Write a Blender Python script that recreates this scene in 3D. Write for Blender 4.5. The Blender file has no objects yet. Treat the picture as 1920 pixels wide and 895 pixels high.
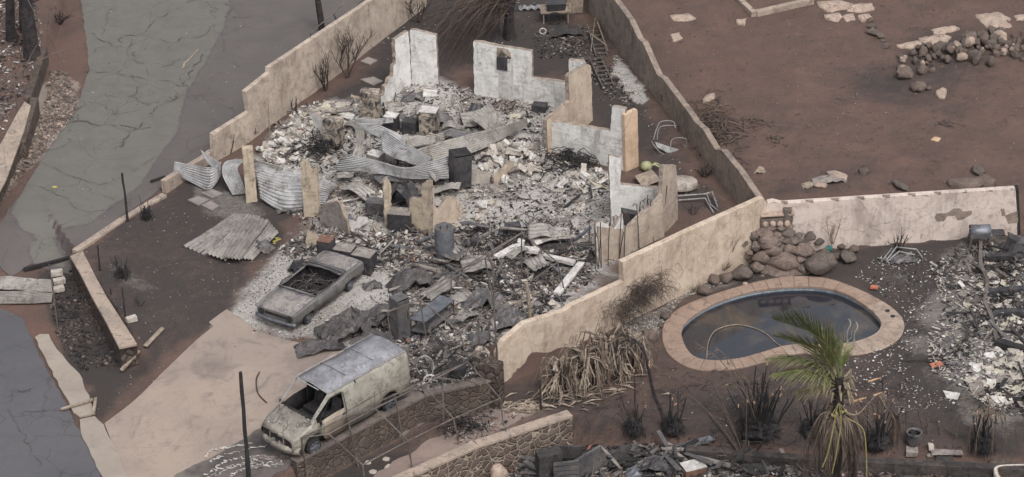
import bpy, bmesh, math, random
import numpy as np
from mathutils import Vector, Matrix, noise
random.seed(7); np.random.seed(7)
R = math.radians
scene = bpy.context.scene
COL = scene.collection

# ------------------------------------------------------------------ camera
PITCH = R(30); DIST = 110.0; FPX = 5280.0; ROLL = R(1.6)
fwd = Vector((0, math.cos(PITCH), -math.sin(PITCH)))
r0 = Vector((1, 0, 0)); u0 = r0.cross(fwd)
right = (r0*math.cos(ROLL) - u0*math.sin(ROLL)).normalized()
upv = (u0*math.cos(ROLL) + r0*math.sin(ROLL)).normalized()
CAM = -fwd*DIST
cam_d = bpy.data.cameras.new('camera'); cam = bpy.data.objects.new('camera', cam_d); COL.objects.link(cam)
M = Matrix((right, upv, -fwd)).transposed().to_4x4(); M.translation = CAM
cam.matrix_world = M
cam_d.sensor_width = 36; cam_d.lens = 36*FPX/1920; cam_d.clip_end = 3000; cam_d.clip_start = 1
scene.camera = cam

# ------------------------------------------------------------------ sky, sun, exposure
w = bpy.data.worlds.new('World'); scene.world = w; w.use_nodes = True
nt = w.node_tree; nt.nodes.clear()
SUN_EL, SUN_AZ = R(56), R(158)      # azimuth measured from +Y towards +X
sky = nt.nodes.new('ShaderNodeTexSky'); sky.sky_type = 'NISHITA'; sky.sun_disc = False
sky.sun_elevation = SUN_EL; sky.sun_rotation = SUN_AZ; sky.dust_density = 4; sky.air_density = 1.0
hs = nt.nodes.new('ShaderNodeHueSaturation'); hs.inputs['Saturation'].default_value = 0.22
bg = nt.nodes.new('ShaderNodeBackground'); bg.inputs['Strength'].default_value = 0.13
ow = nt.nodes.new('ShaderNodeOutputWorld')
nt.links.new(sky.outputs[0], hs.inputs['Color']); nt.links.new(hs.outputs[0], bg.inputs[0]); nt.links.new(bg.outputs[0], ow.inputs[0])
sd = bpy.data.lights.new('sun', 'SUN'); sd.energy = 1.0; sd.angle = R(22); sd.color = (1, .97, .94)
so = bpy.data.objects.new('sun', sd); COL.objects.link(so)
sdir = Vector((math.sin(SUN_AZ)*math.cos(SUN_EL), math.cos(SUN_AZ)*math.cos(SUN_EL), math.sin(SUN_EL)))
so.rotation_euler = sdir.to_track_quat('Z', 'Y').to_euler(); so.location = (0, 0, 60)
vs = scene.view_settings; vs.view_transform = 'Standard'; vs.look = 'None'; vs.exposure = 0.68; vs.gamma = 1

# ------------------------------------------------------------------ picture-to-place survey
def ray(px, py):
    return (fwd*FPX + right*(px-960) + upv*(447.5-py)).normalized()
def P(px, py, z=0.0):
    d = ray(px, py); return CAM + d*((z-CAM.z)/d.z)
def VP(px, py, o, dy=0.0):
    d = ray(px, py); return CAM + d*((o.y+dy-CAM.y)/d.y)
ZP = -1.1; ZL = -2.3
def poly2(pts, z): return np.array([[P(x, y, z).x, P(x, y, z).y] for x, y in pts])
def sdist(poly, x, y):
    """signed distance, positive inside"""
    n = len(poly); d = np.full(x.shape, 1e9); ins = np.zeros(x.shape, bool)
    for i in range(n):
        ax, ay = poly[i]; bx, by = poly[(i+1) % n]
        ex, ey = bx-ax, by-ay; L = ex*ex+ey*ey + 1e-12
        t = np.clip(((x-ax)*ex+(y-ay)*ey)/L, 0, 1)
        d = np.minimum(d, np.hypot(x-ax-t*ex, y-ay-t*ey))
        c = ((ay > y) != (by > y)) & (x < (bx-ax)*(y-ay)/(by-ay+1e-12)+ax)
        ins ^= c
    return np.where(ins, d, -d)
def sm(a, b, x):
    t = np.clip((x-a)/(b-a), 0, 1); return t*t*(3-2*t)
W5B = [(560, 921), (700, 846), (800, 794), (938, 762)]            # foot of the kerb wall under the van
W3B = [(936, 722), (1000, 696), (1100, 643), (1235, 573), (1330, 522), (1434, 478)]
W4B = [(1434, 478), (1590, 466), (1902, 441)]
R1 = poly2(W5B+W3B+W4B[1:]+[(2600, 380), (3000, 1500), (-200, 1900)], ZP)
W6B = [(700, 985), (900, 894), (1074, 836)]
R2 = poly2([(500, 1080)]+W6B+[(1280, 862), (1500, 880), (1920, 900), (2700, 930), (3000, 1500), (-200, 2000)], ZL)
XE = P(1078, 836, ZL).x
POOL_IN = [(1276,622),(1290,597),(1333,569),(1389,549),(1441,539),(1490,535),(1542,537),(1586,549),(1626,573),(1651,598),(1653,612),(1640,627),(1602,641),(1554,646),(1506,645),(1465,650),(1425,662),(1385,672),(1341,676),(1305,670),(1285,652)]
POOL_OUT = [(1242,622),(1250,597),(1280,573),(1333,553),(1401,532),(1457,520),(1506,517),(1550,521),(1594,535),(1642,557),(1679,581),(1695,605),(1689,630),(1663,650),(1622,662),(1586,666),(1554,665),(1514,662),(1482,664),(1441,676),(1393,688),(1341,694),(1297,690),(1260,670),(1244,646)]
ZC = ZP+.06
pool_in = poly2(POOL_IN, ZC); pool_out = poly2(POOL_OUT, ZC)
_a = P(132, 480, 0); _b = P(252, 655, 0)
WU = Vector((_b.x-_a.x, _b.y-_a.y)).normalized(); WN = Vector((-WU.y, WU.x))
if WN.x < 0: WN = -WN
WLEN = math.hypot(_b.x-_a.x, _b.y-_a.y)
R3 = poly2([(92, 120), (62, 215), (38, 300), (-20, 430), (-400, 900), (-600, -100), (110, -60), (128, 20)], .0)
def hzv(x, y):
    x = np.asarray(x, float); y = np.asarray(y, float)
    u = (x-_a.x)*WN.x+(y-_a.y)*WN.y; v = (x-_a.x)*WU.x+(y-_a.y)*WU.y
    z = -1.1*(1-sm(-1.2, 4.0, u))
    z = z*sm(-4.5, .8, v)
    z = np.where(u > .25, z*sm(WLEN-2.5, WLEN+1.2, v), z)
    far = sm(10, 18, u); z = z*(1-far)
    z = z + .75*sm(-.05, .2, sdist(R3, x, y)-.1)
    z = z + .03*np.sin(x*.9+1)*np.cos(y*.7)
    z = z + (ZP-z)*sm(-.08, .08, sdist(R1, x, y)+.13)
    d2 = sdist(R2, x, y); e2 = sm(XE, XE+3.5, x)
    z = z + (ZL+(ZP-.4-ZL)*e2-z)*sm(-.1-.1*e2, .1+.1*e2, d2+.14)
    dp = (sdist(pool_in, x, y)+.22)
    z = z + (ZP-1.4-z)*sm(0, .15, dp)
    return z
_zs = np.arange(1.6, -2.7, -.02)
def G(px, py, dz=0.0):
    d = ray(px, py); t = (_zs-CAM.z)/d.z
    xs = CAM.x+d.x*t; ys = CAM.y+d.y*t
    h = hzv(xs, ys); k = np.argmax(_zs <= h)
    p = Vector((xs[k], ys[k], float(h[k])))
    # refine onto the ray for flat areas
    q = P(px, py, p.z); q.z = p.z+dz
    return q
def ground_z(x, y): return float(hzv(np.array([x]), np.array([y]))[0])
def gpoly(pts): return np.array([[G(x, y).x, G(x, y).y] for x, y in pts])
def fixz(v, dz=0): return Vector((v.x, v.y, ground_z(v.x, v.y)+dz))
def scale_at(p):
    return FPX/((p-CAM).dot(fwd))                                   # pixels per metre

# ------------------------------------------------------------------ materials
def lin(c):
    o = []
    for v in c:
        v /= 255; o.append(v/12.92 if v < .04045 else ((v+.055)/1.055)**2.4)
    return (o[0], o[1], o[2], 1)
MATS = {}
def new_mat(name, rough=.85, metal=0.0):
    m = bpy.data.materials.new(name); m.use_nodes = True
    b = m.node_tree.nodes['Principled BSDF']; b.inputs['Roughness'].default_value = rough; b.inputs['Metallic'].default_value = metal
    b.inputs['Specular IOR Level'].default_value = .3
    MATS[name] = m; return m, m.node_tree, b
def N(nt, t, **kw):
    n = nt.nodes.new(t)
    for k, v in kw.items():
        if k in n.inputs: n.inputs[k].default_value = v
        else: setattr(n, k, v)
    return n
def coordn(nt, kind='Object'):
    tc = nt.nodes.new('ShaderNodeTexCoord'); return tc.outputs[kind]
def noisen(nt, vec, scale, detail=5, rough=.6, dist=0.0):
    n = N(nt, 'ShaderNodeTexNoise', Scale=scale, Detail=detail, Roughness=rough, Distortion=dist)
    nt.links.new(vec, n.inputs['Vector']); return n.outputs['Fac']
def ramp(nt, fac, stops, interp='LINEAR'):
    r = nt.nodes.new('ShaderNodeValToRGB'); r.color_ramp.interpolation = interp
    e = r.color_ramp.elements
    while len(e) < len(stops): e.new(.5)
    for i, (p, c) in enumerate(stops):
        e[i].position = p; e[i].color = c if len(c) == 4 else lin(c)
    nt.links.new(fac, r.inputs[0]); return r.outputs[0]
def mixc(nt, fac, a, b, mode='MIX'):
    m = nt.nodes.new('ShaderNodeMix'); m.data_type = 'RGBA'; m.blend_type = mode
    for sock, v in ((m.inputs[0], fac), (m.inputs[6], a), (m.inputs[7], b)):
        if hasattr(v, 'links') or hasattr(v, 'is_output'): nt.links.new(v, sock)
        else: sock.default_value = v
    return m.outputs[2]
def mth(nt, op, a, b=None, clamp=False):
    m = nt.nodes.new('ShaderNodeMath'); m.operation = op; m.use_clamp = clamp
    for i, v in enumerate((a, b)):
        if v is None: continue
        if hasattr(v, 'is_output'): nt.links.new(v, m.inputs[i])
        else: m.inputs[i].default_value = v
    return m.outputs[0]
def bump(nt, b, h, strength=.5, dist=.02):
    n = N(nt, 'ShaderNodeBump', Strength=strength, Distance=dist)
    nt.links.new(h, n.inputs['Height']); nt.links.new(n.outputs[0], b.inputs['Normal'])
BW = (0, 0, 0, 1), (1, 1, 1, 1)
def patchy(name, base, alt, dirt, scale=1.5, fine=25, rough=.85, metal=0.0, a1=(.42, .58), a2=(.52, .66), bmp=.5, bd=.01, coord='Object', stain=None):
    """base colour with broad patches of alt and ragged stains of dirt, plus fine grain"""
    m, nt, b = new_mat(name, rough, metal)
    v = coordn(nt, coord)
    n1 = noisen(nt, v, scale, 6, .65, .4); n2 = noisen(nt, v, scale*2.3+1.1, 8, .72, .8); n3 = noisen(nt, v, fine, 4, .7)
    f1 = ramp(nt, n1, [(a1[0], BW[0]), (a1[1], BW[1])]); f2 = ramp(nt, n2, [(a2[0], BW[0]), (a2[1], BW[1])])
    c = mixc(nt, f1, lin(base), lin(alt)); c = mixc(nt, f2, c, lin(dirt))
    g = ramp(nt, n3, [(.3, (.62, .62, .62, 1)), (.7, (1.25, 1.25, 1.25, 1))])
    c = mixc(nt, .8, c, g, 'MULTIPLY')
    nt.links.new(c, b.inputs['Base Color'])
    h = mth(nt, 'ADD', n3, mth(nt, 'MULTIPLY', n2, .8)); bump(nt, b, h, bmp, bd)
    return m

# walls: uv in metres
def wallmat(name, base, alt, soot, joints=0.35, bw=.4, bh=.2, soot_amt=(.5, .68), flake=None):
    m, nt, b = new_mat(name, .9)
    uv = nt.nodes.new('ShaderNodeUVMap').outputs[0]; ob = coordn(nt)
    br = N(nt, 'ShaderNodeTexBrick', Scale=1.0); br.inputs['Brick Width'].default_value = bw; br.inputs['Row Height'].default_value = bh
    br.inputs['Mortar Size'].default_value = .008; br.inputs['Mortar Smooth'].default_value = .6
    br.inputs['Color1'].default_value = BW[0]; br.inputs['Color2'].default_value = BW[0]; br.inputs['Mortar'].default_value = BW[1]
    nt.links.new(uv, br.inputs['Vector'])
    n1 = noisen(nt, ob, 1.3, 7, .7, .6); n2 = noisen(nt, ob, 2.6, 9, .75, .9); n3 = noisen(nt, ob, 30, 4, .7); n4 = noisen(nt, ob, .55, 6, .75, .5)
    c = mixc(nt, ramp(nt, n1, [(.42, BW[0]), (.6, BW[1])]), lin(base), lin(alt))
    jm = mth(nt, 'MULTIPLY', br.outputs['Fac'], mth(nt, 'MULTIPLY', ramp(nt, n4, [(.45, BW[0]), (.55, BW[1])]), joints))
    c = mixc(nt, jm, c, lin([x*.55 for x in base]))
    if flake: c = mixc(nt, ramp(nt, noisen(nt, ob, .9, 8, .7, 1.2), [(.57, BW[0]), (.585, BW[1])]), c, lin(flake))
    c = mixc(nt, ramp(nt, n2, [(soot_amt[0], BW[0]), (soot_amt[1], BW[1])]), c, lin(soot))
    g = ramp(nt, n3, [(.3, (.75, .75, .75, 1)), (.7, (1.15, 1.15, 1.15, 1))]); c = mixc(nt, .7, c, g, 'MULTIPLY')
    # rain streaks run down the wall
    mp = N(nt, 'ShaderNodeMapping'); mp.inputs['Scale'].default_value = (5, .35, 1); nt.links.new(uv, mp.inputs[0])
    st = noisen(nt, mp.outputs[0], 1.0, 5, .7)
    c = mixc(nt, mth(nt, 'MULTIPLY', ramp(nt, st, [(.52, BW[0]), (.72, BW[1])]), .2), c, lin(soot))
    pm = noisen(nt, ob, .45, 8, .7, .8); c = mixc(nt, mth(nt, 'MULTIPLY', ramp(nt, mth(nt, 'ADD', mth(nt, 'MULTIPLY', pm, .75), mth(nt, 'MULTIPLY', st, .25)), [(.5, BW[0]), (.62, BW[1])]), .55), c, lin(soot))
    vo = N(nt, 'ShaderNodeTexVoronoi', Scale=.7, feature='DISTANCE_TO_EDGE'); nzz = N(nt, 'ShaderNodeTexNoise', Scale=2.5, Detail=6); nt.links.new(ob, nzz.inputs['Vector']); nt.links.new(mixc(nt, .6, ob, nzz.outputs['Color'], 'ADD'), vo.inputs['Vector'])
    ck = mth(nt, 'MULTIPLY', ramp(nt, vo.outputs['Distance'], [(.003, BW[1]), (.011, BW[0])]), ramp(nt, n4, [(.48, BW[0]), (.56, BW[1])]))
    c = mixc(nt, mth(nt, 'MULTIPLY', ck, .6), c, lin([x*.55 for x in soot]))
    nt.links.new(c, b.inputs['Base Color'])
    bump(nt, b, mth(nt, 'SUBTRACT', mth(nt, 'ADD', n3, n2), jm), .4, .012)
    return m
def stonemat(name, s1, s2, mortar, scale=3.2, edge=.06):
    m, nt, b = new_mat(name, .9)
    uv = nt.nodes.new('ShaderNodeUVMap').outputs[0]; ob = coordn(nt)
    nz = N(nt, 'ShaderNodeTexNoise', Scale=3.0, Detail=3); nt.links.new(uv, nz.inputs['Vector'])
    wv = mixc(nt, .12, uv, nz.outputs['Color'], 'ADD')
    v1 = N(nt, 'ShaderNodeTexVoronoi', Scale=scale, feature='DISTANCE_TO_EDGE'); nt.links.new(wv, v1.inputs['Vector'])
    v2 = N(nt, 'ShaderNodeTexVoronoi', Scale=scale); nt.links.new(wv, v2.inputs['Vector'])
    sep = nt.nodes.new('ShaderNodeSeparateColor'); nt.links.new(v2.outputs['Color'], sep.inputs[0])
    c = mixc(nt, sep.outputs[0], lin(s1), lin(s2))
    n3 = noisen(nt, ob, 14, 6, .7); c = mixc(nt, .8, c, ramp(nt, n3, [(.3, (.55, .55, .55, 1)), (.7, (1.2, 1.2, 1.2, 1))]), 'MULTIPLY')
    e = ramp(nt, v1.outputs['Distance'], [(edge*.5, BW[1]), (edge, BW[0])])
    c = mixc(nt, e, c, lin(mortar))
    n4 = noisen(nt, ob, 1.1, 6, .7); c = mixc(nt, ramp(nt, n4, [(.5, BW[0]), (.65, BW[1])]), c, mixc(nt, .5, c, lin((62, 50, 45))))
    nt.links.new(c, b.inputs['Base Color'])
    h = ramp(nt, v1.outputs['Distance'], [(0, BW[0]), (edge*2.5, BW[1])]); bump(nt, b, mth(nt, 'ADD', h, mth(nt, 'MULTIPLY', n3, .4)), .9, .05)
    return m

M_ = {}
M_['white_wall'] = wallmat('white_block_wall', (216, 214, 211), (192, 189, 185), (126, 120, 115), .5, soot_amt=(.56, .8), flake=(176, 172, 167))
M_['tan_wall'] = wallmat('tan_plaster', (178, 164, 150), (160, 146, 134), (112, 98, 90), .1, soot_amt=(.5, .74))
M_['cream_wall'] = wallmat('cream_plaster', (190, 175, 158), (176, 158, 141), (128, 108, 94), .1, soot_amt=(.5, .78), flake=None)
M_['greywall'] = wallmat('grey_tan_plaster', (142, 128, 116), (122, 110, 102), (84, 76, 72), .1, soot_amt=(.5, .7))
M_['pink_wall'] = wallmat('pink_plaster', (198, 184, 175), (186, 170, 160), (128, 116, 110), .12, soot_amt=(.53, .7))
M_['tan_post'] = wallmat('tan_burnt_block', (184, 170, 150), (166, 152, 134), (84, 72, 64), .4, soot_amt=(.52, .66))
M_['burnt_post'] = wallmat('burnt_block', (168, 156, 142), (134, 124, 114), (56, 53, 53), .5, soot_amt=(.46, .56))
M_['stone'] = stonemat('stone_masonry', (88, 76, 70), (114, 100, 92), (150, 138, 124), 3.6, .06)
M_['stone_dark'] = stonemat('stone_masonry_dark', (72, 62, 58), (98, 86, 78), (56, 48, 46), 3.6, .09)
M_['stone_mid'] = stonemat('stone_masonry_brown', (76, 67, 62), (96, 84, 77), (100, 88, 79), 3.6, .05)
M_['cap'] = patchy('concrete_cap', (160, 144, 131), (143, 130, 119), (106, 96, 89), 1.2, 22)
M_['broken_edge'] = patchy('broken_wall_edge', (156, 142, 130), (128, 116, 106), (84, 76, 72), 3, 20)
M_['concrete'] = patchy('pale_concrete', (172, 160, 150), (150, 142, 134), (112, 104, 98), .8, 18)
M_['rubble'] = patchy('rubble_concrete', (180, 171, 161), (154, 146, 138), (114, 106, 100), 1.5, 30)
M_['rubble2'] = patchy('rubble_white', (200, 196, 190), (174, 169, 164), (134, 129, 124), 2, 30)
M_['rubble3'] = patchy('rubble_grey', (142, 134, 128), (118, 110, 105), (88, 82, 80), 2, 30)
M_['ashw'] = patchy('ash_white', (196, 192, 187), (172, 168, 164), (134, 130, 126), 3, 30)
M_['beige'] = patchy('beige_chip', (180, 174, 158), (166, 158, 142), (128, 118, 108), 3, 30)
M_['rust'] = patchy('rust_scrap', (128, 92, 76), (104, 80, 70), (70, 60, 56), 3, 30)
M_['char'] = patchy('charred_wood', (56, 53, 53), (70, 67, 66), (34, 32, 33), 3, 30, .95, bmp=.8)
M_['charc'] = patchy('charred_black', (42, 40, 41), (54, 51, 51), (26, 25, 26), 3, 30, .95, bmp=.8)
M_['burnt_steel'] = patchy('burnt_steel', (92, 90, 92), (112, 107, 104), (62, 60, 62), 1.6, 26, .6, .35, bmp=.3)
M_['dark_steel'] = patchy('soot_black_steel', (64, 63, 67), (86, 82, 82), (46, 44, 46), 1.6, 26, .55, .3, bmp=.3)
M_['grey_steel'] = patchy('grey_steel', (118, 120, 126), (96, 98, 104), (76, 74, 76), 1.5, 22, .5, .4, bmp=.3)
M_['zinc'] = patchy('corrugated_zinc', (174, 173, 173), (148, 146, 146), (112, 102, 96), 1.0, 24, .55, .35, bmp=.25, bd=.004)
M_['zinc_warm'] = patchy('corrugated_zinc_weathered', (158, 153, 147), (134, 128, 123), (98, 92, 87), 1.2, 24, .6, .3, bmp=.25, bd=.004)
M_['pipe'] = patchy('burnt_pipe', (112, 104, 100), (92, 84, 80), (70, 62, 58), 1.4, 20, .7, .2, bmp=.3)
M_['white_metal'] = patchy('pale_burnt_metal', (150, 149, 148), (126, 125, 124), (92, 90, 90), 2, 20, .6, .2)
M_['rock'] = patchy('brown_rock', (126, 110, 101), (106, 94, 87), (80, 72, 68), 2.6, 14, .95, bmp=1.0, bd=.05)
M_['rock_grey'] = patchy('grey_rock', (116, 104, 97), (98, 89, 84), (74, 68, 65), 2.6, 14, .95, bmp=1.0, bd=.05)
M_['rock_pale'] = patchy('pale_rock', (170, 152, 138), (150, 132, 120), (120, 104, 94), 1.6, 12, .9, bmp=.9, bd=.03)
M_['twig'] = patchy('burnt_twig', (74, 64, 60), (58, 50, 48), (44, 40, 40), 4, 30)
M_['twig_pale'] = patchy('scorched_twig', (112, 96, 84), (92, 80, 72), (70, 62, 58), 4, 30)
M_['bark'] = patchy('charred_bark', (44, 40, 42), (66, 60, 60), (30, 28, 30), 3, 14, .95, bmp=1, bd=.04)
M_['dry_leaf'] = patchy('dry_banana_leaf', (160, 146, 131), (138, 124, 111), (98, 87, 78), 3, 24)
M_['dry_leaf2'] = patchy('dry_brown_leaf', (122, 108, 96), (100, 89, 80), (74, 66, 61), 3, 24)
M_['frond'] = patchy('green_frond', (116, 122, 78), (96, 104, 64), (138, 132, 100), 3, 24, .6)
M_['frond_tip'] = patchy('scorched_frond', (142, 132, 104), (124, 114, 92), (104, 92, 78), 3, 24, .7)
M_['yellow_stem'] = patchy('yellow_stem', (148, 142, 88), (128, 120, 80), (120, 104, 64), 3, 20, .6)
M_['orange_end'] = patchy('raw_cut_stem', (184, 152, 122), (164, 132, 106), (120, 94, 76), 3, 20, .8)
M_['melon'] = patchy('green_float', (152, 152, 118), (138, 138, 106), (112, 108, 86), 3, 20, .6)
M_['timber'] = patchy('weathered_timber', (150, 136, 122), (128, 116, 104), (98, 88, 80), 3, 26)
M_['timber_tan'] = patchy('tan_timber', (190, 162, 130), (168, 142, 114), (120, 100, 84), 3, 26)
M_['soil_lump'] = patchy('soil_lump', (96, 76, 68), (82, 66, 60), (66, 54, 50), 3, 20)
M_['coping'] = patchy('terracotta_coping', (146, 125, 111), (136, 116, 103), (104, 92, 85), .9, 20)
M_['coping_pale'] = patchy('worn_coping', (158, 142, 128), (140, 124, 112), (106, 95, 89), 1.1, 20)
M_['tile'] = patchy('pool_tile', (150, 158, 166), (120, 130, 140), (92, 96, 102), 2, 30)
M_['basin'] = patchy('pool_basin', (62, 56, 50), (72, 64, 56), (44, 40, 38), 1, 8)
M_['teal'] = patchy('teal_glaze', (60, 118, 112), (52, 104, 100), (40, 80, 76), 3, 10, .3)
M_['yellow_scrap'] = patchy('yellow_scrap', (172, 158, 88), (150, 136, 80), (120, 104, 60), 4, 20)
M_['orange_scrap'] = patchy('orange_scrap', (176, 112, 88), (158, 100, 80), (120, 84, 70), 4, 20)
M_['seat_dark'] = M_['charc']

# van paint: pale green-white scorched, with streaks; roof: blue-grey ash oxide
def burntpaint(name, base, alt, bare, ash, sc=1.0, amt=(.55, .6), metal=.1):
    m, nt, b = new_mat(name, .7, metal)
    v = coordn(nt)
    n1 = noisen(nt, v, .9*sc, 7, .7, .5); n2 = noisen(nt, v, 1.9*sc, 9, .78, 1.2); n3 = noisen(nt, v, 26, 4, .7); n4 = noisen(nt, v, 3.3*sc, 9, .8, 1.5)
    c = mixc(nt, ramp(nt, n1, [(.42, BW[0]), (.58, BW[1])]), lin(base), lin(alt))
    c = mixc(nt, ramp(nt, n2, [(amt[0], BW[0]), (amt[1], BW[1])]), c, lin(bare))
    c = mixc(nt, ramp(nt, n4, [(.6, BW[0]), (.63, BW[1])]), c, lin(ash))
    c = mixc(nt, .6, c, ramp(nt, n3, [(.3, (.7, .7, .7, 1)), (.7, (1.2, 1.2, 1.2, 1))]), 'MULTIPLY')
    nt.links.new(c, b.inputs['Base Color']); bump(nt, b, mth(nt, 'ADD', n2, n3), .25, .01)
    return m
M_['van_side'] = burntpaint('van_side_paint', (152, 149, 138), (138, 134, 124), (112, 106, 98), (180, 178, 172), 1.2, (.48, .6))
M_['van_roof'] = burntpaint('van_roof_ash', (138, 138, 143), (114, 113, 118), (100, 96, 96), (200, 200, 203), 1.5, (.54, .62))
M_['van_hood'] = burntpaint('van_hood_burnt', (120, 114, 107), (144, 138, 128), (94, 88, 84), (196, 194, 190), 1.5, (.5, .57))
M_['van_door'] = burntpaint('van_door_paint', (158, 146, 129), (142, 133, 120), (118, 108, 98), (178, 172, 160), 1.2, (.52, .64))
M_['car_body'] = burntpaint('car_body_burnt', (122, 119, 116), (102, 100, 99), (126, 119, 113), (168, 164, 159), 1.2, (.55, .6), .3)
M_['car_hood'] = burntpaint('car_hood_burnt', (146, 139, 133), (120, 115, 112), (102, 99, 103), (194, 190, 185), 1.7, (.52, .58), .2)

# ------------------------------------------------------------------ mesh builder
def basis(d):
    d = d.normalized(); a = Vector((0, 0, 1)) if abs(d.z) < .9 else Vector((1, 0, 0))
    s = d.cross(a).normalized(); return s, s.cross(d).normalized()
class MB:
    def __init__(s): s.v = []; s.f = []; s.m = []; s.uv = {}
    def add(s, vs, fs, mi=0, uvs=None):
        o = len(s.v); s.v.extend([Vector(v) for v in vs])
        for i, f in enumerate(fs):
            if uvs: s.uv[len(s.f)] = uvs[i]
            s.f.append([k+o for k in f]); s.m.append(mi)
    def box(s, c, size, rot=None, mi=0, jit=0):
        c = Vector(c); hx, hy, hz = size[0]/2, size[1]/2, size[2]/2
        vs = [Vector((x*hx, y*hy, z*hz)) for z in (-1, 1) for y in (-1, 1) for x in (-1, 1)]
        if jit: vs = [v+Vector([random.uniform(-jit, jit) for _ in range(3)]) for v in vs]
        if rot is not None: vs = [rot @ v for v in vs]
        s.add([c+v for v in vs], [(0, 2, 3, 1), (4, 5, 7, 6), (0, 1, 5, 4), (2, 6, 7, 3), (0, 4, 6, 2), (1, 3, 7, 5)], mi)
    def beam(s, a, b, wd, ht, mi=0, jit=0):
        a = Vector(a); b = Vector(b); d = (b-a); sv, u = basis(d); L = d.length; d = d.normalized()
        rot = Matrix((d, sv, u)).transposed(); s.box((a+b)/2, (L, wd, ht), rot, mi, jit)
    def tube(s, pts, r, sides=6, mi=0, cap=True):
        pts = [Vector(p) for p in pts]; n = len(pts)
        if not hasattr(r, '__len__'): r = [r]*n
        o = len(s.v); up = None
        for i, p in enumerate(pts):
            d = (pts[min(i+1, n-1)]-pts[max(i-1, 0)])
            if d.length < 1e-6: d = Vector((0, 0, 1))
            d.normalize()
            if up is None: a, up = basis(d)
            else:
                a = d.cross(up)
                if a.length < 1e-4: a, up = basis(d)
                else: a.normalize(); up = a.cross(d).normalized()
            for k in range(sides):
                t = 2*math.pi*k/sides; s.v.append(p+(a*math.cos(t)+up*math.sin(t))*r[i])
        for i in range(n-1):
            for k in range(sides):
                k2 = (k+1) % sides; s.f.append([o+i*sides+k, o+i*sides+k2, o+(i+1)*sides+k2, o+(i+1)*sides+k]); s.m.append(mi)
        if cap:
            s.f.append([o+k for k in range(sides)][::-1]); s.m.append(mi)
            s.f.append([o+(n-1)*sides+k for k in range(sides)]); s.m.append(mi)
    def ribbon(s, pts, wd, side, mi=0, fold=.0):
        """leaf-like strip with a crease; wd list of widths"""
        pts = [Vector(p) for p in pts]; o = len(s.v); side = Vector(side).normalized()
        for i, p in enumerate(pts):
            d = (pts[min(i+1, len(pts)-1)]-pts[max(i-1, 0)]).normalized(); nn = d.cross(side)
            nn = nn.normalized() if nn.length > 1e-3 else Vector((0, 0, 1))
            s.v += [p-side*wd[i]/2, p+nn*fold*wd[i], p+side*wd[i]/2]
        for i in range(len(pts)-1):
            for k in range(2):
                s.f.append([o+i*3+k, o+i*3+k+1, o+(i+1)*3+k+1, o+(i+1)*3+k]); s.m.append(mi)
    def cyl(s, a, b, r0_, r1_=None, sides=16, mi=0): s.tube([a, b], [r0_, r1_ if r1_ is not None else r0_], sides, mi)
    def grid(s, rows, mi=0, closed=False):
        o = len(s.v); nr = len(rows); nc = len(rows[0])
        for r in rows: s.v.extend([Vector(p) for p in r])
        for i in range(nr-1):
            for j in range(nc-1):
                s.f.append([o+i*nc+j, o+i*nc+j+1, o+(i+1)*nc+j+1, o+(i+1)*nc+j]); s.m.append(mi)
    def build(s, name, mats, parent=None, origin=None, smooth=False, solid=0, bevel=0, label=None, cat=None, group=None, kind=None, world=True, sub=0):
        if not isinstance(mats, (list, tuple)): mats = [mats]
        me = bpy.data.meshes.new(name)
        if parent is not None and world:
            par = parent; inv = wmat(parent).inverted(); vs = [inv @ v for v in s.v]; loc = Vector((0, 0, 0))
        elif parent is not None: vs = s.v; loc = Vector((0, 0, 0))
        else:
            if origin is None:
                xs = [v.x for v in s.v]; ys = [v.y for v in s.v]; zs = [v.z for v in s.v]
                origin = Vector(((min(xs)+max(xs))/2, (min(ys)+max(ys))/2, min(zs)))
            loc = Vector(origin); vs = [v-loc for v in s.v]
        me.from_pydata([tuple(v) for v in vs], [], s.f)
        for m in mats: me.materials.append(M_[m] if isinstance(m, str) else m)
        me.polygons.foreach_set('material_index', s.m)
        if smooth: me.polygons.foreach_set('use_smooth', [True]*len(s.f))
        if s.uv:
            ul = me.uv_layers.new(name='UVMap')
            for fi, uvs in s.uv.items():
                p = me.polygons[fi]
                for li, uvv in zip(p.loop_indices, uvs): ul.data[li].uv = uvv
        me.update()
        o = bpy.data.objects.new(name, me); COL.objects.link(o); o.location = loc
        if parent is not None: o.parent = parent
        if solid:
            md = o.modifiers.new('thickness', 'SOLIDIFY'); md.thickness = solid; md.offset = 0
        if bevel:
            md = o.modifiers.new('bevel', 'BEVEL'); md.width = bevel; md.segments = 2; md.limit_method = 'ANGLE'
        if sub:
            md = o.modifiers.new('sub', 'SUBSURF'); md.levels = sub; md.render_levels = sub
        tag(o, label, cat, group, kind)
        return o
def wmat(o):
    m = o.matrix_basis.copy(); p = o.parent
    while p is not None: m = p.matrix_basis @ m; p = p.parent
    return m
def tag(o, label=None, cat=None, group=None, kind=None):
    if label: o['label'] = label
    if cat: o['category'] = cat; o['kind'] = 'thing'
    if group: o['group'] = group
    if kind: o['kind'] = kind
    return o
def thing(name, label, cat, loc=(0, 0, 0), rotz=0, group=None):
    o = bpy.data.objects.new(name, None); COL.objects.link(o); o.empty_display_size = .2
    o.matrix_basis = Matrix.Translation(Vector(loc)) @ Matrix.Rotation(rotz, 4, 'Z')
    return tag(o, label, cat, group)

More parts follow.
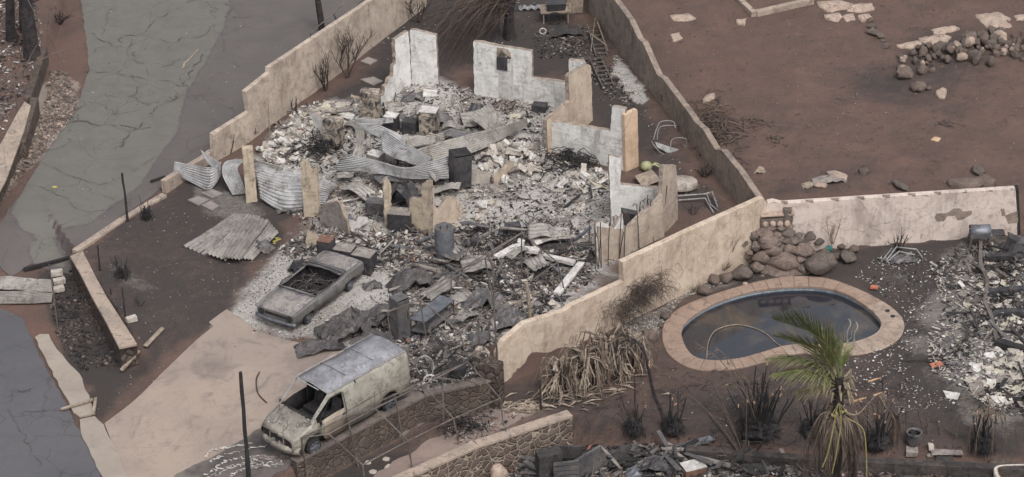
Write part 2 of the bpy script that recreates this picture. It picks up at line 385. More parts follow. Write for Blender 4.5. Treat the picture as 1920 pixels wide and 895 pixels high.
def ico(sub=2):
    bm = bmesh.new(); bmesh.ops.create_icosphere(bm, subdivisions=sub, radius=1)
    vs = [v.co.copy() for v in bm.verts]; fs = [[v.index for v in f.verts] for f in bm.faces]; bm.free(); return vs, fs
ICO2 = ico(2); ICO3 = ico(3); ICO1 = ico(1)
def blob(mb, c, size, seed=0, amp=.25, freq=1.2, src=ICO3, rot=None, mi=0, flat=0):
    vs = []
    for v in src[0]:
        k = 1+amp*noise.fractal(v*freq+Vector((seed*3.7, seed*1.3, seed*7.1)), .8, 2.1, 4)
        # planar facets for a broken-stone look
        q = Vector((v.x*k, v.y*k, v.z*k))
        if flat:
            for a in range(flat):
                nn = Vector((math.sin(seed*5+a*2.1), math.cos(seed*3+a*1.7), math.sin(seed+a*3.3)*.9)).normalized()
                h = q.dot(nn)
                if h > .72: q -= nn*(h-.72)*.85
        q = Vector((q.x*size[0], q.y*size[1], q.z*size[2]))
        if rot is not None: q = rot @ q
        vs.append(Vector(c)+q)
    mb.add(vs, src[1], mi)
def mesh_of(mb, name, mats, smooth=False):
    me = bpy.data.meshes.new(name); me.from_pydata([tuple(v) for v in mb.v], [], mb.f)
    for m in mats: me.materials.append(M_[m])
    me.polygons.foreach_set('material_index', mb.m)
    if smooth: me.polygons.foreach_set('use_smooth', [True]*len(mb.f))
    me.update(); return me
def place(me, name, loc, scale=(1, 1, 1), rot=(0, 0, 0), **kw):
    o = bpy.data.objects.new(name, me); COL.objects.link(o); o.location = loc; o.scale = scale; o.rotation_euler = rot
    return tag(o, **kw)
def rnd_rot(mx=6.28): return Matrix.Rotation(random.uniform(0, 6.28), 3, 'Z') @ Matrix.Rotation(random.uniform(-mx, mx), 3, 'X') @ Matrix.Rotation(random.uniform(-mx, mx), 3, 'Y')
def in_poly(poly, n):
    x0, y0 = poly.min(0); x1, y1 = poly.max(0); out = []
    while len(out) < n:
        xs = np.random.uniform(x0, x1, n*3); ys = np.random.uniform(y0, y1, n*3)
        k = sdist(poly, xs, ys) > 0
        out += list(zip(xs[k], ys[k]))
    return out[:n]

def catm(pts, n, closed=False):
    out = []; L = len(pts)
    rng = range(L) if closed else range(L-1)
    for i in rng:
        if closed: p = [Vector(pts[(i+k-1) % L]) for k in range(4)]
        else: p = [Vector(pts[min(max(i+k-1, 0), L-1)]) for k in range(4)]
        for j in range(n):
            t = j/n
            out.append(.5*((2*p[1])+(p[2]-p[0])*t+(2*p[0]-5*p[1]+4*p[2]-p[3])*t*t+(3*p[1]-p[0]-3*p[2]+p[3])*t**3))
    if not closed: out.append(Vector(pts[-1]))
    return out
# ------------------------------------------------------------------ ground
def vnoise(x, y, sc, seed=0):
    rs = np.random.RandomState(seed); T = rs.rand(256, 256)
    tot = np.zeros_like(x); a = 1; s = 0
    for o in range(4):
        fx = x*sc*2**o+1000; fy = y*sc*2**o+1000
        ix = np.floor(fx).astype(int); iy = np.floor(fy).astype(int); tx = fx-ix; ty = fy-iy
        tx = tx*tx*(3-2*tx); ty = ty*ty*(3-2*ty)
        g = lambda i, j: T[(i+o*37) % 256, (j+o*91) % 256]
        tot += a*((g(ix, iy)*(1-tx)+g(ix+1, iy)*tx)*(1-ty)+(g(ix, iy+1)*(1-tx)+g(ix+1, iy+1)*tx)*ty); s += a; a *= .55
    return tot/s
ax = np.concatenate([-np.geomspace(900, 26, 26), np.arange(-25, 26.5, .14), np.geomspace(27, 900, 26)])
ay = np.concatenate([-np.geomspace(500, 22, 18), np.arange(-21, 25, .14), np.geomspace(25.6, 1400, 34)])
GX, GY = np.meshgrid(ax, ay); gx = GX.ravel(); gy = GY.ravel()
gz = hzv(gx, gy)
ripple = (vnoise(gx, gy, 1.6, 3)-.5)*.06+(vnoise(gx, gy, 5, 4)-.5)*.03

HOUSE = gpoly([(480,300),(500,245),(560,200),(690,180),(780,140),(880,165),(1050,205),(1060,240),(1030,290),(1150,330),(1150,400),(1240,400),(1140,500),(1160,520),(1040,590),(930,640),(870,660),(700,660),(610,600),(640,540),(560,520),(480,560),(430,590),(470,540),(520,460),(600,400),(480,370)])
RIGHTD = gpoly([(1700,470),(1900,450),(2100,440),(2150,800),(1880,780),(1800,740),(1740,700),(1700,640),(1760,560)])
BOTD = gpoly([(1000,850),(1260,840),(1500,868),(1930,900),(1930,1000),(900,1000),(860,940)])
BACKLOT = gpoly([(1160,-60),(1215,75),(1300,200),(1430,375),(1900,352),(2300,330),(2200,-90)])
YARD = gpoly([(135,475),(310,365),(400,300),(480,360),(560,400),(520,470),(440,560),(400,605),(300,690),(240,740),(180,790),(120,700),(150,600),(250,655)])
PIT = gpoly([(70,510),(130,492),(225,690),(150,700),(95,600)])
TOPDARK = gpoly([(790,-40),(1100,-40),(1130,90),(1215,190),(1300,300),(1385,400),(1270,400),(1190,300),(1100,230),(1050,150),(880,120),(740,200),(640,200),(560,230),(700,110)])
WHITELINE = gpoly([(1150,105),(1165,110),(1215,185),(1200,200),(1150,140)])
REDS = gpoly([(-40,400),(20,420),(45,470),(10,510),(60,590),(100,640),(60,640),(0,560),(-60,560)])
def _m(poly, soft): return sm(-soft, soft, sdist(poly, gx, gy))
def rip(x, y):
    f = lambda p, s_: sm(-s_, s_, sdist(p, x, y))
    return np.clip(vnoise(x, y, .9, 50)-.42, 0, 1)*.5*f(HOUSE, 1.)+np.clip(vnoise(x, y, .7, 51)-.42, 0, 1)*.6*f(RIGHTD, 1.)+np.clip(vnoise(x, y, .8, 52)-.45, 0, 1)*.35*f(BACKLOT, 1.5)
ripple = ripple+rip(gx, gy)
def mask(poly, soft, amp=.0, fr=.8, seed=0, grow=0.):
    d = sdist(poly, gx, gy)+grow+amp*(vnoise(gx, gy, fr, seed)-.5)*2
    return sm(-soft, soft, d)
a_house = mask(HOUSE, .8, 1.2, .6, 1)
a_right = mask(RIGHTD, 2.0, 2.6, .5, 2)
a_bot = mask(BOTD, .4, .6, .6, 5)
ash = np.clip(a_house*(.85+.6*(vnoise(gx, gy, .35, 8)-.45))+a_right*.5+a_bot*.35, 0, 1)
ash *= (1-.45*sm(.54, .64, vnoise(gx, gy, .55, 77)))
CARASH = gpoly([(400,610),(440,570),(480,520),(520,480),(600,485),(760,490),(900,520),(900,640),(740,660),(640,650),(540,640),(470,625)])
ash = np.maximum(ash, mask(CARASH, .5, .9, 1.0, 40)*(.8+.6*(vnoise(gx, gy, .6, 41)-.5)))
ash = np.maximum(ash, mask(WHITELINE, .2, .4, 2, 6))
YS = gpoly([(190,490),(260,500),(330,540),(280,560),(220,540)]); ash = np.maximum(ash, .35*mask(YS, .6, .8, .8, 9))
OVEN = gpoly([(330,330),(470,370),(520,400),(470,440),(420,420),(380,390)]); ash = np.maximum(ash, .4*mask(OVEN, .5, .8, .8, 10))
char = np.clip(mask(YARD, .6, .8, .6, 11)*(.75+.6*(vnoise(gx, gy, .3, 12)-.5))+mask(PIT, .3)*.9+mask(TOPDARK, 1.2, 1.5, .4, 13)*(.65+.9*(vnoise(gx, gy, .3, 14)-.4)), 0, 1)
inpool = mask(R1, .3)*(1-mask(R2, .2))
char = np.clip(char+.7*a_right+inpool*(.62+.9*(vnoise(gx, gy, .25, 15)-.5))+a_bot*.6+a_house*.25, 0, 1)
back = mask(BACKLOT, .5)
char = np.clip(char+back*np.clip((vnoise(gx, gy, .16, 16)-.5)*2.2+.1, 0, .7), 0, 1)
red = np.clip(mask(REDS, .6, 1, .5, 17)+back*.35*vnoise(gx, gy, .4, 18)+.6*mask(gpoly([(90,60),(150,60),(165,130),(120,220),(90,200)]), .5, .6, .8, 19)+.55*mask(gpoly([(1640,760),(1930,790),(1930,880),(1700,850)]), .8, 1, .5, 20)+.3*mask(gpoly([(1060,740),(1330,730),(1300,830),(1080,840)]), .8, 1, .5, 21), 0, 1)
strip = gpoly([(700,900),(880,770),(935,760),(1060,760),(800,870),(740,900)])
gravel = np.clip(mask(gpoly([(1160,610),(1230,590),(1300,530),(1420,490),(1400,520),(1280,560),(1235,620),(1210,650),(1180,640)]), .4, .5, 1, 22)+.8*mask(gpoly([(-10,330),(40,260),(90,120),(150,150),(150,220),(70,310),(10,370)]), .3, .5, .8, 23)*.7, 0, 1)
tan = mask(strip, .3, .4, .8, 24)
me = bpy.data.meshes.new('ground')
nx, ny = len(ax), len(ay)
idx = np.arange(nx*ny).reshape(ny, nx)
faces = np.stack([idx[:-1, :-1], idx[:-1, 1:], idx[1:, 1:], idx[1:, :-1]], -1).reshape(-1, 4)
me.vertices.add(nx*ny); me.vertices.foreach_set('co', np.stack([gx, gy, gz+ripple], -1).ravel())
me.loops.add(faces.size); me.loops.foreach_set('vertex_index', faces.ravel())
me.polygons.add(len(faces)); me.polygons.foreach_set('loop_start', np.arange(0, faces.size, 4)); me.polygons.foreach_set('loop_total', np.full(len(faces), 4))
me.polygons.foreach_set('use_smooth', np.ones(len(faces), bool))
for nm, arr in (('zone_a', (ash, char, red)), ('zone_b', (gravel, tan, back))):
    at = me.attributes.new(nm, 'FLOAT_COLOR', 'POINT')
    at.data.foreach_set('color', np.stack([*arr, np.ones_like(ash)], -1).ravel())
me.update(); me.validate()
ground = bpy.data.objects.new('ground', me); COL.objects.link(ground); tag(ground, kind='structure', label='brown burnt soil with ash and soot under the whole site')
m, nt, b = new_mat('burnt_soil', .95); v = coordn(nt)
za = N(nt, 'ShaderNodeAttribute', attribute_name='zone_a'); zb = N(nt, 'ShaderNodeAttribute', attribute_name='zone_b')
sa = nt.nodes.new('ShaderNodeSeparateColor'); sb = nt.nodes.new('ShaderNodeSeparateColor'); nt.links.new(za.outputs['Color'], sa.inputs[0]); nt.links.new(zb.outputs['Color'], sb.inputs[0])
n1 = noisen(nt, v, .5, 8, .65, .3); n2 = noisen(nt, v, 2.2, 9, .75, .5); n3 = noisen(nt, v, 9, 8, .75); n4 = noisen(nt, v, 38, 5, .75); n5 = noisen(nt, v, 5, 9, .8, .8)
c = mixc(nt, ramp(nt, n1, [(.4, BW[0]), (.6, BW[1])]), lin((103, 83, 75)), lin((90, 74, 68)))
c = mixc(nt, ramp(nt, n2, [(.5, BW[0]), (.68, BW[1])]), c, lin((86, 73, 68)))
c = mixc(nt, mth(nt, 'MULTIPLY', sa.outputs[2], .6), c, lin((112, 87, 78)))
def thr(amount, nz, soft=.08):
    # amount 0..1 eats in through the noise
    t = mth(nt, 'SUBTRACT', mth(nt, 'ADD', mth(nt, 'MULTIPLY', amount, .9), nz), .78)
    return mth(nt, 'DIVIDE', t, soft*2, True)
c = mixc(nt, sb.outputs[1], c, lin((130, 112, 102)))
c = mixc(nt, mth(nt, 'MULTIPLY', thr(sb.outputs[0], n3, .1), .8), c, lin((146, 136, 128)))
c = mixc(nt, thr(mth(nt, 'ADD', sa.outputs[1], mth(nt, 'MULTIPLY', sa.outputs[1], .25)), n2, .26), c, lin((66, 60, 58)))
c = mixc(nt, mth(nt, 'MULTIPLY', thr(mth(nt, 'MULTIPLY', sa.outputs[0], 1.3), n5, .2), .92), c, lin((138, 132, 127)))
c = mixc(nt, mth(nt, 'MULTIPLY', thr(mth(nt, 'MULTIPLY', sa.outputs[0], .5), n3, .04), .7), c, lin((186, 181, 176)))
c = mixc(nt, .9, c, ramp(nt, n4, [(.28, (.5, .5, .5, 1)), (.72, (1.4, 1.4, 1.4, 1))]), 'MULTIPLY')
nt.links.new(c, b.inputs['Base Color'])
bump(nt, b, mth(nt, 'ADD', mth(nt, 'ADD', n3, n5), mth(nt, 'MULTIPLY', n4, .5)), .8, .07)
me.materials.append(m); M_['soil'] = m

# soot and ash stains on the slabs
STAINS = [(gpoly([(350,690),(380,665),(430,668),(450,690),(430,715),(380,720)]), .9, .9), (gpoly([(330,892),(440,830),(520,785),(600,725),(650,670),(760,640),(760,720),(600,800),(400,900)]), .9, .85), (gpoly([(440,600),(470,560),(560,480),(700,520),(720,640),(640,665),(560,650),(500,640)]), .7, .8), (gpoly([(500,660),(640,650),(620,700),(560,720)]), .8, .7)]
# ------------------------------------------------------------------ draped sheets: roads, paths
def drape(name, px, mat, lift=.02, step=.22, label=None, world_poly=None, edge=0.0, hole=None):
    poly = world_poly if world_poly is not None else gpoly(px)
    if edge:                                       # ragged
        out = []
        for i in range(len(poly)):
            a = poly[i]; c_ = poly[(i+1) % len(poly)]; n_ = max(1, int(np.hypot(*(c_-a))/.35))
            nrm = np.array([-(c_-a)[1], (c_-a)[0]]); nrm = nrm/(np.hypot(*nrm)+1e-9)
            for k in range(n_):
                out.append(a+(c_-a)*k/n_+nrm*random.uniform(-edge, edge)*(k > 0))
        poly = np.array(out)
    bm = bmesh.new(); vs = [bm.verts.new((p[0], p[1], 0)) for p in poly]; f = bm.faces.new(vs)
    x0, y0 = poly.min(0); x1, y1 = poly.max(0)
    for k in np.arange(math.floor(x0/step)*step, x1, step):
        bmesh.ops.bisect_plane(bm, geom=bm.verts[:]+bm.edges[:]+bm.faces[:], plane_co=(k, 0, 0), plane_no=(1, 0, 0))
    for k in np.arange(math.floor(y0/step)*step, y1, step):
        bmesh.ops.bisect_plane(bm, geom=bm.verts[:]+bm.edges[:]+bm.faces[:], plane_co=(0, k, 0), plane_no=(0, 1, 0))
    co = np.array([[q.co.x, q.co.y] for q in bm.verts]); zz = hzv(co[:, 0], co[:, 1])
    for q, z_ in zip(bm.verts, zz): q.co.z = z_+lift+.035
    bmesh.ops.recalc_face_normals(bm, faces=bm.faces[:])
    mm = bpy.data.meshes.new(name); bm.to_mesh(mm); bm.free()
    if len(mm.polygons) and sum(p.normal.z for p in mm.polygons) < 0: mm.flip_normals()
    st_ = np.zeros(len(mm.vertices))
    for sp_, ss_, sv_ in STAINS: st_ = np.maximum(st_, sv_*sm(-ss_, ss_, sdist(sp_, np.array([v_.co.x for v_ in mm.vertices]), np.array([v_.co.y for v_ in mm.vertices]))))
    pt_ = np.zeros(len(mm.vertices))
    for sp_ in PATCHES: pt_ = np.maximum(pt_, sm(-.6, .6, sdist(sp_, np.array([v_.co.x for v_ in mm.vertices]), np.array([v_.co.y for v_ in mm.vertices]))))
    ap_ = mm.attributes.new('patch', 'FLOAT', 'POINT'); ap_.data.foreach_set('value', pt_)
    at_ = mm.attributes.new('stain', 'FLOAT', 'POINT'); at_.data.foreach_set('value', st_)
    mm.materials.append(mat); o = bpy.data.objects.new(name, mm); COL.objects.link(o)
    md = o.modifiers.new('t', 'SOLIDIFY'); md.thickness = .06; md.offset = -1
    return tag(o, label=label, kind='structure')
PATCHES = []
def asphalt(name, c1, c2, c3, crack, cs=.35, cw=.012, tint=None, cold=(52, 49, 50)):
    m, nt, b = new_mat(name, .9); v = coordn(nt)
    n1 = noisen(nt, v, .22, 6, .6, .4); n2 = noisen(nt, v, 1.1, 8, .7, .6); n3 = noisen(nt, v, 50, 3, .7); n4 = noisen(nt, v, .5, 4, .6)
    c = mixc(nt, ramp(nt, n1, [(.42, BW[0]), (.58, BW[1])]), lin(c1), lin(c2))
    c = mixc(nt, mth(nt, 'MULTIPLY', ramp(nt, n2, [(.5, BW[0]), (.75, BW[1])]), .6), c, lin(c3))
    if tint:
        at = N(nt, 'ShaderNodeAttribute', attribute_name='patch'); nf = noisen(nt, v, .8, 10, .75, .6)
        f_ = mth(nt, 'DIVIDE', mth(nt, 'SUBTRACT', mth(nt, 'ADD', at.outputs['Fac'], mth(nt, 'MULTIPLY', nf, .8)), .86), .1, True)
        g_ = mth(nt, 'DIVIDE', mth(nt, 'SUBTRACT', mth(nt, 'ADD', at.outputs['Fac'], mth(nt, 'MULTIPLY', nf, .8)), .72), .1, True)
        c = mixc(nt, mth(nt, 'MULTIPLY', g_, ramp(nt, noisen(nt, v, 3, 8, .8), [(.46, BW[0]), (.56, BW[1])])), c, lin((80, 77, 75)))
        c = mixc(nt, f_, c, mixc(nt, mth(nt, 'MULTIPLY', ramp(nt, n2, [(.45, BW[0]), (.7, BW[1])]), .7), lin(tint), lin([q*.88 for q in tint])))
    nz = N(nt, 'ShaderNodeTexNoise', Scale=1.4, Detail=5); nt.links.new(v, nz.inputs['Vector'])
    wv = mixc(nt, .75, v, nz.outputs['Color'], 'ADD')
    for sc, wd, lo, hi in ((cs, cw, .38, .5), (cs*3.4, cw*2.2, .56, .64)):
        vo = N(nt, 'ShaderNodeTexVoronoi', Scale=sc, feature='DISTANCE_TO_EDGE'); nt.links.new(wv, vo.inputs['Vector'])
        e = ramp(nt, vo.outputs['Distance'], [(wd*.35, BW[1]), (wd, BW[0])])
        e = mth(nt, 'MULTIPLY', e, ramp(nt, n4, [(lo, BW[0]), (hi, BW[1])]))
        c = mixc(nt, mth(nt, 'MULTIPLY', e, crack), c, lin(cold))
    c = mixc(nt, .8, c, ramp(nt, n3, [(.3, (.75, .75, .75, 1)), (.7, (1.2, 1.2, 1.2, 1))]), 'MULTIPLY')
    nt.links.new(c, b.inputs['Base Color']); bump(nt, b, mth(nt, 'ADD', n3, n2), .4, .01)
    return m
A_dark = asphalt('asphalt_dark', (91, 86, 84), (85, 80, 79), (99, 91, 87), .5, .3, .006, tint=(100, 97, 92))
A_green = asphalt('asphalt_pale_green', (110, 108, 103), (104, 100, 96), (101, 94, 90), .5, .36, .006)
A_street = asphalt('asphalt_street', (82, 81, 84), (88, 86, 89), (76, 74, 78), .45, .26, .006)
def concrete(name, c1, c2, c3, soot, sootlo=.55):
    m, nt, b = new_mat(name, .9); v = coordn(nt)
    n1 = noisen(nt, v, .35, 6, .6, .5); n2 = noisen(nt, v, 1.3, 9, .75, .9); n3 = noisen(nt, v, 40, 4, .7); n4 = noisen(nt, v, .6, 7, .6, 1.5)
    c = mixc(nt, ramp(nt, n1, [(.42, BW[0]), (.58, BW[1])]), lin(c1), lin(c2))
    c = mixc(nt, mth(nt, 'MULTIPLY', ramp(nt, n2, [(.5, BW[0]), (.7, BW[1])]), .7), c, lin(c3))
    c = mixc(nt, mth(nt, 'MULTIPLY', ramp(nt, n4, [(sootlo, BW[0]), (sootlo+.14, BW[1])]), .7), c, lin(soot))
    sa_ = N(nt, 'ShaderNodeAttribute', attribute_name='stain'); sf_ = mth(nt, 'DIVIDE', mth(nt, 'SUBTRACT', mth(nt, 'ADD', mth(nt, 'MULTIPLY', sa_.outputs['Fac'], .9), n2), .85), .5, True)
    c = mixc(nt, mth(nt, 'MULTIPLY', sf_, .85), c, lin(soot))
    c = mixc(nt, .7, c, ramp(nt, n3, [(.3, (.78, .78, .78, 1)), (.7, (1.18, 1.18, 1.18, 1))]), 'MULTIPLY')
    nt.links.new(c, b.inputs['Base Color']); bump(nt, b, mth(nt, 'ADD', n3, n2), .35, .01)
    return m
C_drive = concrete('driveway_concrete', (149, 134, 123), (138, 125, 116), (122, 111, 105), (104, 96, 92), .56)
C_walk = concrete('sidewalk_concrete', (148, 138, 128), (138, 128, 119), (124, 114, 106), (104, 98, 94), .6)
C_patch = concrete('yard_slab', (140, 132, 126), (122, 115, 110), (104, 98, 95), (84, 79, 78), .5)
C_slab = concrete('carport_slab', (146, 141, 137), (128, 123, 120), (100, 96, 94), (76, 73, 73), .5)
C_soot = concrete('sooty_strip', (108, 100, 95), (94, 87, 84), (80, 74, 72), (66, 62, 62), .5)
C_path = concrete('path_concrete', (132, 116, 108), (120, 106, 100), (104, 93, 88), (84, 76, 74), .55)
PATCHES.append(gpoly([(140,-60),(150,0),(160,70),(158,128),(145,212),(85,290),(50,350),(20,400),(40,430),(80,450),(170,420),(260,350),(330,250),(348,175),(395,100),(425,40),(430,-60)]))
PATCHES.append(gpoly([(55,455),(95,445),(125,470),(90,500),(60,495)]))
drape('road', [(128,-90),(150,0),(160,60),(168,130),(142,210),(78,300),(45,355),(0,420),(-30,470),(20,520),(60,495),(130,480),(310,350),(400,285),(470,225),(600,140),(790,-20),(860,-90)], A_dark, .0, edge=.05, label='cracked asphalt road above the tan wall')
drape('street', [(-80,570),(0,580),(45,600),(62,640),(85,690),(130,770),(165,840),(205,930),(-80,1000)], A_street, .0, edge=.06, label='dark street at the bottom left')
drape('sidewalk', [(66,636),(75,630),(92,630),(108,660),(150,705),(170,755),(176,780),(150,785),(138,777),(122,745),(92,690)], C_walk, .05, edge=.04, label='broken concrete sidewalk beside the street')
drape('sidewalk', [(150,790),(178,784),(195,800),(215,840),(246,910),(206,930),(178,868),(152,815)], C_walk, .05, edge=.04, label='lower sidewalk slab below the crack')
drape('driveway', [(196,796),(300,705),(400,614),(392,606),(425,582),(455,600),(480,622),(540,640),(600,652),(650,655),(600,720),(500,800),(440,835),(330,892),(300,930),(248,930)], C_drive, .01, label='tan concrete driveway')
def cracks(lst):
    mb = MB()
    for pts, w_ in lst:
        c_ = catm([G(x, y) for x, y in pts], 16); c_ = [q+Vector((.28*(noise.fractal(q*1.3, .7, 2.2, 6)), .28*noise.fractal(q*1.3+Vector((9, 4, 0)), .7, 2.2, 6), .062)) for q in c_]
        for i in range(len(c_)-1):
            a, b_ = c_[i], c_[i+1]; d = (b_-a).normalized(); n = Vector((-d.y, d.x, 0))*w_*.8*max(0.0, noise.noise(a*1.9)+.35+random.uniform(-.25, .25))
            if n.length < .002: continue
            mb.add([a-n, b_-n, b_+n, a+n], [(0, 1, 2, 3)])
    mb.build('road_cracks', patchy('crack_fill', (80, 75, 72), (72, 68, 66), (64, 60, 59), 3, 20), kind='structure', label='dark cracks running through the road', origin=(0, 0, 0))
z1 = lambda *p: [(x/2.983, y/2.983) for x, y in p]
cracks([(z1((1090,10),(990,50),(910,90),(860,140),(760,215),(725,280),(765,335),(830,380),(855,455)), .03), (z1((500,190),(650,265),(700,210),(860,220),(960,235),(1060,215),(1160,190),(1280,80),(1290,20)), .035), (z1((480,405),(640,420),(800,445),(960,480),(1010,490)), .03), (z1((380,720),(420,680),(560,700),(740,722),(830,715)), .03), (z1((600,680),(640,620),(715,560),(830,470)), .022), (z1((430,550),(465,575),(440,640),(415,690)), .03), (z1((540,525),(640,545),(720,560),(850,595)), .02), (z1((650,850),(720,760),(790,700),(900,600),(1000,540),(1060,420),(1130,320)), .05), (z1((960,235),(945,290),(940,330)), .02), (z1((860,400),(930,380),(1000,340),(1040,330)), .02), (z1((1290,105),(1370,95),(1432,100)), .03), (z1((1170,340),(1290,345),(1380,380)), .015), (z1((240,860),(320,840),(385,790),(390,720)), .02), (z1((580,200),(590,130),(640,50)), .02),
 ([(0,700),(15,715),(20,735),(60,730),(105,722)], .02), ([(15,712),(22,760),(35,800),(50,830),(80,880)], .02), ([(0,745),(60,735)], .015), ([(50,830),(110,815),(150,822)], .018), ([(35,780),(90,772),(120,775)], .018), ([(60,300),(130,330),(200,345),(290,300)], .02), ([(20,340),(100,360),(160,400),(250,380)], .018)])
drape('driveway_edge', [(330,892),(440,835),(520,792),(600,735),(660,655),(740,640),(900,660),(936,740),(900,700),(770,765),(640,835),(500,905),(300,930)], C_soot, .022, edge=.12, label='sooty asphalt strip around the van')
drape('path', [(700,895),(790,835),(900,778),(935,764),(1010,770),(880,838),(760,900),(700,930)], C_path, .0, edge=.1, label='sooty path between the two stone walls')
for i, p_ in enumerate([[(352,378),(372,371),(392,378),(372,388)], [(378,365),(398,358),(418,366),(398,374)], [(378,388),(395,380),(412,389),(398,398)], [(676,118),(690,110),(708,116),(694,124)], [(676,152),(700,147),(718,155),(700,163)]]):
    drape('paving_slab', p_, C_patch, .05, edge=.0, label='square paving slab in the soil')

# ------------------------------------------------------------------ walls traced on upright planes
def vwall(name, mat, A, B, outline, thick=.2, parent=None, jag=0.0, label=None, cat='wall', group=None, back=1, ztop=None, below=.25, kind=None, bevel=0.012, holes=None, reveal=None):
    """A, B: foot points of the visible face. outline: list of pixels on that face (closed), or None + heights"""
    A = Vector(A); B = Vector(B); A2 = Vector((A.x, A.y, 0)); d = Vector((B.x-A.x, B.y-A.y, 0)); L = d.length; d.normalize()
    n = Vector((-d.y, d.x, 0))
    if n.dot(Vector((0, 1, 0)))*back < 0: n = -n          # away from the camera
    pts = []
    for q in outline:
        if len(q) == 3: t, z = q[0], q[1]                 # (t along wall 0..1, height above ZREF, 'm')
        else:
            r_ = ray(*q); k = (A2-CAM).dot(n)/r_.dot(n); p = CAM+r_*k
            t = (p-A2).dot(d); z = p.z
            t /= L
        pts.append((t*L, z))
    out = []
    if jag:
        for i in range(len(pts)):
            a = pts[i]; c_ = pts[(i+1) % len(pts)]; ln = math.hypot(c_[0]-a[0], c_[1]-a[1])
            out.append(a)
            low = min(a[1], c_[1]) < min(p[1] for p in pts)+.15 and abs(a[1]-c_[1]) < .3
            if low: continue
            k = int(ln/.16)
            for j in range(1, k): out.append((a[0]+(c_[0]-a[0])*j/k+random.uniform(-jag, jag), a[1]+(c_[1]-a[1])*j/k+random.uniform(-jag, jag)))
    else: out = pts
    # orientation
    ar = sum(out[i][0]*out[(i+1) % len(out)][1]-out[(i+1) % len(out)][0]*out[i][1] for i in range(len(out)))
    if ar < 0: out = out[::-1]
    mb = MB(); N_ = len(out)
    fr = [A2+d*t+Vector((0, 0, z)) for t, z in out]; bk = [p+n*thick for p in fr]
    per = [0]
    for i in range(N_): per.append(per[-1]+math.hypot(out[(i+1) % N_][0]-out[i][0], out[(i+1) % N_][1]-out[i][1]))
    fs = [list(range(N_)), list(range(N_, 2*N_))[::-1]]; uvs = [[(t, z) for t, z in out], [(t, z) for t, z in out][::-1]]
    for i in range(N_):
        j = (i+1) % N_; fs.append([i, i+N_, j+N_, j]); uvs.append([(per[i], 0), (per[i], thick), (per[i+1], thick), (per[i+1], 0)])
    mb.add(fr+bk, fs, 0, uvs)
    me = bpy.data.meshes.new(name); 
    org = Vector((A.x, A.y, min(p[1] for p in out))) if parent is None else Vector(wmat(parent).translation)
    bm = bmesh.new(); bv = [bm.verts.new(v_-org) for v_ in mb.v]; ul = bm.loops.layers.uv.new('UVMap')
    for f_, uu in zip(fs, uvs):
        try: bf = bm.faces.new([bv[k] for k in f_])
        except ValueError: continue
        bf.material_index = 1 if (jag > .015 and len(f_) == 4 and f_[1] == f_[0]+N_) else 0
        for lp, q in zip(bf.loops, uu): lp[ul].uv = q
    bmesh.ops.recalc_face_normals(bm, faces=bm.faces[:])
    bm.to_mesh(me); bm.free(); me.materials.append(M_[mat] if isinstance(mat, str) else mat); me.materials.append(M_['broken_edge'])
    o = bpy.data.objects.new(name, me); COL.objects.link(o); o.location = org if parent is None else (0, 0, 0)
    if parent is not None: o.parent = parent
    if bevel:
        md = o.modifiers.new('bevel', 'BEVEL'); md.width = bevel; md.segments = 1; md.limit_method = 'ANGLE'; md.angle_limit = R(50)
    if parent is None: tag(o, label, cat, group, kind)
    elif label: tag(o, label)
    return o
def cap_strip(name, mat, pts_px_z, width, ht, side, parent, over=.03):
    """coping along a 3D polyline (top outer edge); width goes to side*normal"""
    mb = MB(); P3 = pts_px_z
    for i in range(len(P3)-1):
        a = P3[i]; b_ = P3[i+1]; d = (b_-a).normalized(); n = Vector((-d.y, d.x, 0)).normalized()*side
        q = [a-n*over, b_-n*over, b_+n*(width+over), a+n*(width+over)]
        vs = q+[p-Vector((0, 0, ht)) for p in q]
        mb.add(vs, [(0, 1, 2, 3), (7, 6, 5, 4), (0, 4, 5, 1), (1, 5, 6, 2), (2, 6, 7, 3), (3, 7, 4, 0)])
    return mb.build(name, mat, parent, bevel=.015)
def topz(A, px, py, A0, B0):
    d = Vector((B0.x-A0.x, B0.y-A0.y, 0)).normalized(); n = Vector((-d.y, d.x, 0)); r_ = ray(px, py); k = (Vector((A0.x, A0.y, 0))-CAM).dot(n)/r_.dot(n); return CAM+r_*k

# W1 tan boundary wall along the road
A = P(475, 262, 0); B = P(790, 20, 0)
w1 = thing('boundary_wall', 'long tan plastered wall stepping down between the upper road and the burnt house', 'wall', A)
vwall('wall', 'tan_wall', A, B, [(475,268),(467,208),(461,172),(505,137),(505,127),(700,-2),(735,-26),(800,-26),(800,12),(790,26),(745,90)], .22, w1)
A2_ = P(402, 306, 0)
vwall('low_wall', 'tan_wall', A2_, P(476, 262, 0), [(402,312),(400,252),(472,207),(476,266)], .22, w1)

o_ = vwall('wall_stub', 'cap', P(313, 362, 0), P(400, 303, 0), [(313,364),(310,340),(345,318),(383,296),(400,282),(402,306)], .25, label='low broken stub of tan wall under the curled roofing sheet', cat='wall')
# kerb strip down to the stone wall
k0 = [P(308, 364, .08), P(230, 410, .08), P(140, 470, .08)]
kr = MB()
for a, b_ in zip(k0[:-1], k0[1:]): kr.beam(a+Vector((0, 0, -.1)), b_+Vector((0, 0, -.1)), .28, .24)
kr.build('garden_kerb', 'cap', label='narrow concrete kerb between road end and black yard', cat='kerb', bevel=.02)
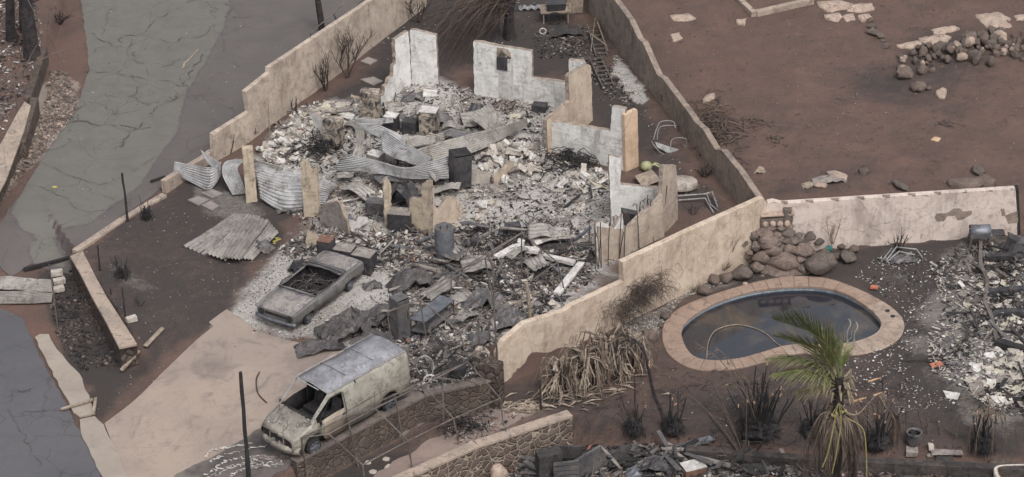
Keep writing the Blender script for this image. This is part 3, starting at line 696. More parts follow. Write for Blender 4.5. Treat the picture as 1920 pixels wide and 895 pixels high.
# W7 retaining wall
A = P(132, 478, 0); B = P(226, 652, 0)
w7 = thing('retaining_wall', 'low stone retaining wall with flat tan cap at the corner of the black yard', 'wall', A)
vwall('stone_face', 'stone_dark', A, B, [(0, .03, 'm'), (1, .03, 'm'), (1, -1.25, 'm'), (0, -1.0, 'm')], .42, w7, bevel=0)
capn = [P(132, 480, .13), P(175, 560, .13), P(224, 650, .13)]
cs = MB(); L_ = [P(x, y, .13) for x, y in [(131,480),(150,512),(172,556),(198,602),(223,651)]]; R_ = [P(x, y, .13) for x, y in [(155,470),(176,512),(200,556),(226,596),(257,644)]]
for i in range(4):
    q = [L_[i], L_[i+1], R_[i+1], R_[i]]; cs.add(q+[p-Vector((0, 0, .12)) for p in q], [(0, 1, 2, 3), (7, 6, 5, 4), (0, 4, 5, 1), (1, 5, 6, 2), (2, 6, 7, 3), (3, 7, 4, 0)])
cs.build('cap', 'cap', w7, bevel=.02)
vwall('stone_end', 'stone_dark', P(224, 652, 0), P(257, 645, 0), [(.02, .02, 'm'), (.98, .02, 'm'), (.98, -1.2, 'm'), (.02, -1.2, 'm')], .6, w7, bevel=0)
# W8 stone wall top-left
A = P(10, 385, 0); B = P(100, 140, 0)
w8 = thing('terrace_wall', 'rough stone terrace wall with a tan ledge at the far left above loose stones', 'wall', A)
_w8 = [P(-20, 430, 0), P(38, 300, 0), P(62, 215, 0), P(92, 120, 0)]
for i in range(3):
    a, b_ = _w8[i], _w8[i+1]
    vwall('stone_face', 'stone_mid', a, b_, [(0, .82, 'm'), (1.0, .82, 'm'), (1.0, -.2, 'm'), (0, -.2, 'm')], .3, w8, back=1, bevel=0)
ledge = MB(); L_ = [P(x, y, .86) for x, y in [(-20,305),(5,262),(32,212),(46,190)]]; R_ = [P(x, y, .86) for x, y in [(-20,395),(12,335),(44,248),(58,198)]]
for i in range(3):
    q = [L_[i], R_[i], R_[i+1], L_[i+1]]; ledge.add(q+[p-Vector((0, 0, .1)) for p in q], [(0, 1, 2, 3), (7, 6, 5, 4), (0, 4, 5, 1), (1, 5, 6, 2), (2, 6, 7, 3), (3, 7, 4, 0)])
ledge.build('ledge', 'cap', w8, bevel=.02)
# W2 right boundary wall: base on its left face
A = P(1100, 20, 0); B = P(1390, 390, 0)
w2 = thing('boundary_wall', 'long grey wall with stepped top between the burnt house and the bare back lot', 'wall', B)
vwall('wall', 'greywall', A, B, [(1082,-20),(1096,30),(1120,66),(1216,195),(1300,297),(1392,396),(1420,388),(1421,374),(1386,322),(1352,281),(1341,281),(1318,243),(1300,226),(1296,218),(1241,146),(1232,141),(1205,80),(1196,72),(1180,38),(1152,0),(1130,-30)], .26, w2, back=1)
# W3 pool/house diagonal wall
w3 = thing('boundary_wall', 'pale cream wall with vine climbing it, slanting between the burnt house and the pool', 'wall', P(936, 722, ZP))
A = P(936, 722, ZP); B = P(1434, 478, ZP)
m_ = P(1170, 604, ZP)
vwall('wall', 'cream_wall', A, B, [(936,728),(933,664),(944,640),(985,606),(1060,583),(1075,572),(1150,537),(1170,528),(1172,604),(1100,648),(1000,700)], .24, w3, jag=.01)
vwall('wall', 'cream_wall', A, B, [(1172.5,612),(1168,492),(1230,463),(1300,430),(1432,371),(1437,380),(1436,484),(1330,528),(1235,578)], .26, w3)
# W4 pink wall
A = P(1434, 478, ZP); B = P(1905, 441, ZP)
w4 = thing('garden_wall', 'pinkish plastered wall behind the pool with flaking grey patches', 'wall', A)
vwall('wall', 'pink_wall', A, B, [(1434,486),(1434,388),(1440,380),(1450,378),(1468,382),(1904,354),(1910,444),(1590,472)], .26, w4)
vwall('wall_end_post', 'charc', P(1908, 441, ZP), P(1916, 441, ZP), [(1907,444),(1905,354),(1910,352),(1914,444)], .3, w4)
for i in range(9):
    _tmp = MB(); p = topz(0, 1470+i*48, 381-i*2.95, A, B); _tmp.box(p+Vector((0, .08, -.03)), (.3, .16, .06)); _tmp.build('tie_block', 'greywall', w4)
pa = MB()
def wallpatch(pts, name, mat, A, B, th, parent):
    return vwall(name, mat, A-Vector((0, .0, 0))+Vector((0, -.006, 0)), B+Vector((0, -.006, 0)), pts, th, parent, jag=.015, bevel=0)
wallpatch([(1752,408),(1756,401),(1775,400),(1788,391),(1800,391),(1806,397),(1822,395),(1823,402),(1806,412),(1796,414),(1790,405),(1776,406),(1770,415),(1757,416)], 'bare_patch', 'greywall', A, B, .05, w4)
wallpatch([(1884,405),(1900,398),(1908,396),(1910,418),(1890,420)], 'bare_patch', 'greywall', A, B, .05, w4)
wallpatch([(1876,392),(1883,391),(1885,405),(1878,406)], 'bare_patch', 'greywall', A, B, .05, w4)
# W5 kerb wall under van
w5 = thing('retaining_wall', 'dark stone wall with a sooty kerb top directly below the van', 'wall', P(*W5B[1], ZP))
for i in range(3):
    a, b_ = P(*W5B[i], ZP), P(*W5B[i+1], ZP)
    vwall('stone_face', 'stone_mid', a, b_, [(0, .06, 'm'), (1, .06, 'm'), (1, ZP-.3, 'm'), (0, ZP-.3, 'm')], .3, w5, bevel=0)
cp = [fixz(P(*q, ZP)) for q in W5B]; cp = [Vector((p.x, p.y, .13)) for p in cp]
cap_strip('kerb_top', 'C5', cp, .34, .12, 1, w5) if False else None
M_['cap_dark'] = patchy('sooty_concrete', (114, 103, 96), (98, 89, 84), (74, 68, 66), 1.2, 22)
cap_strip('kerb_top', 'cap_dark', cp, .32, .12, 1, w5)
# W6 lower stone wall with tan cap
w6 = thing('retaining_wall', 'pale jointed stone wall with smooth tan cap at the bottom of the frame', 'wall', P(*W6B[1], ZL))
for i in range(2):
    a, b_ = P(*W6B[i], ZL), P(*W6B[i+1], ZL)
    vwall('stone_face', 'stone', a, b_, [(0, ZP+.06, 'm'), (1, ZP+.06, 'm'), (1, ZL-.3, 'm'), (0, ZL-.3, 'm')], .34, w6, bevel=0)
cp = [P(*q, ZL) for q in W6B]; cp = [Vector((p.x, p.y, ZP+.14)) for p in cp]
cap_strip('cap', 'cap', cp, .36, .12, 1, w6)
# terrace edge at the bottom right: blackened block wall
w9 = thing('terrace_wall', 'low blackened block wall along the edge of the yard below the burnt clumps', 'wall', P(1500, 868, ZL))
tb = [P(x, y, ZP-.4) for x, y in [(1285, 864), (1500, 882), (1920, 902), (2000, 906)]]
for a, b_ in zip(tb[:-1], tb[1:]):
    vwall('block_face', 'burnt_dark', a, b_, [(0, ZP+.05, 'm'), (1, ZP+.04, 'm'), (1, ZP-.7, 'm'), (0, ZP-.7, 'm')], .35, w9, bevel=0) if 'burnt_dark' in M_ else None
M_['burnt_dark'] = wallmat('burnt_dark_block', (84, 76, 72), (70, 64, 62), (44, 42, 42), .8, soot_amt=(.45, .6))
for a, b_ in zip(tb[:-1], tb[1:]):
    vwall('block_face', 'burnt_dark', a, b_, [(0, ZP+.05, 'm'), (1, ZP+.04, 'm'), (1, ZP-.7, 'm'), (0, ZP-.7, 'm')], .35, w9, bevel=0)
# pillar at the end of the cream wall
pl = thing('gate_pillar', 'grey stone pillar at the low end of the cream wall beside the pipe ladder', 'pillar', P(918, 745, ZP))
vwall('pillar_face', 'stone_dark', P(900, 762, ZP), P(938, 770, ZP), [(900,768),(896,700),(898,682),(934,690),(938,775)], .5, pl, bevel=.02)
vwall('pillar_face', 'burnt_post', P(886, 745, ZP), P(910, 752, ZP), [(886,752),(884,665),(890,655),(905,660),(911,668),(912,758)], .3, pl, bevel=.02)

# ------------------------------------------------------------------ house ruins
def ruin(label, mat, A, B, outline, thick=.18, jag=.035, name='ruined_wall', parent=None, **k):
    return vwall(name, mat, P(*A, 0), P(*B, 0), outline, thick, parent, jag=jag, label=label if parent is None else None, **k)
t = thing('ruined_wall', 'tall white wall corner with a jagged left side at the far end of the house', 'wall', P(772, 163, 0))
ruin('', 'white_wall', (772,163), (824,168), [(772,166),(768,57),(776,56),(818,66),(823,170)], parent=t, name='right_face', jag=.02)
ruin('', 'white_wall', (713,203), (773,164), [(713,206),(713,182),(720,178),(721,162),(727,158),(729,148),(736,143),(738,122),(742,120),(740,74),(766,58),(773,166)], parent=t, name='left_face', jag=.03)
for q in [(772,80),(777,92),(777,110),(775,100)]:
    pass
t = thing('ruined_wall', 'white wall with a door panel and a black meter box, low at its right', 'wall', P(890, 178, 0))
ruin('', 'white_wall', (889,178), (1066,207), [(889,181),(887,78),(905,79),(932,86),(997,96),(998,146),(1030,150),(1064,156),(1067,209)], parent=t, name='wall', jag=.018)
ww = P(889, 178, 0); w2b = P(1066, 207, 0)
vwall('soot_panel', 'burnt_post', ww+Vector((0, -.012, 0)), w2b+Vector((0, -.012, 0)), [(931,89),(951,92),(958,100),(958,112),(950,110),(950,134),(931,131)], .04, t, jag=.01)
vwall('meter_box', 'dark_steel', ww+Vector((0, -.1, 0)), w2b+Vector((0, -.1, 0)), [(931,107),(950,109),(950,134),(931,131)], .1, t)
vwall('door_panel', 'ashw', ww+Vector((0, -.01, 0)), w2b+Vector((0, -.01, 0)), [(934,136),(958,138),(959,106),(962,108),(963,192),(935,188)], .03, t, bevel=.004)
ruin('short white wall fragment standing behind the tan cross wall', 'white_wall', (1066,200), (1096,205), [(1066,204),(1066,112),(1092,114),(1096,120),(1096,206)], jag=.02)
t = thing('ruined_wall', 'tan cross wall stepping down from a tall end behind the low white wall', 'wall', P(1110, 226, 0))
ruin('', 'cream_wall', (1028,292), (1111,226), [(1028,296),(1025,226),(1068,190),(1066,144),(1075,136),(1104,121),(1108,124),(1112,228)], parent=t, name='wall', back=1, thick=.2)
t = thing('ruined_wall', 'low white wall with a taller cracked right end and an orange side face', 'wall', P(1030, 285, 0))
ruin('', 'white_wall', (1027,284), (1172,322), [(1027,288),(1024,229),(1040,228),(1100,238),(1144,246),(1147,200),(1172,204),(1173,326)], parent=t, name='wall', jag=.02)
ruin('', 'orange_face', (1174,322), (1198,312), [(1174,326),(1171,214),(1194,204),(1196,208),(1198,316)], parent=t, name='side_face', jag=.01) if False else None
M_['orange_face'] = wallmat('orange_plaster', (194, 170, 146), (182, 158, 134), (140, 112, 90), .0, soot_amt=(.6, .8))
ruin('', 'orange_face', (1174,324), (1198,313), [(1174,328),(1171,216),(1194,205),(1196,209),(1198,318)], parent=t, name='side_face', jag=.01)
bk = MB()   # loose toothed edge left
for k in range(7):
    p = topz(0, 1022-(k % 2)*5, 285-k*8, P(1027,284,0), P(1172,322,0)); bk.box(p, (.22, .18, .16), Matrix.Rotation(.3, 3, 'Z'), jit=.02)
bk.build('toothed_block', 'rubble2', t)
t = thing('ruined_wall', 'flaked white wall with two upright stubs near the round concrete slab', 'wall', P(1145, 405, 0))
ruin('', 'white_wall', (1145,408), (1244,398), [(1145,410),(1141,292),(1165,296),(1164,346),(1200,350),(1238,353),(1244,310),(1246,400)], parent=t, name='wall', jag=.02)
ruin('', 'tan_wall', (1244,440), (1272,412), [(1244,445),(1241,362),(1244,310),(1268,310),(1270,345),(1272,416)], parent=t, name='outer_face', jag=.02)
t = thing('ruined_wall', 'broken sloping wall stub with bent reinforcing bars sticking up along it', 'wall', P(1130, 495, 0))
ruin('', 'tan_wall', (1128,498), (1246,444), [(1128,502),(1122,455),(1120,425),(1140,428),(1165,430),(1180,425),(1200,405),(1225,385),(1242,364),(1247,446)], parent=t, name='wall', jag=.04)
ruin('', 'white_wall', (1120,500), (1170,478), [(1120,504),(1117,420),(1130,412),(1150,430),(1168,400),(1170,480)], parent=t, name='white_panel', jag=.03, thick=.12)
rb = MB()
for k in range(24):
    p = P(1105+k*6+random.uniform(-4, 4), 510-k*3+random.uniform(-6, 8), 0); h = random.uniform(1.0, 2.1)
    lean = Vector((random.uniform(-.25, .25), random.uniform(-.2, .2), 0)); pts = [p, p+Vector((0, 0, h*.5))+lean*.4, p+Vector((0, 0, h))+lean]
    if random.random() < .6:
        s_ = random.choice((-1, 1)); pts += [p+Vector((s_*.08, 0, h+.06))+lean, p+Vector((s_*.16, 0, h-.04))+lean]
    b2 = MB(); b2.tube(pts, .018, 5); b2.build('reinforcing_bar', 'twig', t)
vwall('window_box', 'dark_steel', P(1170, 432, .0)+Vector((0, 0, 0)), P(1200, 428, 0), [(1170,428),(1169,398),(1199,404),(1198,412),(1180,430)], .4, t)

# posts
def post(label, mat, A, B, outline, thick, side_mat=None, nm='burnt_post', cat='pillar', jag=.03):
    return vwall(nm, mat, P(*A, 0), P(*B, 0), outline, thick, None, jag=jag, label=label, cat=cat)
post('slim tan post standing in front of the crumpled zinc sheets, left of the two', 'tan_post', (462,382), (484,380), [(462,383),(454,280),(474,278),(483,382)], .28, jag=.012)
post('tan post with a broken notched top, right of the two before the zinc sheets', 'tan_post', (570,408), (598,410), [(570,409),(563,308),(574,303),(579,318),(583,325),(594,311),(598,411)], .28, jag=.012)
post('burnt grey block column beside the jagged white wall corner', 'burnt_post', (676,234), (712,236), [(676,236),(673,175),(708,177),(712,238)], .55, jag=.01)
post('soot streaked tan column at the left end of the twisted zinc heap', 'burnt_post', (607,282), (638,286), [(607,285),(604,226),(636,228),(640,289)], .5, jag=.01)
post('thin broken white post standing among black appliances in the middle', 'tan_post', (722,432), (736,430), [(722,434),(718,340),(726,334),(733,345),(736,432)], .18)
t = thing('ruined_wall', 'jagged cream wall corner with toothed blocks beside the grey water tank', 'wall', P(805, 446, 0))
ruin('', 'tan_post', (768,434), (806,447), [(768,436),(767,372),(790,374),(791,345),(800,342),(806,340),(808,449)], parent=t, name='left_face', jag=.03)
ruin('', 'cream_wall', (808,447), (866,408), [(808,450),(804,340),(812,338),(815,385),(826,392),(836,372),(846,368),(850,378),(858,372),(868,392),(864,412),(848,420),(840,424)], parent=t, name='right_face', jag=.03, thick=.15)
t = thing('ruined_wall', 'leaning slab of broken plastered wall on the left side of the house front', 'wall', P(625, 430, 0))
ruin('', 'rubble3', (600,422), (655,446), [(600,424),(598,388),(615,380),(634,378),(650,415),(656,448),(640,446)], parent=t, name='grey_face', jag=.03, thick=.14)
ruin('', 'tan_post', (633,434), (656,446), [(633,436),(633,380),(637,376),(648,410),(656,447)], parent=t, name='tan_face', jag=.02, thick=.16)
# back lot kerb
kb = MB(); q = [P(1372, -12, .1), P(1412, 26, .1), P(1524, 2, .1)]
kb.beam(q[0], q[1]+(q[1]-q[0]).normalized()*.1, .26, .3); kb.beam(q[1]+Vector((.13, 0, 0)), q[2], .26, .3)
kb.build('footing', 'cap', label='L shaped low concrete footing at the top of the bare lot', cat='footing', bevel=.02)
# ------------------------------------------------------------------ pool
pool = thing('swimming_pool', 'kidney shaped pool with murky water and worn terracotta coping', 'swimming pool', P(1465, 600, ZC))
inn = catm([P(x, y, ZC) for x, y in POOL_IN], 8, True)
outr = catm([P(x, y, ZC) for x, y in POOL_OUT], 8, True)
def near_out(p, c):
    # outer point along the outward normal direction: closest on the outer curve
    return min(outr, key=lambda q: (q-p).length)
NI = len(inn); pairs = []
for i, p in enumerate(inn):
    d = (inn[(i+1) % NI]-inn[i-1]).normalized(); n = Vector((-d.y, d.x, 0))
    cen = sum(inn, Vector())/NI
    if n.dot(near_out(p, cen)-p) < 0: n = -n
    # distance to outer curve along n
    best = min(outr, key=lambda q: ((q-p).cross(n)).length + (0 if (q-p).dot(n) > 0 else 9))
    pairs.append((p, p+n*min(1.1, max(.35, (best-p).dot(n)))))
# smooth widths
wds = [(b-a).length for a, b in pairs]
for _ in range(6): wds = [(wds[i-1]+wds[i]*2+wds[(i+1) % NI])/4 for i in range(NI)]
for i, (a, b) in enumerate(pairs): pairs[i] = (a, a+(b-a).normalized()*wds[i])
cop = MB(); cop2 = MB(); slabn = 4
for s0 in range(0, NI, slabn):
    ids = [(s0+k) % NI for k in range(slabn+1)]
    if s0+slabn > NI: ids = [(s0+k) % NI for k in range(NI-s0+1)]
    tgt = cop2 if 62 < s0 < 118 else cop
    jz = random.uniform(-.004, .004); A_ = []; 
    for kk, i in enumerate(ids):
        a, b = pairs[i]; g = .008
        if kk in (0, len(ids)-1):
            j = ids[1] if kk == 0 else ids[-2]
            dd = (pairs[j][0]-a).normalized()*g; a = a+dd; b = b+(pairs[j][1]-b).normalized()*g
        inward = (a-b).normalized()*.04
        A_.append((a+inward, b))
    rows = [[a+Vector((0, 0, jz-.12)) for a, b in A_], [a+Vector((0, 0, jz-.02)) for a, b in A_], [a-(a-b).normalized()*.025+Vector((0, 0, jz)) for a, b in A_], [b+(a-b).normalized()*.03+Vector((0, 0, jz)) for a, b in A_], [b+Vector((0, 0, jz-.02)) for a, b in A_], [b+Vector((0, 0, -.16)) for a, b in A_]]
    tgt.grid(rows)
    for e_ in (0, -1):
        tgt.add([r_[e_] for r_ in rows], [(0, 1, 2, 3, 4, 5)])
cop.build('coping', 'coping', pool); cop2.build('coping', 'coping_pale', pool, label='worn stained coping at the right end')
tl = MB(); rows = [[a+Vector((0, 0, -.02)) for a, b in pairs+pairs[:1]], [a+Vector((0, 0, -.30)) for a, b in pairs+pairs[:1]]]; tl.grid(rows); tl.build('tile_band', 'tile', pool)
bs = MB(); cen = sum(inn, Vector())/NI
rows = [[a+Vector((0, 0, -.30)) for a, b in pairs+pairs[:1]], [a+Vector((0, 0, -1.1)) for a, b in pairs+pairs[:1]], [a+(cen-a)*.35+Vector((0, 0, -1.25)) for a, b in pairs+pairs[:1]], [cen+(a-cen)*.02+Vector((0, 0, -1.35)) for a, b in pairs+pairs[:1]]]
bs.grid(rows); bs.build('basin', 'basin', pool)
m, nt, b = new_mat('murky_water', .04); b.inputs['Base Color'].default_value = lin((44, 42, 42)); b.inputs['Specular IOR Level'].default_value = .9; b.inputs['IOR'].default_value = 1.5
v = coordn(nt); c = mixc(nt, ramp(nt, noisen(nt, v, .5, 6, .6, .6), [(.5, BW[0]), (.66, BW[1])]), lin((38, 40, 47)), lin((74, 66, 58)))  # sky reflection is tinted into the bluish base; brown patches are murk
sc_ = ramp(nt, noisen(nt, v, 26, 3, .6), [(.72, BW[0]), (.74, BW[1])])
c = mixc(nt, sc_, c, lin((120, 112, 104)))
nt.links.new(c, b.inputs['Base Color']); rr = ramp(nt, noisen(nt, v, .7, 5, .6, .3), [(.45, (.02,)*3+(1,)), (.7, (.16,)*3+(1,))]); nt.links.new(rr, b.inputs['Roughness'])
bump(nt, b, noisen(nt, v, 3, 2, .5), .02, .01); M_['water'] = m
wt = MB(); wt.add([a+Vector((0, 0, -.24)) for a, b in pairs], [list(range(NI))]); wo = wt.build('water', 'water', pool)
if wo.data.polygons[0].normal.z < 0: wo.data.flip_normals()
# small drain holes in the coping
for x, y in [(1664, 583), (1674, 593)]:
    hb = MB(); p = P(x, y, ZC+.004); hb.cyl(p, p+Vector((0, 0, .004)), .1, .1, 14); hb.build('skimmer_hole', 'charc', pool)
rl = thing('pool_ladder', 'curved steel grab rails standing at the near edge of the pool', 'ladder', P(1590, 645, ZC))
f1 = P(1588, 643, ZC); f2 = P(1601, 648, ZC)
for f_, dx in ((f1, 0), (f2, .05)):
    top = VP(1586+dx*100, 612, f_)
    mbb = MB(); mbb.tube(catm([f_+Vector((0, 0, -.02)), f_+Vector((0, 0, .5)), f_+Vector((.12, .1, .72)), f_+Vector((.1, .45, .74)), f_+Vector((.02, .75, .45)), f_+Vector((0, .85, -.3))], 6), .024, 6)
    mbb.build('rail', 'white_metal', rl)
hs_ = MB(); hs_.tube(catm([P(1325, 672, ZC+.03), P(1329, 640, ZC-.15), P(1345, 618, ZC-.2), P(1385, 609, ZC-.21), P(1430, 622, ZC-.21), P(1462, 648, ZC-.2), P(1490, 652, ZC+.03)], 8), .018, 5)
hs_.build('pool_hose', 'timber', label='thin pale hose looping through the pool water', cat='hose')

# ------------------------------------------------------------------ lofted vehicles
def interp_key(keys, x):
    for (xa, A_), (xb, B_) in zip(keys[:-1], keys[1:]):
        if xa <= x <= xb:
            t = (x-xa)/(xb-xa+1e-9); return [(a[0]+(b_[0]-a[0])*t, a[1]+(b_[1]-a[1])*t) for a, b_ in zip(A_, B_)]
    return keys[-1][1] if x > keys[-1][0] else keys[0][1]
def loft(keys, xs, arches, classify, base_r, dent=0.0, seed=0):
    """returns dict part -> MB ; local coordinates"""
    parts = {}; nl = len(keys[0][1]); secs = []
    for x in xs:
        s_ = interp_key(keys, x); s_ = [list(q) for q in s_]
        for xa, r_, z0 in arches:
            if abs(x-xa) < r_: s_[0][1] = max(s_[0][1], z0+math.sqrt(r_*r_-(x-xa)**2))
        secs.append(s_)
    for side in (1, -1):
        for i in range(len(xs)-1):
            for j in range(nl-1):
                xm = (xs[i]+xs[i+1])/2; nm = classify(xm, j, side)
                if nm is None: continue
                q = [(xs[i], secs[i][j]), (xs[i+1], secs[i+1][j]), (xs[i+1], secs[i+1][j+1]), (xs[i], secs[i][j+1])]
                vs = []
                for x, (y, z) in q:
                    v_ = Vector((x, y*side, z))
                    if dent:
                        dz = noise.noise(v_*1.3+Vector((seed, 0, 0)))*dent+noise.noise(v_*3.1)*dent*.4
                        v_ += Vector((0, dz*side if y > .55 else 0, dz*.6 if z > .6 else 0))
                    vs.append(v_)
                parts.setdefault(nm, MB()).add(vs, [(3, 2, 1, 0) if side > 0 else (0, 1, 2, 3)])
    return parts, secs
def weld(o, dist=.0008, smooth=True):
    bm = bmesh.new(); bm.from_mesh(o.data); bmesh.ops.remove_doubles(bm, verts=bm.verts[:], dist=dist)
    if smooth:
        for f in bm.faces: f.smooth = True
        for e in bm.edges:
            if len(e.link_faces) == 2 and e.calc_face_angle(0) > R(32): e.smooth = False
    bm.to_mesh(o.data); bm.free()
def finish(parts, root, mats, solid=.02):
    for nm, mbb in parts.items():
        o = mbb.build(nm.split('#')[0], [mats.get(nm, 'car_body'), 'charc'], root, world=False); weld(o)
        md = o.modifiers.new('t', 'SOLIDIFY'); md.thickness = solid; md.offset = -1; md.material_offset = 1; md.material_offset_rim = 0
def wheel(root, x, y, r, side, w=.22, tyre=True, z=None):
    z = r if z is None else z
    mb = MB(); pr = [(w*.5, r*.72), (w*.5, r*.94), (w*.32, r), (-w*.32, r), (-w*.5, r*.94), (-w*.5, r*.72)]
    rows = []
    for k in range(21):
        t = 2*math.pi*k/20; rows.append([Vector((x+rr_*math.cos(t), y+dy, z+rr_*math.sin(t))) for dy, rr_ in pr])
    mb.grid(rows); wo_ = mb.build('wheel', 'charc', root, world=False, smooth=True)
    rm = MB(); yo = y+side*w*.45
    rows = []
    for k in range(21):
        t = 2*math.pi*k/20; rows.append([Vector((x+rr_*math.cos(t), yo+dy, z+rr_*math.sin(t))) for dy, rr_ in ((side*.03, r*.74), (side*.03, r*.66), (-side*.05, r*.6), (-side*.05, r*.02))])
    rm.grid(rows)
    for k in range(6):
        t = 2*math.pi*k/6; rm.beam((x, yo, z), (x+r*.62*math.cos(t), yo+side*.01, z+r*.62*math.sin(t)), .06, .05)
    rm.cyl((x, yo-.03, z), (x, yo+side*.05, z), .09, .06, 10)
    ro = rm.build('rim', 'grey_steel', wo_, world=False)
# van
pf, pr_ = P(590, 852, 0), P(731, 772, 0)
mid = (pf+pr_)/2; h = (pf-pr_); WB = h.length/2; h.normalize(); lf = Vector((-h.y, h.x, 0))
cen = mid-lf*.93
van = thing('burnt_van', 'burnt out cargo van with pale greenish sides, ash grey roof and missing windshield', 'van', cen, math.atan2(h.y, h.x))
XF, XR = WB, -WB
def K(y, z): return list(zip(y, z))
full = K([.97,1.0,.99,.91,.80,.45,0], [.36,.92,1.27,1.88,2.04,2.13,2.15])
keys = [(XR-1.05, K([.90,.93,.92,.85,.74,.4,0], [.45,.9,1.25,1.84,1.98,2.05,2.07])),
        (XR-.92, full), (XF-.88, K([.97,1.0,.98,.88,.80,.45,0], [.36,.92,1.25,1.86,2.0,2.09,2.11])),
        (XF-.02, K([.97,1.0,.96,.89,.80,.42,0], [.36,.9,1.16,1.22,1.27,1.33,1.34])),
        (XF+.55, K([.95,.98,.93,.85,.72,.4,0], [.36,.84,1.0,1.06,1.09,1.12,1.13])),
        (XF+.78, K([.86,.88,.86,.78,.68,.38,0], [.40,.72,.88,.93,.96,.98,.98])),
        (XF+.88, K([.80,.80,.78,.72,.62,.36,0], [.44,.66,.78,.84,.86,.88,.88]))]
xs = sorted(set([round(q, 3) for q in [XR-1.05, XR-.98, XR-.92, XR-.7, *[XR+k for k in (-.46,-.42,-.34,-.2,0,.2,.34,.42,.46)], XR+.9, -.6, 0, .5, XF-1.55, XF-1.45, XF-1.2, XF-.88, *[XF+k for k in (-.46,-.42,-.34,-.2,-.02,.2,.34,.42,.46)], XF-.6, XF+.55, XF+.68, XF+.78, XF+.88]]))
def cls(x, j, side):
    if XF-.88 < x < XF-.02 and j in (4, 5): return None
    if XF-1.45 < x < XF-.25 and j == 2: return None
    if x > XF-.02 and j >= 3: return 'hood'
    if XF-1.5 < x < XF-.46 and j <= 1: return 'door' if side > 0 else 'door#r'
    if j >= 4: return 'roof'
    return 'body'
parts, secs = loft(keys, xs, [(XF, .47, .36), (XR, .47, .36)], cls, 0, .03, 3)
for q in ('door', 'door#r'):
    for v_ in parts[q].v: v_.y *= 1.012
finish(parts, van, {'body': 'van_side', 'roof': 'van_roof', 'hood': 'van_hood', 'door': 'van_door', 'door#r': 'van_door'})
g = MB()    # rear wall
s_ = interp_key(keys, xs[0]); ring = [Vector((xs[0], y, z)) for y, z in s_]+[Vector((xs[0], -y, z)) for y, z in s_[::-1][1:]]; g.add(ring, [list(range(len(ring)))])
g.build('rear_door', 'van_side', van, world=False)
g = MB(); g.box((XF+.80, 0, .72), (.1, 1.45, .34)); g.build('grille_opening', 'charc', van, world=False)
# torn grille frame and bumper
g = MB(); bp = []
for k in range(13):
    t = (k/12-.5)*2; y = t*.98; x = XF+.95-.28*abs(t)**3; bp.append((x, y))
rows = [[Vector((x-.04, y, .30+.03*noise.noise(Vector((y*2, 0, 1))))) for x, y in bp], [Vector((x+.04, y, .36)) for x, y in bp], [Vector((x+.05, y, .52+.02*noise.noise(Vector((y*3, 0, 0))))) for x, y in bp], [Vector((x-.05, y, .58+.03*noise.noise(Vector((y*4, 5, 0))))) for x, y in bp]]
g.grid(rows); bo = g.build('bumper', 'van_hood', van, world=False, smooth=True, solid=.02)
for s in (1, -1):
    g = MB()
    for k in range(4):
        a = Vector((XF+.86-.03*k, s*(.1+.17*k), .9-.02*k)); b_ = Vector((XF+.84-.05*k, s*(.27+.17*k), .87-.03*k)); g.beam(a, b_, .05, .08+.04*random.random(), jit=.012)
        g.beam(a+Vector((0, 0, -.3)), b_+Vector((0, 0, -.29)), .05, .05, jit=.01)
    g.beam((XF+.78, s*.72, .86), (XF+.76, s*.78, .6), .06, .08)
    g.beam((XF+.86, s*.34, .86), (XF+.86, s*.36, .6), .03, .04)
    g.build('grille_frame', 'van_hood', van, world=False)
for s in (1, -1):
    g = MB(); g.cyl((XF+.74, s*.62, .74), (XF+.82, s*.6, .74), .1, .13, 12); g.build('headlight', 'dark_steel', van, world=False)
g = MB(); g.box((-.1, 0, .55), (2*WB+1.5, 1.7, .12)); g.box((XF-.1, 0, .8), (.5, 1.6, .7), jit=.05); g.box((XF-1.9, 0, 1.3), (.05, 1.7, 1.3)); g.build('interior', 'charc', van, world=False)
for y in (.45, -.45):
    g = MB(); g.box((XF-1.25, y, .75), (.5, .48, .12)); g.beam((XF-1.5, y, .75), (XF-1.65, y, 1.35), .45, .06)
    for k in range(5): g.tube([(XF-1.05-.1*k, y-.2, .85), (XF-1.05-.1*k, y, .93), (XF-1.05-.1*k, y+.2, .85)], .015, 4)
    g.build('seat_frame', 'char', van, world=False)
g = MB(); g.tube([(XF-.75+.0*math.cos(t), .45+.19*math.cos(t), 1.12+.17*math.sin(t)) for t in np.linspace(0, 6.28, 17)], .015, 5); g.tube([(XF-.3, .45, .95), (XF-.75, .45, 1.12)], .02, 5); g.build('steering_wheel', 'char', van, world=False)
g = MB()   # ash heap on the cowl and dashboard
for k in range(34): blob(g, (XF-.02+random.uniform(-.06, .1), random.uniform(-.75, .75), 1.27+random.uniform(0, .03)), (random.uniform(.02, .07), random.uniform(.04, .12), .015), k, .4, 1.5, ICO1)
g.build('melted_dashboard', 'rubble3', van, world=False)
g = MB()   # windshield frame, drip rails
for s in (1, -1):
    g.tube([(XF-.02, s*.82, 1.28), (XF-.88, s*.82, 2.02)], .025, 5)
    g.tube([(XF-.9, s*.84, 2.03), (XR-.95, s*.83, 2.05)], .018, 4)
g.tube([(XF-.88, -.8, 2.02), (XF-.86, 0, 2.13), (XF-.88, .8, 2.02)], .025, 5)
g.build('frame_rail', 'white_metal', van, world=False)
for k in range(3):
    g = MB(); g.box((XR+.3+k*1.3, 0, 2.152), (.05, 1.1, .014)); g.build('roof_rib', 'van_roof', van, world=False)
g = MB(); g.box((XF-1.38, 1.02, 1.05), (.14, .03, .05)); g.build('door_handle', 'charc', van, world=False)
for x in (XF, XR):
    for s in (1, -1): wheel(van, x, s*.86, .31, s, .2)
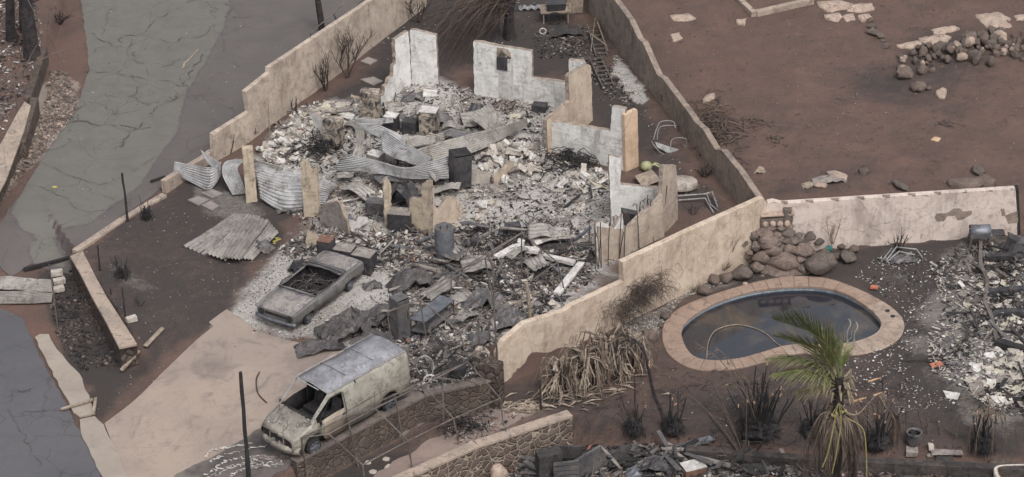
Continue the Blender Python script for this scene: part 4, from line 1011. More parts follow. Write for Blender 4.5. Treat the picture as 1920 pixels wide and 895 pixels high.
for s in (1, -1):
    g = MB(); yy = s*1.02
    g.tube([(XF-1.5, yy, .42), (XF-1.5, yy, 1.25), (XF-1.46, s*.93, 1.86), (XF-.93, s*.91, 1.88), (XF-.35, s*.965, 1.3), (XF-.3, yy, .92)], .014, 4); g.build('door_seam', 'charc', van, world=False)
    g = MB(); g.box((XF-.3, s*1.03, 1.2), (.06, .1, .12), jit=.02); g.build('mirror', 'charc', van, world=False)
g = MB(); g.box((-.3, 0, 1.2), (.04, 1.78, 1.6)); g.build('cab_blackout', 'charc', van, world=False)  # added black panel that makes the view through the cab windows dark
# scorched seams on the side
g = MB()
for x in (XF-1.52, XF-2.0, XR+.75): g.box((x, 1.006, .85), (.012, .012, .7))
g.box((0, 1.004, 1.06), (3.2, .012, .02)); g.build('panel_seam', 'pipe', van, world=False)

# burnt car
qa, qb = P(556, 628, 0), P(686, 524, 0)
h = (qa-qb); Lc = h.length; h.normalize(); lf = Vector((-h.y, h.x, 0)); cen = (qa+qb)/2-lf*.9
car = thing('burnt_car', 'burnt out old sedan without a roof, rusty hood and open charred cabin', 'car', cen, math.atan2(h.y, h.x))
HL = Lc/2
full = K([.86,.92,.93,.80,.45,0], [.26,.5,.80,.86,.87,.88])
keys = [(-HL, K([.80,.84,.84,.74,.42,0], [.34,.5,.72,.77,.79,.8])), (-HL+.12, K([.84,.9,.9,.78,.44,0], [.3,.5,.80,.85,.87,.88])), (-1.0, K([.86,.92,.93,.80,.45,0], [.26,.5,.84,.9,.93,.94])), (-.9, full),
        (.8, K([.86,.92,.93,.8,.45,0], [.26,.5,.82,.87,.89,.9])), (HL-.25, K([.86,.9,.9,.78,.42,0], [.28,.5,.78,.8,.81,.82])), (HL-.02, K([.84,.86,.86,.76,.42,0], [.36,.5,.74,.76,.76,.77])), (HL, K([.82,.84,.84,.74,.42,0], [.4,.5,.72,.74,.74,.75]))]
XF2, XR2 = HL-.85, -HL+1.0
xs = sorted(set([round(q, 3) for q in [-HL, -HL+.12, -HL+.4, *[XR2+k for k in (-.38,-.34,-.25,-.12,0,.12,.25,.34,.38)], -1.0, -.9, -.4, 0, .4, .8, *[XF2+k for k in (-.38,-.34,-.25,-.12,0,.12,.25,.34,.38)], HL-.25, HL-.02, HL]]))
def cls2(x, j, side):
    if -.95 < x < .8 and j >= 3: return None
    if x > .8 and j >= 3: return 'hood'
    if x < -.95 and j >= 3: return 'trunk_lid'
    if -.5 < x < .8 and j <= 1: return 'door' if side > 0 else 'door#r'
    return 'body'
parts, _ = loft(keys, xs, [(XF2, .37, .24), (XR2, .37, .24)], cls2, 0, .055, 9)
finish(parts, car, {'body': 'car_body', 'hood': 'car_hood', 'trunk_lid': 'car_hood', 'door': 'car_body', 'door#r': 'car_body'})
g = MB(); g.box((HL-.03, 0, .57), (.06, 1.66, .34)); g.build('grille', 'car_body', car, world=False)
g = MB(); g.box((-HL+.04, 0, .55), (.06, 1.6, .3)); g.build('rear_panel', 'dark_steel', car, world=False)
g = MB(); g.box((HL+.005, 0, .6), (.02, .95, .12)); g.build('grille_slot', 'charc', car, world=False)
for s in (1, -1):
    g = MB(); g.cyl((HL-.06, s*.64, .6), (HL+.05, s*.64, .6), .12, .13, 16); g.build('headlight', 'charc', car, world=False)
g = MB(); rows = [[Vector((HL+.12-.1*abs(t)**3, t*.92, z_+.01*math.sin(t*5))) for t in np.linspace(-1, 1, 13)] for z_ in (.30, .33, .42, .45)]
rows[0] = [p-Vector((.05, 0, 0)) for p in rows[0]]; rows[3] = [p-Vector((.06, 0, 0)) for p in rows[3]]
g.grid(rows); g.build('bumper', 'grey_steel', car, world=False, solid=.02, smooth=True)
g = MB(); rows = [[Vector((-HL-.1+.08*abs(t)**3, t*.9, z_)) for t in np.linspace(-1, 1, 9)] for z_ in (.34, .48)]; g.grid(rows); g.build('bumper', 'grey_steel', car, world=False, solid=.03)
g = MB(); g.box((0, 0, .3), (3.2, 1.6, .06))
for k in range(60): blob(g, (random.uniform(-.9, .8), random.uniform(-.7, .7), random.uniform(.34, .5)), (random.uniform(.05, .16),)*2+(random.uniform(.03, .1),), k, .5, 1.5, ICO1)
g.box((.85, 0, .6), (.1, 1.6, .45)); g.box((-1.0, 0, .6), (.1, 1.6, .45)); g.build('cabin_floor', 'charc', car, world=False)
g = MB()
for k in range(70):
    q = Vector((random.uniform(-.85, .75), random.uniform(-.7, .7), random.uniform(.45, .75))); d = Vector((random.gauss(0, .2), random.gauss(0, .2), random.gauss(0, .1))); g.tube([q-d, q+Vector((0, 0, .05)), q+d], .014, 4, random.randrange(2), cap=False)
g.build('seat_spring', ['char', 'pipe'], car, world=False)
for x in (-.1, -.75):
    g = MB()
    for y in np.linspace(-.6, .6, 9): g.tube([(x-.25, y, .82), (x-.12, y, .55), (x+.22, y, .5)], .012, 4)
    for q in ((x-.25, .82), (x-.12, .56), (x+.22, .5)): g.tube([(q[0], -.62, q[1]), (q[0], .62, q[1])], .016, 4)
    g.build('seat_frame', 'char', car, world=False)
g = MB(); g.tube([(.32+.02*math.cos(t), .38+.18*math.cos(t), .8+.16*math.sin(t)) for t in np.linspace(0, 6.28, 15)], .013, 5); g.tube([(.32, .38, .8), (.7, .38, .62)], .018, 5); g.build('steering_wheel', 'char', car, world=False)
g = MB(); hoop = catm([(.86, -.84, .88), (1.0, -.6, .96), (1.06, 0, .99), (1.0, .6, .96), (.86, .84, .88)], 5); g.tube(hoop, .03, 6)
g.tube(catm([(.86, -.84, .88), (.5, -.9, .9), (0, -.88, .88)], 4), .025, 5); g.tube(catm([(.86, .84, .88), (.7, .86, .98), (.3, .88, .92), (-.6, .86, .9), (-1, .8, .96)], 4), .025, 5)
g.tube(catm([(-.95, -.8, .92), (-.75, -.7, 1.12), (-.72, 0, 1.18), (-.78, .7, 1.1), (-.95, .82, .92)], 5), .03, 5); g.build('windshield_frame', 'dark_steel', car, world=False)
g = MB(); rows = [[Vector((-.72-.1*math.cos(t*1.6)+.03*noise.noise(Vector((t*4, 0, 0))), t*.82, .98+.05*noise.noise(Vector((t*5, 2, 0))))) for t in np.linspace(-1, 1, 15)], [Vector((-1.0-.1*math.cos(t*1.6), t*.84, .98+.03*noise.noise(Vector((t*5, 7, 0))))) for t in np.linspace(-1, 1, 15)], [Vector((-1.22, t*.78, .92)) for t in np.linspace(-1, 1, 15)]]
g.grid(rows); g.build('rear_shelf', 'burnt_steel', car, world=False, solid=.02, smooth=True)
for x in (XF2, XR2):
    for s in (1, -1): wheel(car, x, s*.78, .24, s, .16)

M_['zinc_old'] = patchy('zinc_old', (142, 137, 132), (120, 115, 110), (88, 82, 78), 1.4, 24, .6, .3, bmp=.25, bd=.004)
# ------------------------------------------------------------------ corrugated sheets
def corr(label, rows, waves=10, mat='zinc', zb=0, amp=.036, n=26, crumple=.03, group=None, name='roofing_sheet', seed=0, ppx=True):
    R3_ = [catm([P(x, y, z+zb) if ppx else Vector((x, y, z)) for x, y, z in r_], max(2, int(n/(len(r_)-1)))) for r_ in rows]
    m_ = min(len(r_) for r_ in R3_); ns = waves*6
    gridp = []
    for j in range(ns+1):
        t = j/ns*(len(R3_)-1); k = min(int(t), len(R3_)-2); f = t-k
        line = []
        for i in range(m_):
            ps = [R3_[min(max(k+q, 0), len(R3_)-1)][i] for q in (-1, 0, 1, 2)]
            p = .5*((2*ps[1])+(ps[2]-ps[0])*f+(2*ps[0]-5*ps[1]+4*ps[2]-ps[3])*f*f+(3*ps[1]-ps[0]-3*ps[2]+ps[3])*f**3) if len(R3_) > 2 else ps[1].lerp(ps[2], f)
            line.append(p)
        gridp.append(line)
    out = []
    for j in range(ns+1):
        line = []
        for i in range(m_):
            a = gridp[min(j+1, ns)][i]-gridp[max(j-1, 0)][i]; b_ = gridp[j][min(i+1, m_-1)]-gridp[j][max(i-1, 0)]
            nn = a.cross(b_); nn = nn.normalized() if nn.length > 1e-9 else Vector((0, 0, 1))
            q = gridp[j][i]; wv = math.sin(j/ns*waves*2*math.pi)*amp
            cr = noise.noise(q*1.7+Vector((seed, 0, 0)))*crumple*2+noise.noise(q*5)*crumple*.5
            line.append(q+nn*(wv+cr))
        out.append(line)
    mb = MB(); mb.grid(out)
    # ragged ends
    o = mb.build(name, mat, label=label, cat='roofing sheet', group=group or 'corrugated roofing sheets fallen around the house', smooth=True)
    md = o.modifiers.new('t', 'SOLIDIFY'); md.thickness = .012
    return o
corr('curled zinc sheet hanging over the road edge, leftmost of all by the wall stub', [[(327,304,.95),(365,311,.85),(396,314,.85),(413,303,.95)], [(326,314,.7),(363,327,.5),(394,336,.45),(413,315,.7)], [(326,324,.4),(360,343,.1),(392,357,.02),(413,328,.4)]], 9)
corr('narrow folded zinc flap rising above the leftmost curled sheet', [[(377,282,1.2),(393,293,1.1),(412,306,.95)], [(384,301,.95),(398,314,.7),(411,326,.55)]], 6, seed=1)
corr('buckled zinc sheet standing left of the slim tan post', [[(441,298,1.0),(421,306,.9),(418,328,.7),(437,366,.1)], [(463,300,1.),(446,314,.8),(452,335,.5),(463,364,.1)]], 8, 'zinc', seed=2)
corr('wide crumpled zinc sheet slumped between and behind the two tan posts', [[(474,306,1.25),(520,316,1.15),(580,324,1.1),(632,350,.6)], [(482,335,.85),(530,350,.8),(580,354,.75),(618,364,.4)], [(488,372,.3),(530,397,.05),(575,393,.1),(606,386,.1)]], 14, 'zinc', crumple=.08, seed=3)
corr('curved zinc strip across the top of the crumpled sheet behind the tan posts', [[(474,296,1.4),(500,305,1.35),(531,315,1.25)], [(476,308,1.1),(500,320,1.0),(525,326,1.0)]], 5, 'zinc_warm', seed=4)
for i, (lb, rows) in enumerate([
    ('leftmost sheet of the zinc fan lying on the black yard', [[(343,462,.04),(395,430,.1),(441,400,.15)], [(384,479,.03),(422,446,.1),(470,402,.18)]]),
    ('second sheet from the left in the zinc fan on the black yard', [[(388,474,.12),(425,442,.18),(464,400,.24)], [(424,487,.04),(448,450,.14),(490,406,.22)]]),
    ('third sheet from the left in the zinc fan on the black yard', [[(418,480,.14),(437,446,.2),(468,400,.27)], [(450,484,.05),(474,452,.14),(506,410,.2)]]),
    ('rightmost sheet of the zinc fan lying on the black yard', [[(442,480,.12),(474,444,.2),(500,408,.27)], [(474,483,.03),(505,450,.1),(523,432,.13)]])]):
    corr(lb, [[(x, y+i*1.5, z+(.0, .1, .2, .02)[i]) for x, y, z in r_] for r_ in rows], 5, 'zinc_warm' if i % 2 else 'zinc_old', seed=10+i, crumple=.018, amp=.04)
corr('long zinc sheet reaching right across the middle of the rubble', [[(988,222,.75),(930,240,.7),(870,254,.65),(800,275,.75),(762,286,.9)], [(990,233,.5),(940,262,.35),(880,290,.25),(812,306,.3),(778,318,.4)]], 9, 'zinc_warm', seed=20)
corr('short zinc sheet tilted up at the far middle of the rubble', [[(918,192,.9),(934,222,.45),(946,241,.3)], [(880,220,.6),(905,240,.4),(916,249,.25)]], 8, 'zinc_warm', seed=21)
corr('upper twisted zinc sheet in the central heap', [[(712,240,1.4),(745,260,1.3),(780,280,1.1),(810,297,.9)], [(718,286,.9),(750,301,.8),(780,311,.6),(802,313,.5)]], 11, seed=22, crumple=.06)
corr('lowest pale zinc sheet of the central heap, bent in a long bow', [[(656,290,1.1),(700,300,1.0),(760,315,.9),(800,305,1.),(842,293,1.1)], [(636,304,.8),(695,312,.75),(760,325,.6),(800,322,.7),(842,314,.8)], [(618,320,.4),(690,323,.5),(760,334,.4),(800,336,.4),(842,335,.5)]], 10, seed=23)
corr('narrow zinc strip curling upright beside the soot streaked column', [[(646,232,1.6),(664,240,1.4),(668,265,1.1),(656,300,.6)], [(661,226,1.7),(682,245,1.4),(680,280,1.),(676,306,.6)]], 5, 'zinc_warm', seed=24)
corr('shaded zinc sheet behind the twisted one in the central heap', [[(672,231,1.5),(715,238,1.4),(756,257,1.1)], [(684,246,1.2),(722,264,1.),(762,286,.8)]], 7, 'zinc', seed=25, crumple=.06)
corr('small zinc sheet below the streaked black cabinet', [[(760,262,.6),(800,255,.6),(832,250,.7)], [(765,278,.4),(805,272,.4),(835,268,.4)]], 6, 'zinc_warm', seed=26)
corr('flat grey zinc piece between the two burnt columns', [[(664,222,.9),(700,224,.9),(736,220,.9)], [(668,232,.7),(702,234,.7),(738,230,.7)]], 4, 'zinc', seed=27)
zpit = G(60, 570).z
corr('upper zinc sheet of the pile beside the street', [[(-40,520,.45),(30,521,.5),(96,526,.45)], [(-40,543,.35),(30,543,.4),(98,548,.3)]], 9, 'zinc_warm', zpit+.05, seed=30, group='corrugated sheets beside the street')
corr('lower zinc sheet of the pile beside the street', [[(-40,546,.38),(40,546,.4),(101,536,.35)], [(-40,570,.03),(40,570,.03),(97,568,.03)]], 9, 'zinc_warm', zpit+.05, seed=31, group='corrugated sheets beside the street')

# ------------------------------------------------------------------ canopies of bent pipe
def pipes(t, lst, r=.028, mat='pipe', nm='pipe'):
    for pts in lst:
        g = MB(); g.tube(pts, r, 6); g.build(nm, mat, t)
can = thing('canopy_frame', 'rusty gabled pipe frame standing over the path below the van', 'frame', P(750, 830, ZP))
F = lambda x, y: P(x, y, ZP)
feetR = [F(684, 905), F(773, 880), F(860, 828), F(944, 799)]; feetL = [F(580, 915), F(672, 876), F(757, 832), F(832, 800)]
eL = [(565,821), (651,781), (740,740), (829,699)]; rg = [(616,814), (703,766), (793,722), (877,679)]; eR = [(680,872), (765,827), (850,785), (938,747)]
L3 = [VP(*q, f_) for q, f_ in zip(eL, feetL)]; R3p = [VP(*q, f_) for q, f_ in zip(eR, feetR)]; M3 = [VP(*q, (a+b)/2) for q, a, b in zip(rg, feetL, feetR)]
pipes(can, [[a, b] for a, b in zip(feetL, L3)]+[[a, b] for a, b in zip(feetR, R3p)], .03, nm='post')
pipes(can, [[a, b, c_] for a, b, c_ in zip(L3, M3, R3p)], .028, nm='rafter')
pipes(can, [L3, M3, R3p], .026, nm='rail')
can2 = thing('canopy_frame', 'larger sooty pipe frame collapsed over the black cabinets and work table', 'frame', P(880, 640, 0))
def up(foot, *tops):
    f_ = G(*foot); return [f_]+[VP(x, y, f_) for x, y in tops]
a1 = up((738,655), (731,620), (726,586)); a2 = up((846,560), (846,516)); a3 = up((978,520), (978,437))
b1 = up((801,644), (787,562)); b2 = up((933,590), (924,560), (909,484)); 
c1 = up((872,662), (862,622)); c2 = up((993,572), (986,535)); c3 = up((1061,556), (1052,520), (1045,492))
pipes(can2, [a1, a2, a3, b1, b2, c1, c2, c3], .03, nm='post')
pipes(can2, [[a1[-1], a2[-1], a3[-1]], [b1[-1], b2[-1], VP(978, 437, G(978, 520))], [c1[-1], c2[-1], c3[-1]]], .028, nm='rail')
pipes(can2, [[a1[-1], b1[-1], c1[-1]], [a2[-1], b2[-1], c2[-1]], [a3[-1], c3[-1]], [VP(850, 520, G(850, 600)), VP(905, 577, G(905, 640))]], .026, nm='rafter')
f5 = G(936, 722)
tw = thing('pipe_ladder', 'tall bent pipe post with ladder rungs against the low end of the cream wall', 'frame', f5)
q0 = P(936, 722, ZP); pipes(tw, [[q0]+[VP(x, y, q0) for x, y in [(932,665),(927,590),(924,500),(910,470)]]], .04, nm='post')
q1 = P(921, 705, ZP); pipes(tw, [[q1]+[VP(x, y, q1) for x, y in [(919,660),(917,602)]], [VP(897,600,q1), VP(899,655,q1)], [VP(893,596,q1), VP(920,603,q1)], [VP(897,628,q1), VP(922,640,q1)]], .035, nm='rung')
# steam pipe leaning over wall and white post
g = MB(); q = P(995, 605, 0); g.tube([q, VP(991, 560, q), VP(987, 530, q)], .07, 8); g.build('standing_pipe', 'timber', label='pale upright stub of pipe rising behind the cream wall', cat='pipe')

# ------------------------------------------------------------------ appliances and cabinets
def cabinet(label, px, w, d, h, rot=0, mat='dark_steel', kind='cabinet', name='burnt_cabinet', tilt=0, doors=1, topmat=None, z0=0):
    p = G(*px) if z0 == 0 else P(*px, z0)
    t = thing(name, label, kind, p, R(rot))
    tm = Matrix.Rotation(R(tilt), 4, 'Y')
    def add(mb, nm, m_):
        for v_ in mb.v: v_.xyz = tm @ v_
        return mb.build(nm, m_, t, world=False, bevel=.008)
    g = MB(); e = .025
    g.box((-w/2+e/2, 0, h/2), (e, d, h), jit=.008); g.box((w/2-e/2, 0, h/2), (e, d, h), jit=.008); g.box((0, d/2-e/2, h/2), (w-2*e, e, h), jit=.008); g.box((0, 0, e/2), (w-2*e, d, e))
    add(g, 'body', mat)
    g = MB(); nx_ = 6; rows = []
    for i in range(nx_+1):
        rows.append([Vector((-w/2+w*i/nx_, -d/2+d*j/nx_, h+.012-(.03*random.random() if 0 < i < nx_ and 0 < j < nx_ else 0))) for j in range(nx_+1)])
    g.grid(rows); 
    for v_ in g.v: v_.xyz = tm @ v_
    g.build('top', topmat or mat, t, world=False, solid=.02)
    dw = (w-2*e)/doors
    for k in range(doors):
        g = MB(); g.box((-w/2+e+dw*(k+.5), -d/2+.012, h*.52), (dw-.02, .025, h*.9), jit=.006); dr = add(g, 'door', mat)
        g = MB(); g.box((-w/2+e+dw*(k+.85), -d/2-.02, h*.6), (.025, .03, h*.18)); 
        for v_ in g.v: v_.xyz = tm @ v_
        g.build('handle', 'char', dr, world=False)
    return t
cabinet('black cabinet standing left of the two by the streaked white one', (735, 246), .55, .5, .75, -18, topmat='rubble2')
cabinet('low black cabinet tucked against the streaked burnt white cabinet', (770, 250), .6, .5, .6, -18, topmat='char')
cabinet('tall scorched refrigerator with tan and black streaks', (806, 252), .75, .6, 1.15, -14, mat='burnt_post', kind='refrigerator', name='burnt_refrigerator', topmat='ashw')
cabinet('tall black locker at the right end of the zinc sheets', (862, 350), .75, .7, 1.55, 20, mat='dark_steel', doors=1, topmat='charc', tilt=3)
cabinet('tall narrow black cabinet, leftmost of three beside the burnt car', (614, 497), .55, .55, 1.15, -20, topmat='rust')
cabinet('burnt stove with ash top, middle of three beside the burnt car', (648, 500), .75, .6, .85, -22, kind='stove', name='burnt_stove', topmat='rubble3', doors=2)
cabinet('burnt washing machine open at the front, rightmost of three beside the burnt car', (684, 508), .8, .65, .8, -24, kind='washing machine', name='burnt_washer', topmat='rubble3')
cabinet('tall steel cabinet standing by the pipe frame behind the van', (752, 636), .55, .5, 1.8, 38, mat='burnt_steel')
cabinet('open black box lying near the far right of the house floor', (962, 436), .6, .4, .35, 10, kind='box', name='burnt_box')
cabinet('small black box on the ash beside the far white wall', (1012, 208), .6, .45, .3, -15, kind='box', name='burnt_box')
cabinet('short black block between the jagged cream wall and the thin post', (752, 434), .9, .6, .9, -12, topmat='rubble3', name='burnt_appliance', kind='appliance')
cabinet('yellow stained black box left of the thin broken post', (705, 402), .7, .5, .6, -12, name='burnt_appliance', kind='appliance', mat='burnt_steel')
cabinet('grey crate sitting on the twisted zinc heap', (705, 306), .6, .5, .45, -30, mat='rubble3', topmat='ashw', kind='box', name='burnt_box')
cabinet('small dark box beside the grey water tank', (892, 462), .35, .3, .3, 5, kind='box', name='burnt_box')
# hood of sheet over appliances
def crumple(label, px, size, mat='dark_steel', name='crumpled_sheet', cat='sheet metal', z=0, rot=0, amp=.35, seed=0, n=14, group=None, arch=.5):
    n = max(6, int(n*.6)); rs_ = random.Random(seed); J = [[(rs_.uniform(-.09, .09), rs_.uniform(-.09, .09), rs_.uniform(-.12, .16)) for _ in range(n+1)] for _ in range(n+1)]
    p = G(*px); g = MB(); rows = []
    for i in range(n+1):
        row = []
        for j in range(n+1):
            u, v_ = i/n*2-1+J[i][j][0], j/n*2-1+J[i][j][1]
            hh = J[i][j][2]*size[2]+arch*(1-u*u)*size[2]*(1-.3*v_*v_)+noise.noise(Vector((u*1.8+seed, v_*1.8, seed*.7)))*amp*size[2]+abs(noise.noise(Vector((u*4, v_*4+seed, 3))))*amp*.5*size[2]
            k = Vector((u*size[0]/2*(1+.12*noise.noise(Vector((v_*3, seed, 0)))), v_*size[1]/2*(1+.12*noise.noise(Vector((u*3, seed, 9)))), max(.015, hh+z)))
            row.append(p+Matrix.Rotation(R(rot), 3, 'Z') @ k)
        rows.append(row)
    g.grid(rows); o = g.build(name, mat, label=label, cat=cat, group=group, solid=.015)
    return o
M_['wreck_steel'] = patchy('wreck_steel', (88, 84, 84), (64, 61, 63), (120, 112, 106), 2.2, 26, .7, .2, bmp=.4)
crumple('black bent sheet draped over the appliance behind the thin broken post', (757, 396), (1.3, 1.0, 1.5), seed=2, rot=-20, arch=.8)
crumple('crumpled black car body wreck on the near side of the burnt car', (655, 626), (2.4, 1.3, .9), 'wreck_steel', 'car_wreck', 'wreck', seed=4, rot=35, arch=.8, n=22)
crumple('folded black sheet heap left of the tall steel cabinet', (722, 595), (1.6, .9, .6), 'wreck_steel', seed=6, rot=30)
crumple('arched black fender between the car and the pipe frame', (775, 545), (1.9, 1.0, .9), 'wreck_steel', 'fender_panel', 'wreck', seed=8, rot=10, arch=.8)
crumple('dark tarpaulin like panel bent over at the right of the work table', (905, 575), (1.8, 1.2, .9), 'burnt_steel', seed=10, rot=-10)
crumple('blue grey burnt panel just behind the low end of the cream wall', (955, 610), (1.6, 1.2, .9), 'burnt_steel', seed=12, rot=20)
crumple('flat black panel lying right of the work table', (880, 520+60), (1.2, .7, .4), 'dark_steel', seed=14, rot=-5)
crumple('black folded sheet at the foot of the tall white wall corner', (776, 188), (1.3, .7, .5), 'burnt_steel', seed=16, rot=-10)
crumple('black scrap of sheet leaning near the short tilted zinc sheet', (893, 215), (1.1, .8, .6), 'dark_steel', seed=18, rot=30)
crumple('dark steel flap lying on the right edge of the zinc fan', (490, 466), (1.0, .6, .5), 'burnt_steel', seed=20, rot=-35)
crumple('scorched engine cover standing behind the trunk of the burnt car', (560, 515), (.8, .5, 1.1), 'dark_steel', 'burnt_cover', 'wreck', seed=22, rot=-30)
crumple('rusty round scrap plate behind the slanting cream wall', (1010, 560), (2.2, 1.3, .12), 'rust', 'rusty_plate', 'scrap', seed=24, rot=-10, arch=.2)
# work table
t = thing('work_table', 'grey steel work table with lower shelf under the collapsed pipe frame', 'table', P(808, 600, 0))
cr_ = [P(768, 598, .78), P(797, 604, .78), P(852, 562, .78), P(825, 553, .78)]
g = MB(); g.add(cr_+[q-Vector((0, 0, .04)) for q in cr_], [(0, 1, 2, 3), (7, 6, 5, 4), (0, 4, 5, 1), (1, 5, 6, 2), (2, 6, 7, 3), (3, 7, 4, 0)]); g.build('table_top', 'grey_steel', t)
g = MB(); g.add([q-Vector((0, 0, .5)) for q in cr_]+[q-Vector((0, 0, .53)) for q in cr_], [(0, 1, 2, 3), (7, 6, 5, 4), (0, 4, 5, 1), (1, 5, 6, 2), (2, 6, 7, 3), (3, 7, 4, 0)]); g.build('shelf', 'burnt_steel', t)
for q in cr_:
    g = MB(); qq = q+(sum(cr_, Vector())/4-q)*.05; g.beam(qq-Vector((0, 0, .04)), qq-Vector((0, 0, .78)), .05, .05); g.build('leg', 'dark_steel', t)
# water heater
p = G(835, 490); t = thing('water_heater', 'upright grey cylindrical water tank with a ragged lid', 'water heater', p)
g = MB(); rows = []
for z, r_ in ((0, .36), (.04, .38), (.9, .38), (1.45, .375), (1.5, .35)): rows.append([p+Vector((r_*math.cos(a), r_*math.sin(a), z)) for a in np.linspace(0, 6.283, 29)])
g.grid(rows); g.build('tank', 'grey_steel', t, smooth=True)
g = MB(); rows = []
for z, r_ in ((1.5, .35), (1.52, .36), (1.5, .3), (1.44, .2), (1.45, .01)): rows.append([p+Vector((r_*math.cos(a), r_*math.sin(a), z+.015*math.sin(a*5))) for a in np.linspace(0, 6.283, 29)])
g.grid(rows); g.build('lid', 'burnt_steel', t, smooth=True)
g = MB(); g.tube([p+Vector((.12, 0, 1.45)), p+Vector((.12, 0, 1.62))], .025, 6); g.tube([p+Vector((-.12, 0, 1.45)), p+Vector((-.14, 0, 1.58))], .025, 6); g.build('pipe', 'char', t)
# ------------------------------------------------------------------ loose debris nobody could count
def slivers(name, poly, n, ln, mats, weights, label, wd=(.008, .03)):
    pts = in_poly(poly, n); mb = MB(); order = random.choices(range(len(mats)), weights, k=n)
    xs = np.array([p[0] for p in pts]); ys = np.array([p[1] for p in pts]); zs = hzv(xs, ys)+rip(xs, ys)
    for (x, y), z, mi in zip(pts, zs, order):
        L_ = random.uniform(*ln)*random.choice((.5, .7, 1)); a = random.uniform(0, 3.14); t = random.gauss(0, .25); d = Vector((math.cos(a), math.sin(a), t))*L_/2; c = Vector((x, y, z+random.uniform(.03, .14)+abs(t)*L_*.4)); w_ = random.uniform(*wd)
        mb.beam(c-d, c+d, w_*random.uniform(1, 3), w_, mi)
    return mb.build(name, mats, label=label, kind='stuff', origin=(0, 0, 0))
def chips(name, poly, n, sizes, mats, weights, label, thick=.5, dz=0.0, dens=None, lift=0.0):
    pts = in_poly(poly, n); mb = MB(); xs = np.array([p[0] for p in pts]); ys = np.array([p[1] for p in pts]); zs = hzv(xs, ys)+rip(xs, ys)
    nz = vnoise(xs, ys, .5, 31); nd = vnoise(xs, ys, 1.1, 33)
    dk = [m_ in ('charc', 'char', 'burnt_steel', 'twig', 'dark_steel') for m_ in mats]
    wa = [w_*(4 if d_ else .5) for w_, d_ in zip(weights, dk)]; wb = [w_*(.35 if d_ else 1.2) for w_, d_ in zip(weights, dk)]
    order = [random.choices(range(len(mats)), wa if q_ > .55 else wb)[0] for q_ in nd]
    for (x, y), z, q, mi in zip(pts, zs, nz, order):
        if dens and random.random() > dens(q): continue
        s = sizes[0]+(sizes[1]-sizes[0])*random.random()**2.2; t = s*random.uniform(.12, thick); asp = random.choice((.8, .8, .6, .3, .15)) if s > .04 else .8; st_ = 1.0 if asp > .5 else 1.5
        k = random.choice((4, 4, 5)); a0 = random.uniform(0, 6.28); rot = rnd_rot(.5)
        top = []; bot = []
        for i in range(k):
            a = a0+i*6.283/k; r_ = s*random.uniform(.55, 1)*(1 if i % 2 else .8)
            top.append(rot @ Vector((r_*math.cos(a)*st_, r_*math.sin(a)*asp, t/2))); bot.append(rot @ Vector((r_*math.cos(a)*st_, r_*math.sin(a)*asp, -t/2)))
        c = Vector((x, y, z+random.uniform(.0, .05)+lift+s*.2))
        fs = [list(range(k)), list(range(k, 2*k))[::-1]]+[(i, i+k, (i+1) % k+k, (i+1) % k) for i in range(k)]
        mb.add([c+v for v in top+bot], fs, mi)
    return mb.build(name, mats, label=label, kind='stuff', origin=(0, 0, 0))
W = ['rubble', 'rubble2', 'rubble3', 'charc', 'ashw', 'beige', 'rust', 'burnt_steel']
H2 = gpoly([(490,290),(510,240),(570,200),(700,190),(780,150),(880,170),(1040,205),(1060,240),(1030,290),(1140,330),(1140,410),(1200,420),(1130,470),(1120,520),(1030,580),(960,600),(860,600),(760,540),(700,480),(600,440),(520,390),(480,340)])
chips('ash_debris', H2, 14000, (.015, .12), W, (22, 14, 22, 22, 6, 3, 3, 3), 'pale chips and ash covering the burnt house floor')
chips('fine_ash', H2, 8000, (.015, .045), ['ashw', 'rubble2', 'charc'], (5, 5, 5), 'fine white ash flakes on the house floor')
HC = gpoly([(520,470),(600,430),(700,440),(900,430),(1120,470),(1100,540),(960,630),(900,660),(740,650),(690,610),(760,540),(700,510),(560,500)])
chips('charred_debris', HC, 8500, (.02, .2), ['charc', 'char', 'rubble3', 'burnt_steel', 'rubble', 'rust', 'ashw'], (4, 4, 7, 4, 6, 1, 4), 'black and grey charred fragments in front of the house', .4)
RD = gpoly([(1745,500),(1800,470),(1925,455),(1990,560),(1990,800),(1870,775),(1800,730),(1745,700),(1735,640),(1770,580)])
chips('tile_debris', RD, 9500, (.015, .13), ['ashw', 'rubble2', 'beige', 'rubble3', 'charc', 'grey_steel', 'rubble'], (3, 3, 2, 9, 10, 4, 7), 'heap of broken tiles and ash right of the pool', .25, dens=lambda q: 1 if q > .5 else .35)
chips('tile_debris', gpoly([(1650,480),(1745,470),(1760,560),(1700,700),(1800,760),(1700,780),(1560,690),(1690,640),(1690,580),(1600,520)]), 900, (.02, .09), ['ashw', 'rubble2', 'rubble3', 'charc'], (4, 4, 3, 3), 'scattered pale chips on the dark soil around the pool', .3)
chips('burnt_debris', gpoly([(1005,835),(1100,838),(1260,838),(1300,858),(1500,876),(1540,930),(900,960),(860,930)]), 4800, (.03, .24), ['charc', 'char', 'rubble3', 'rubble2', 'burnt_steel', 'rust', 'ashw', 'beige'], (12, 10, 7, 1, 6, 2, 1, 1), 'burnt household debris along the bottom edge', .4)
chips('soil_chips', gpoly([(140,480),(310,370),(480,390),(520,470),(430,560),(390,600),(250,760),(180,770),(258,650)]), 750, (.008, .05), ['rubble', 'rubble2', 'rubble3', 'charc'], (2, 2, 5, 8), 'small pale chips on the black yard', .3)
slivers('dry_twigs', BACKLOT, 1300, (.06, .4), ['twig', 'twig_pale', 'soil_lump'], (3, 2, 4), 'thin dry twigs scattered on the bare back lot', (.004, .012))
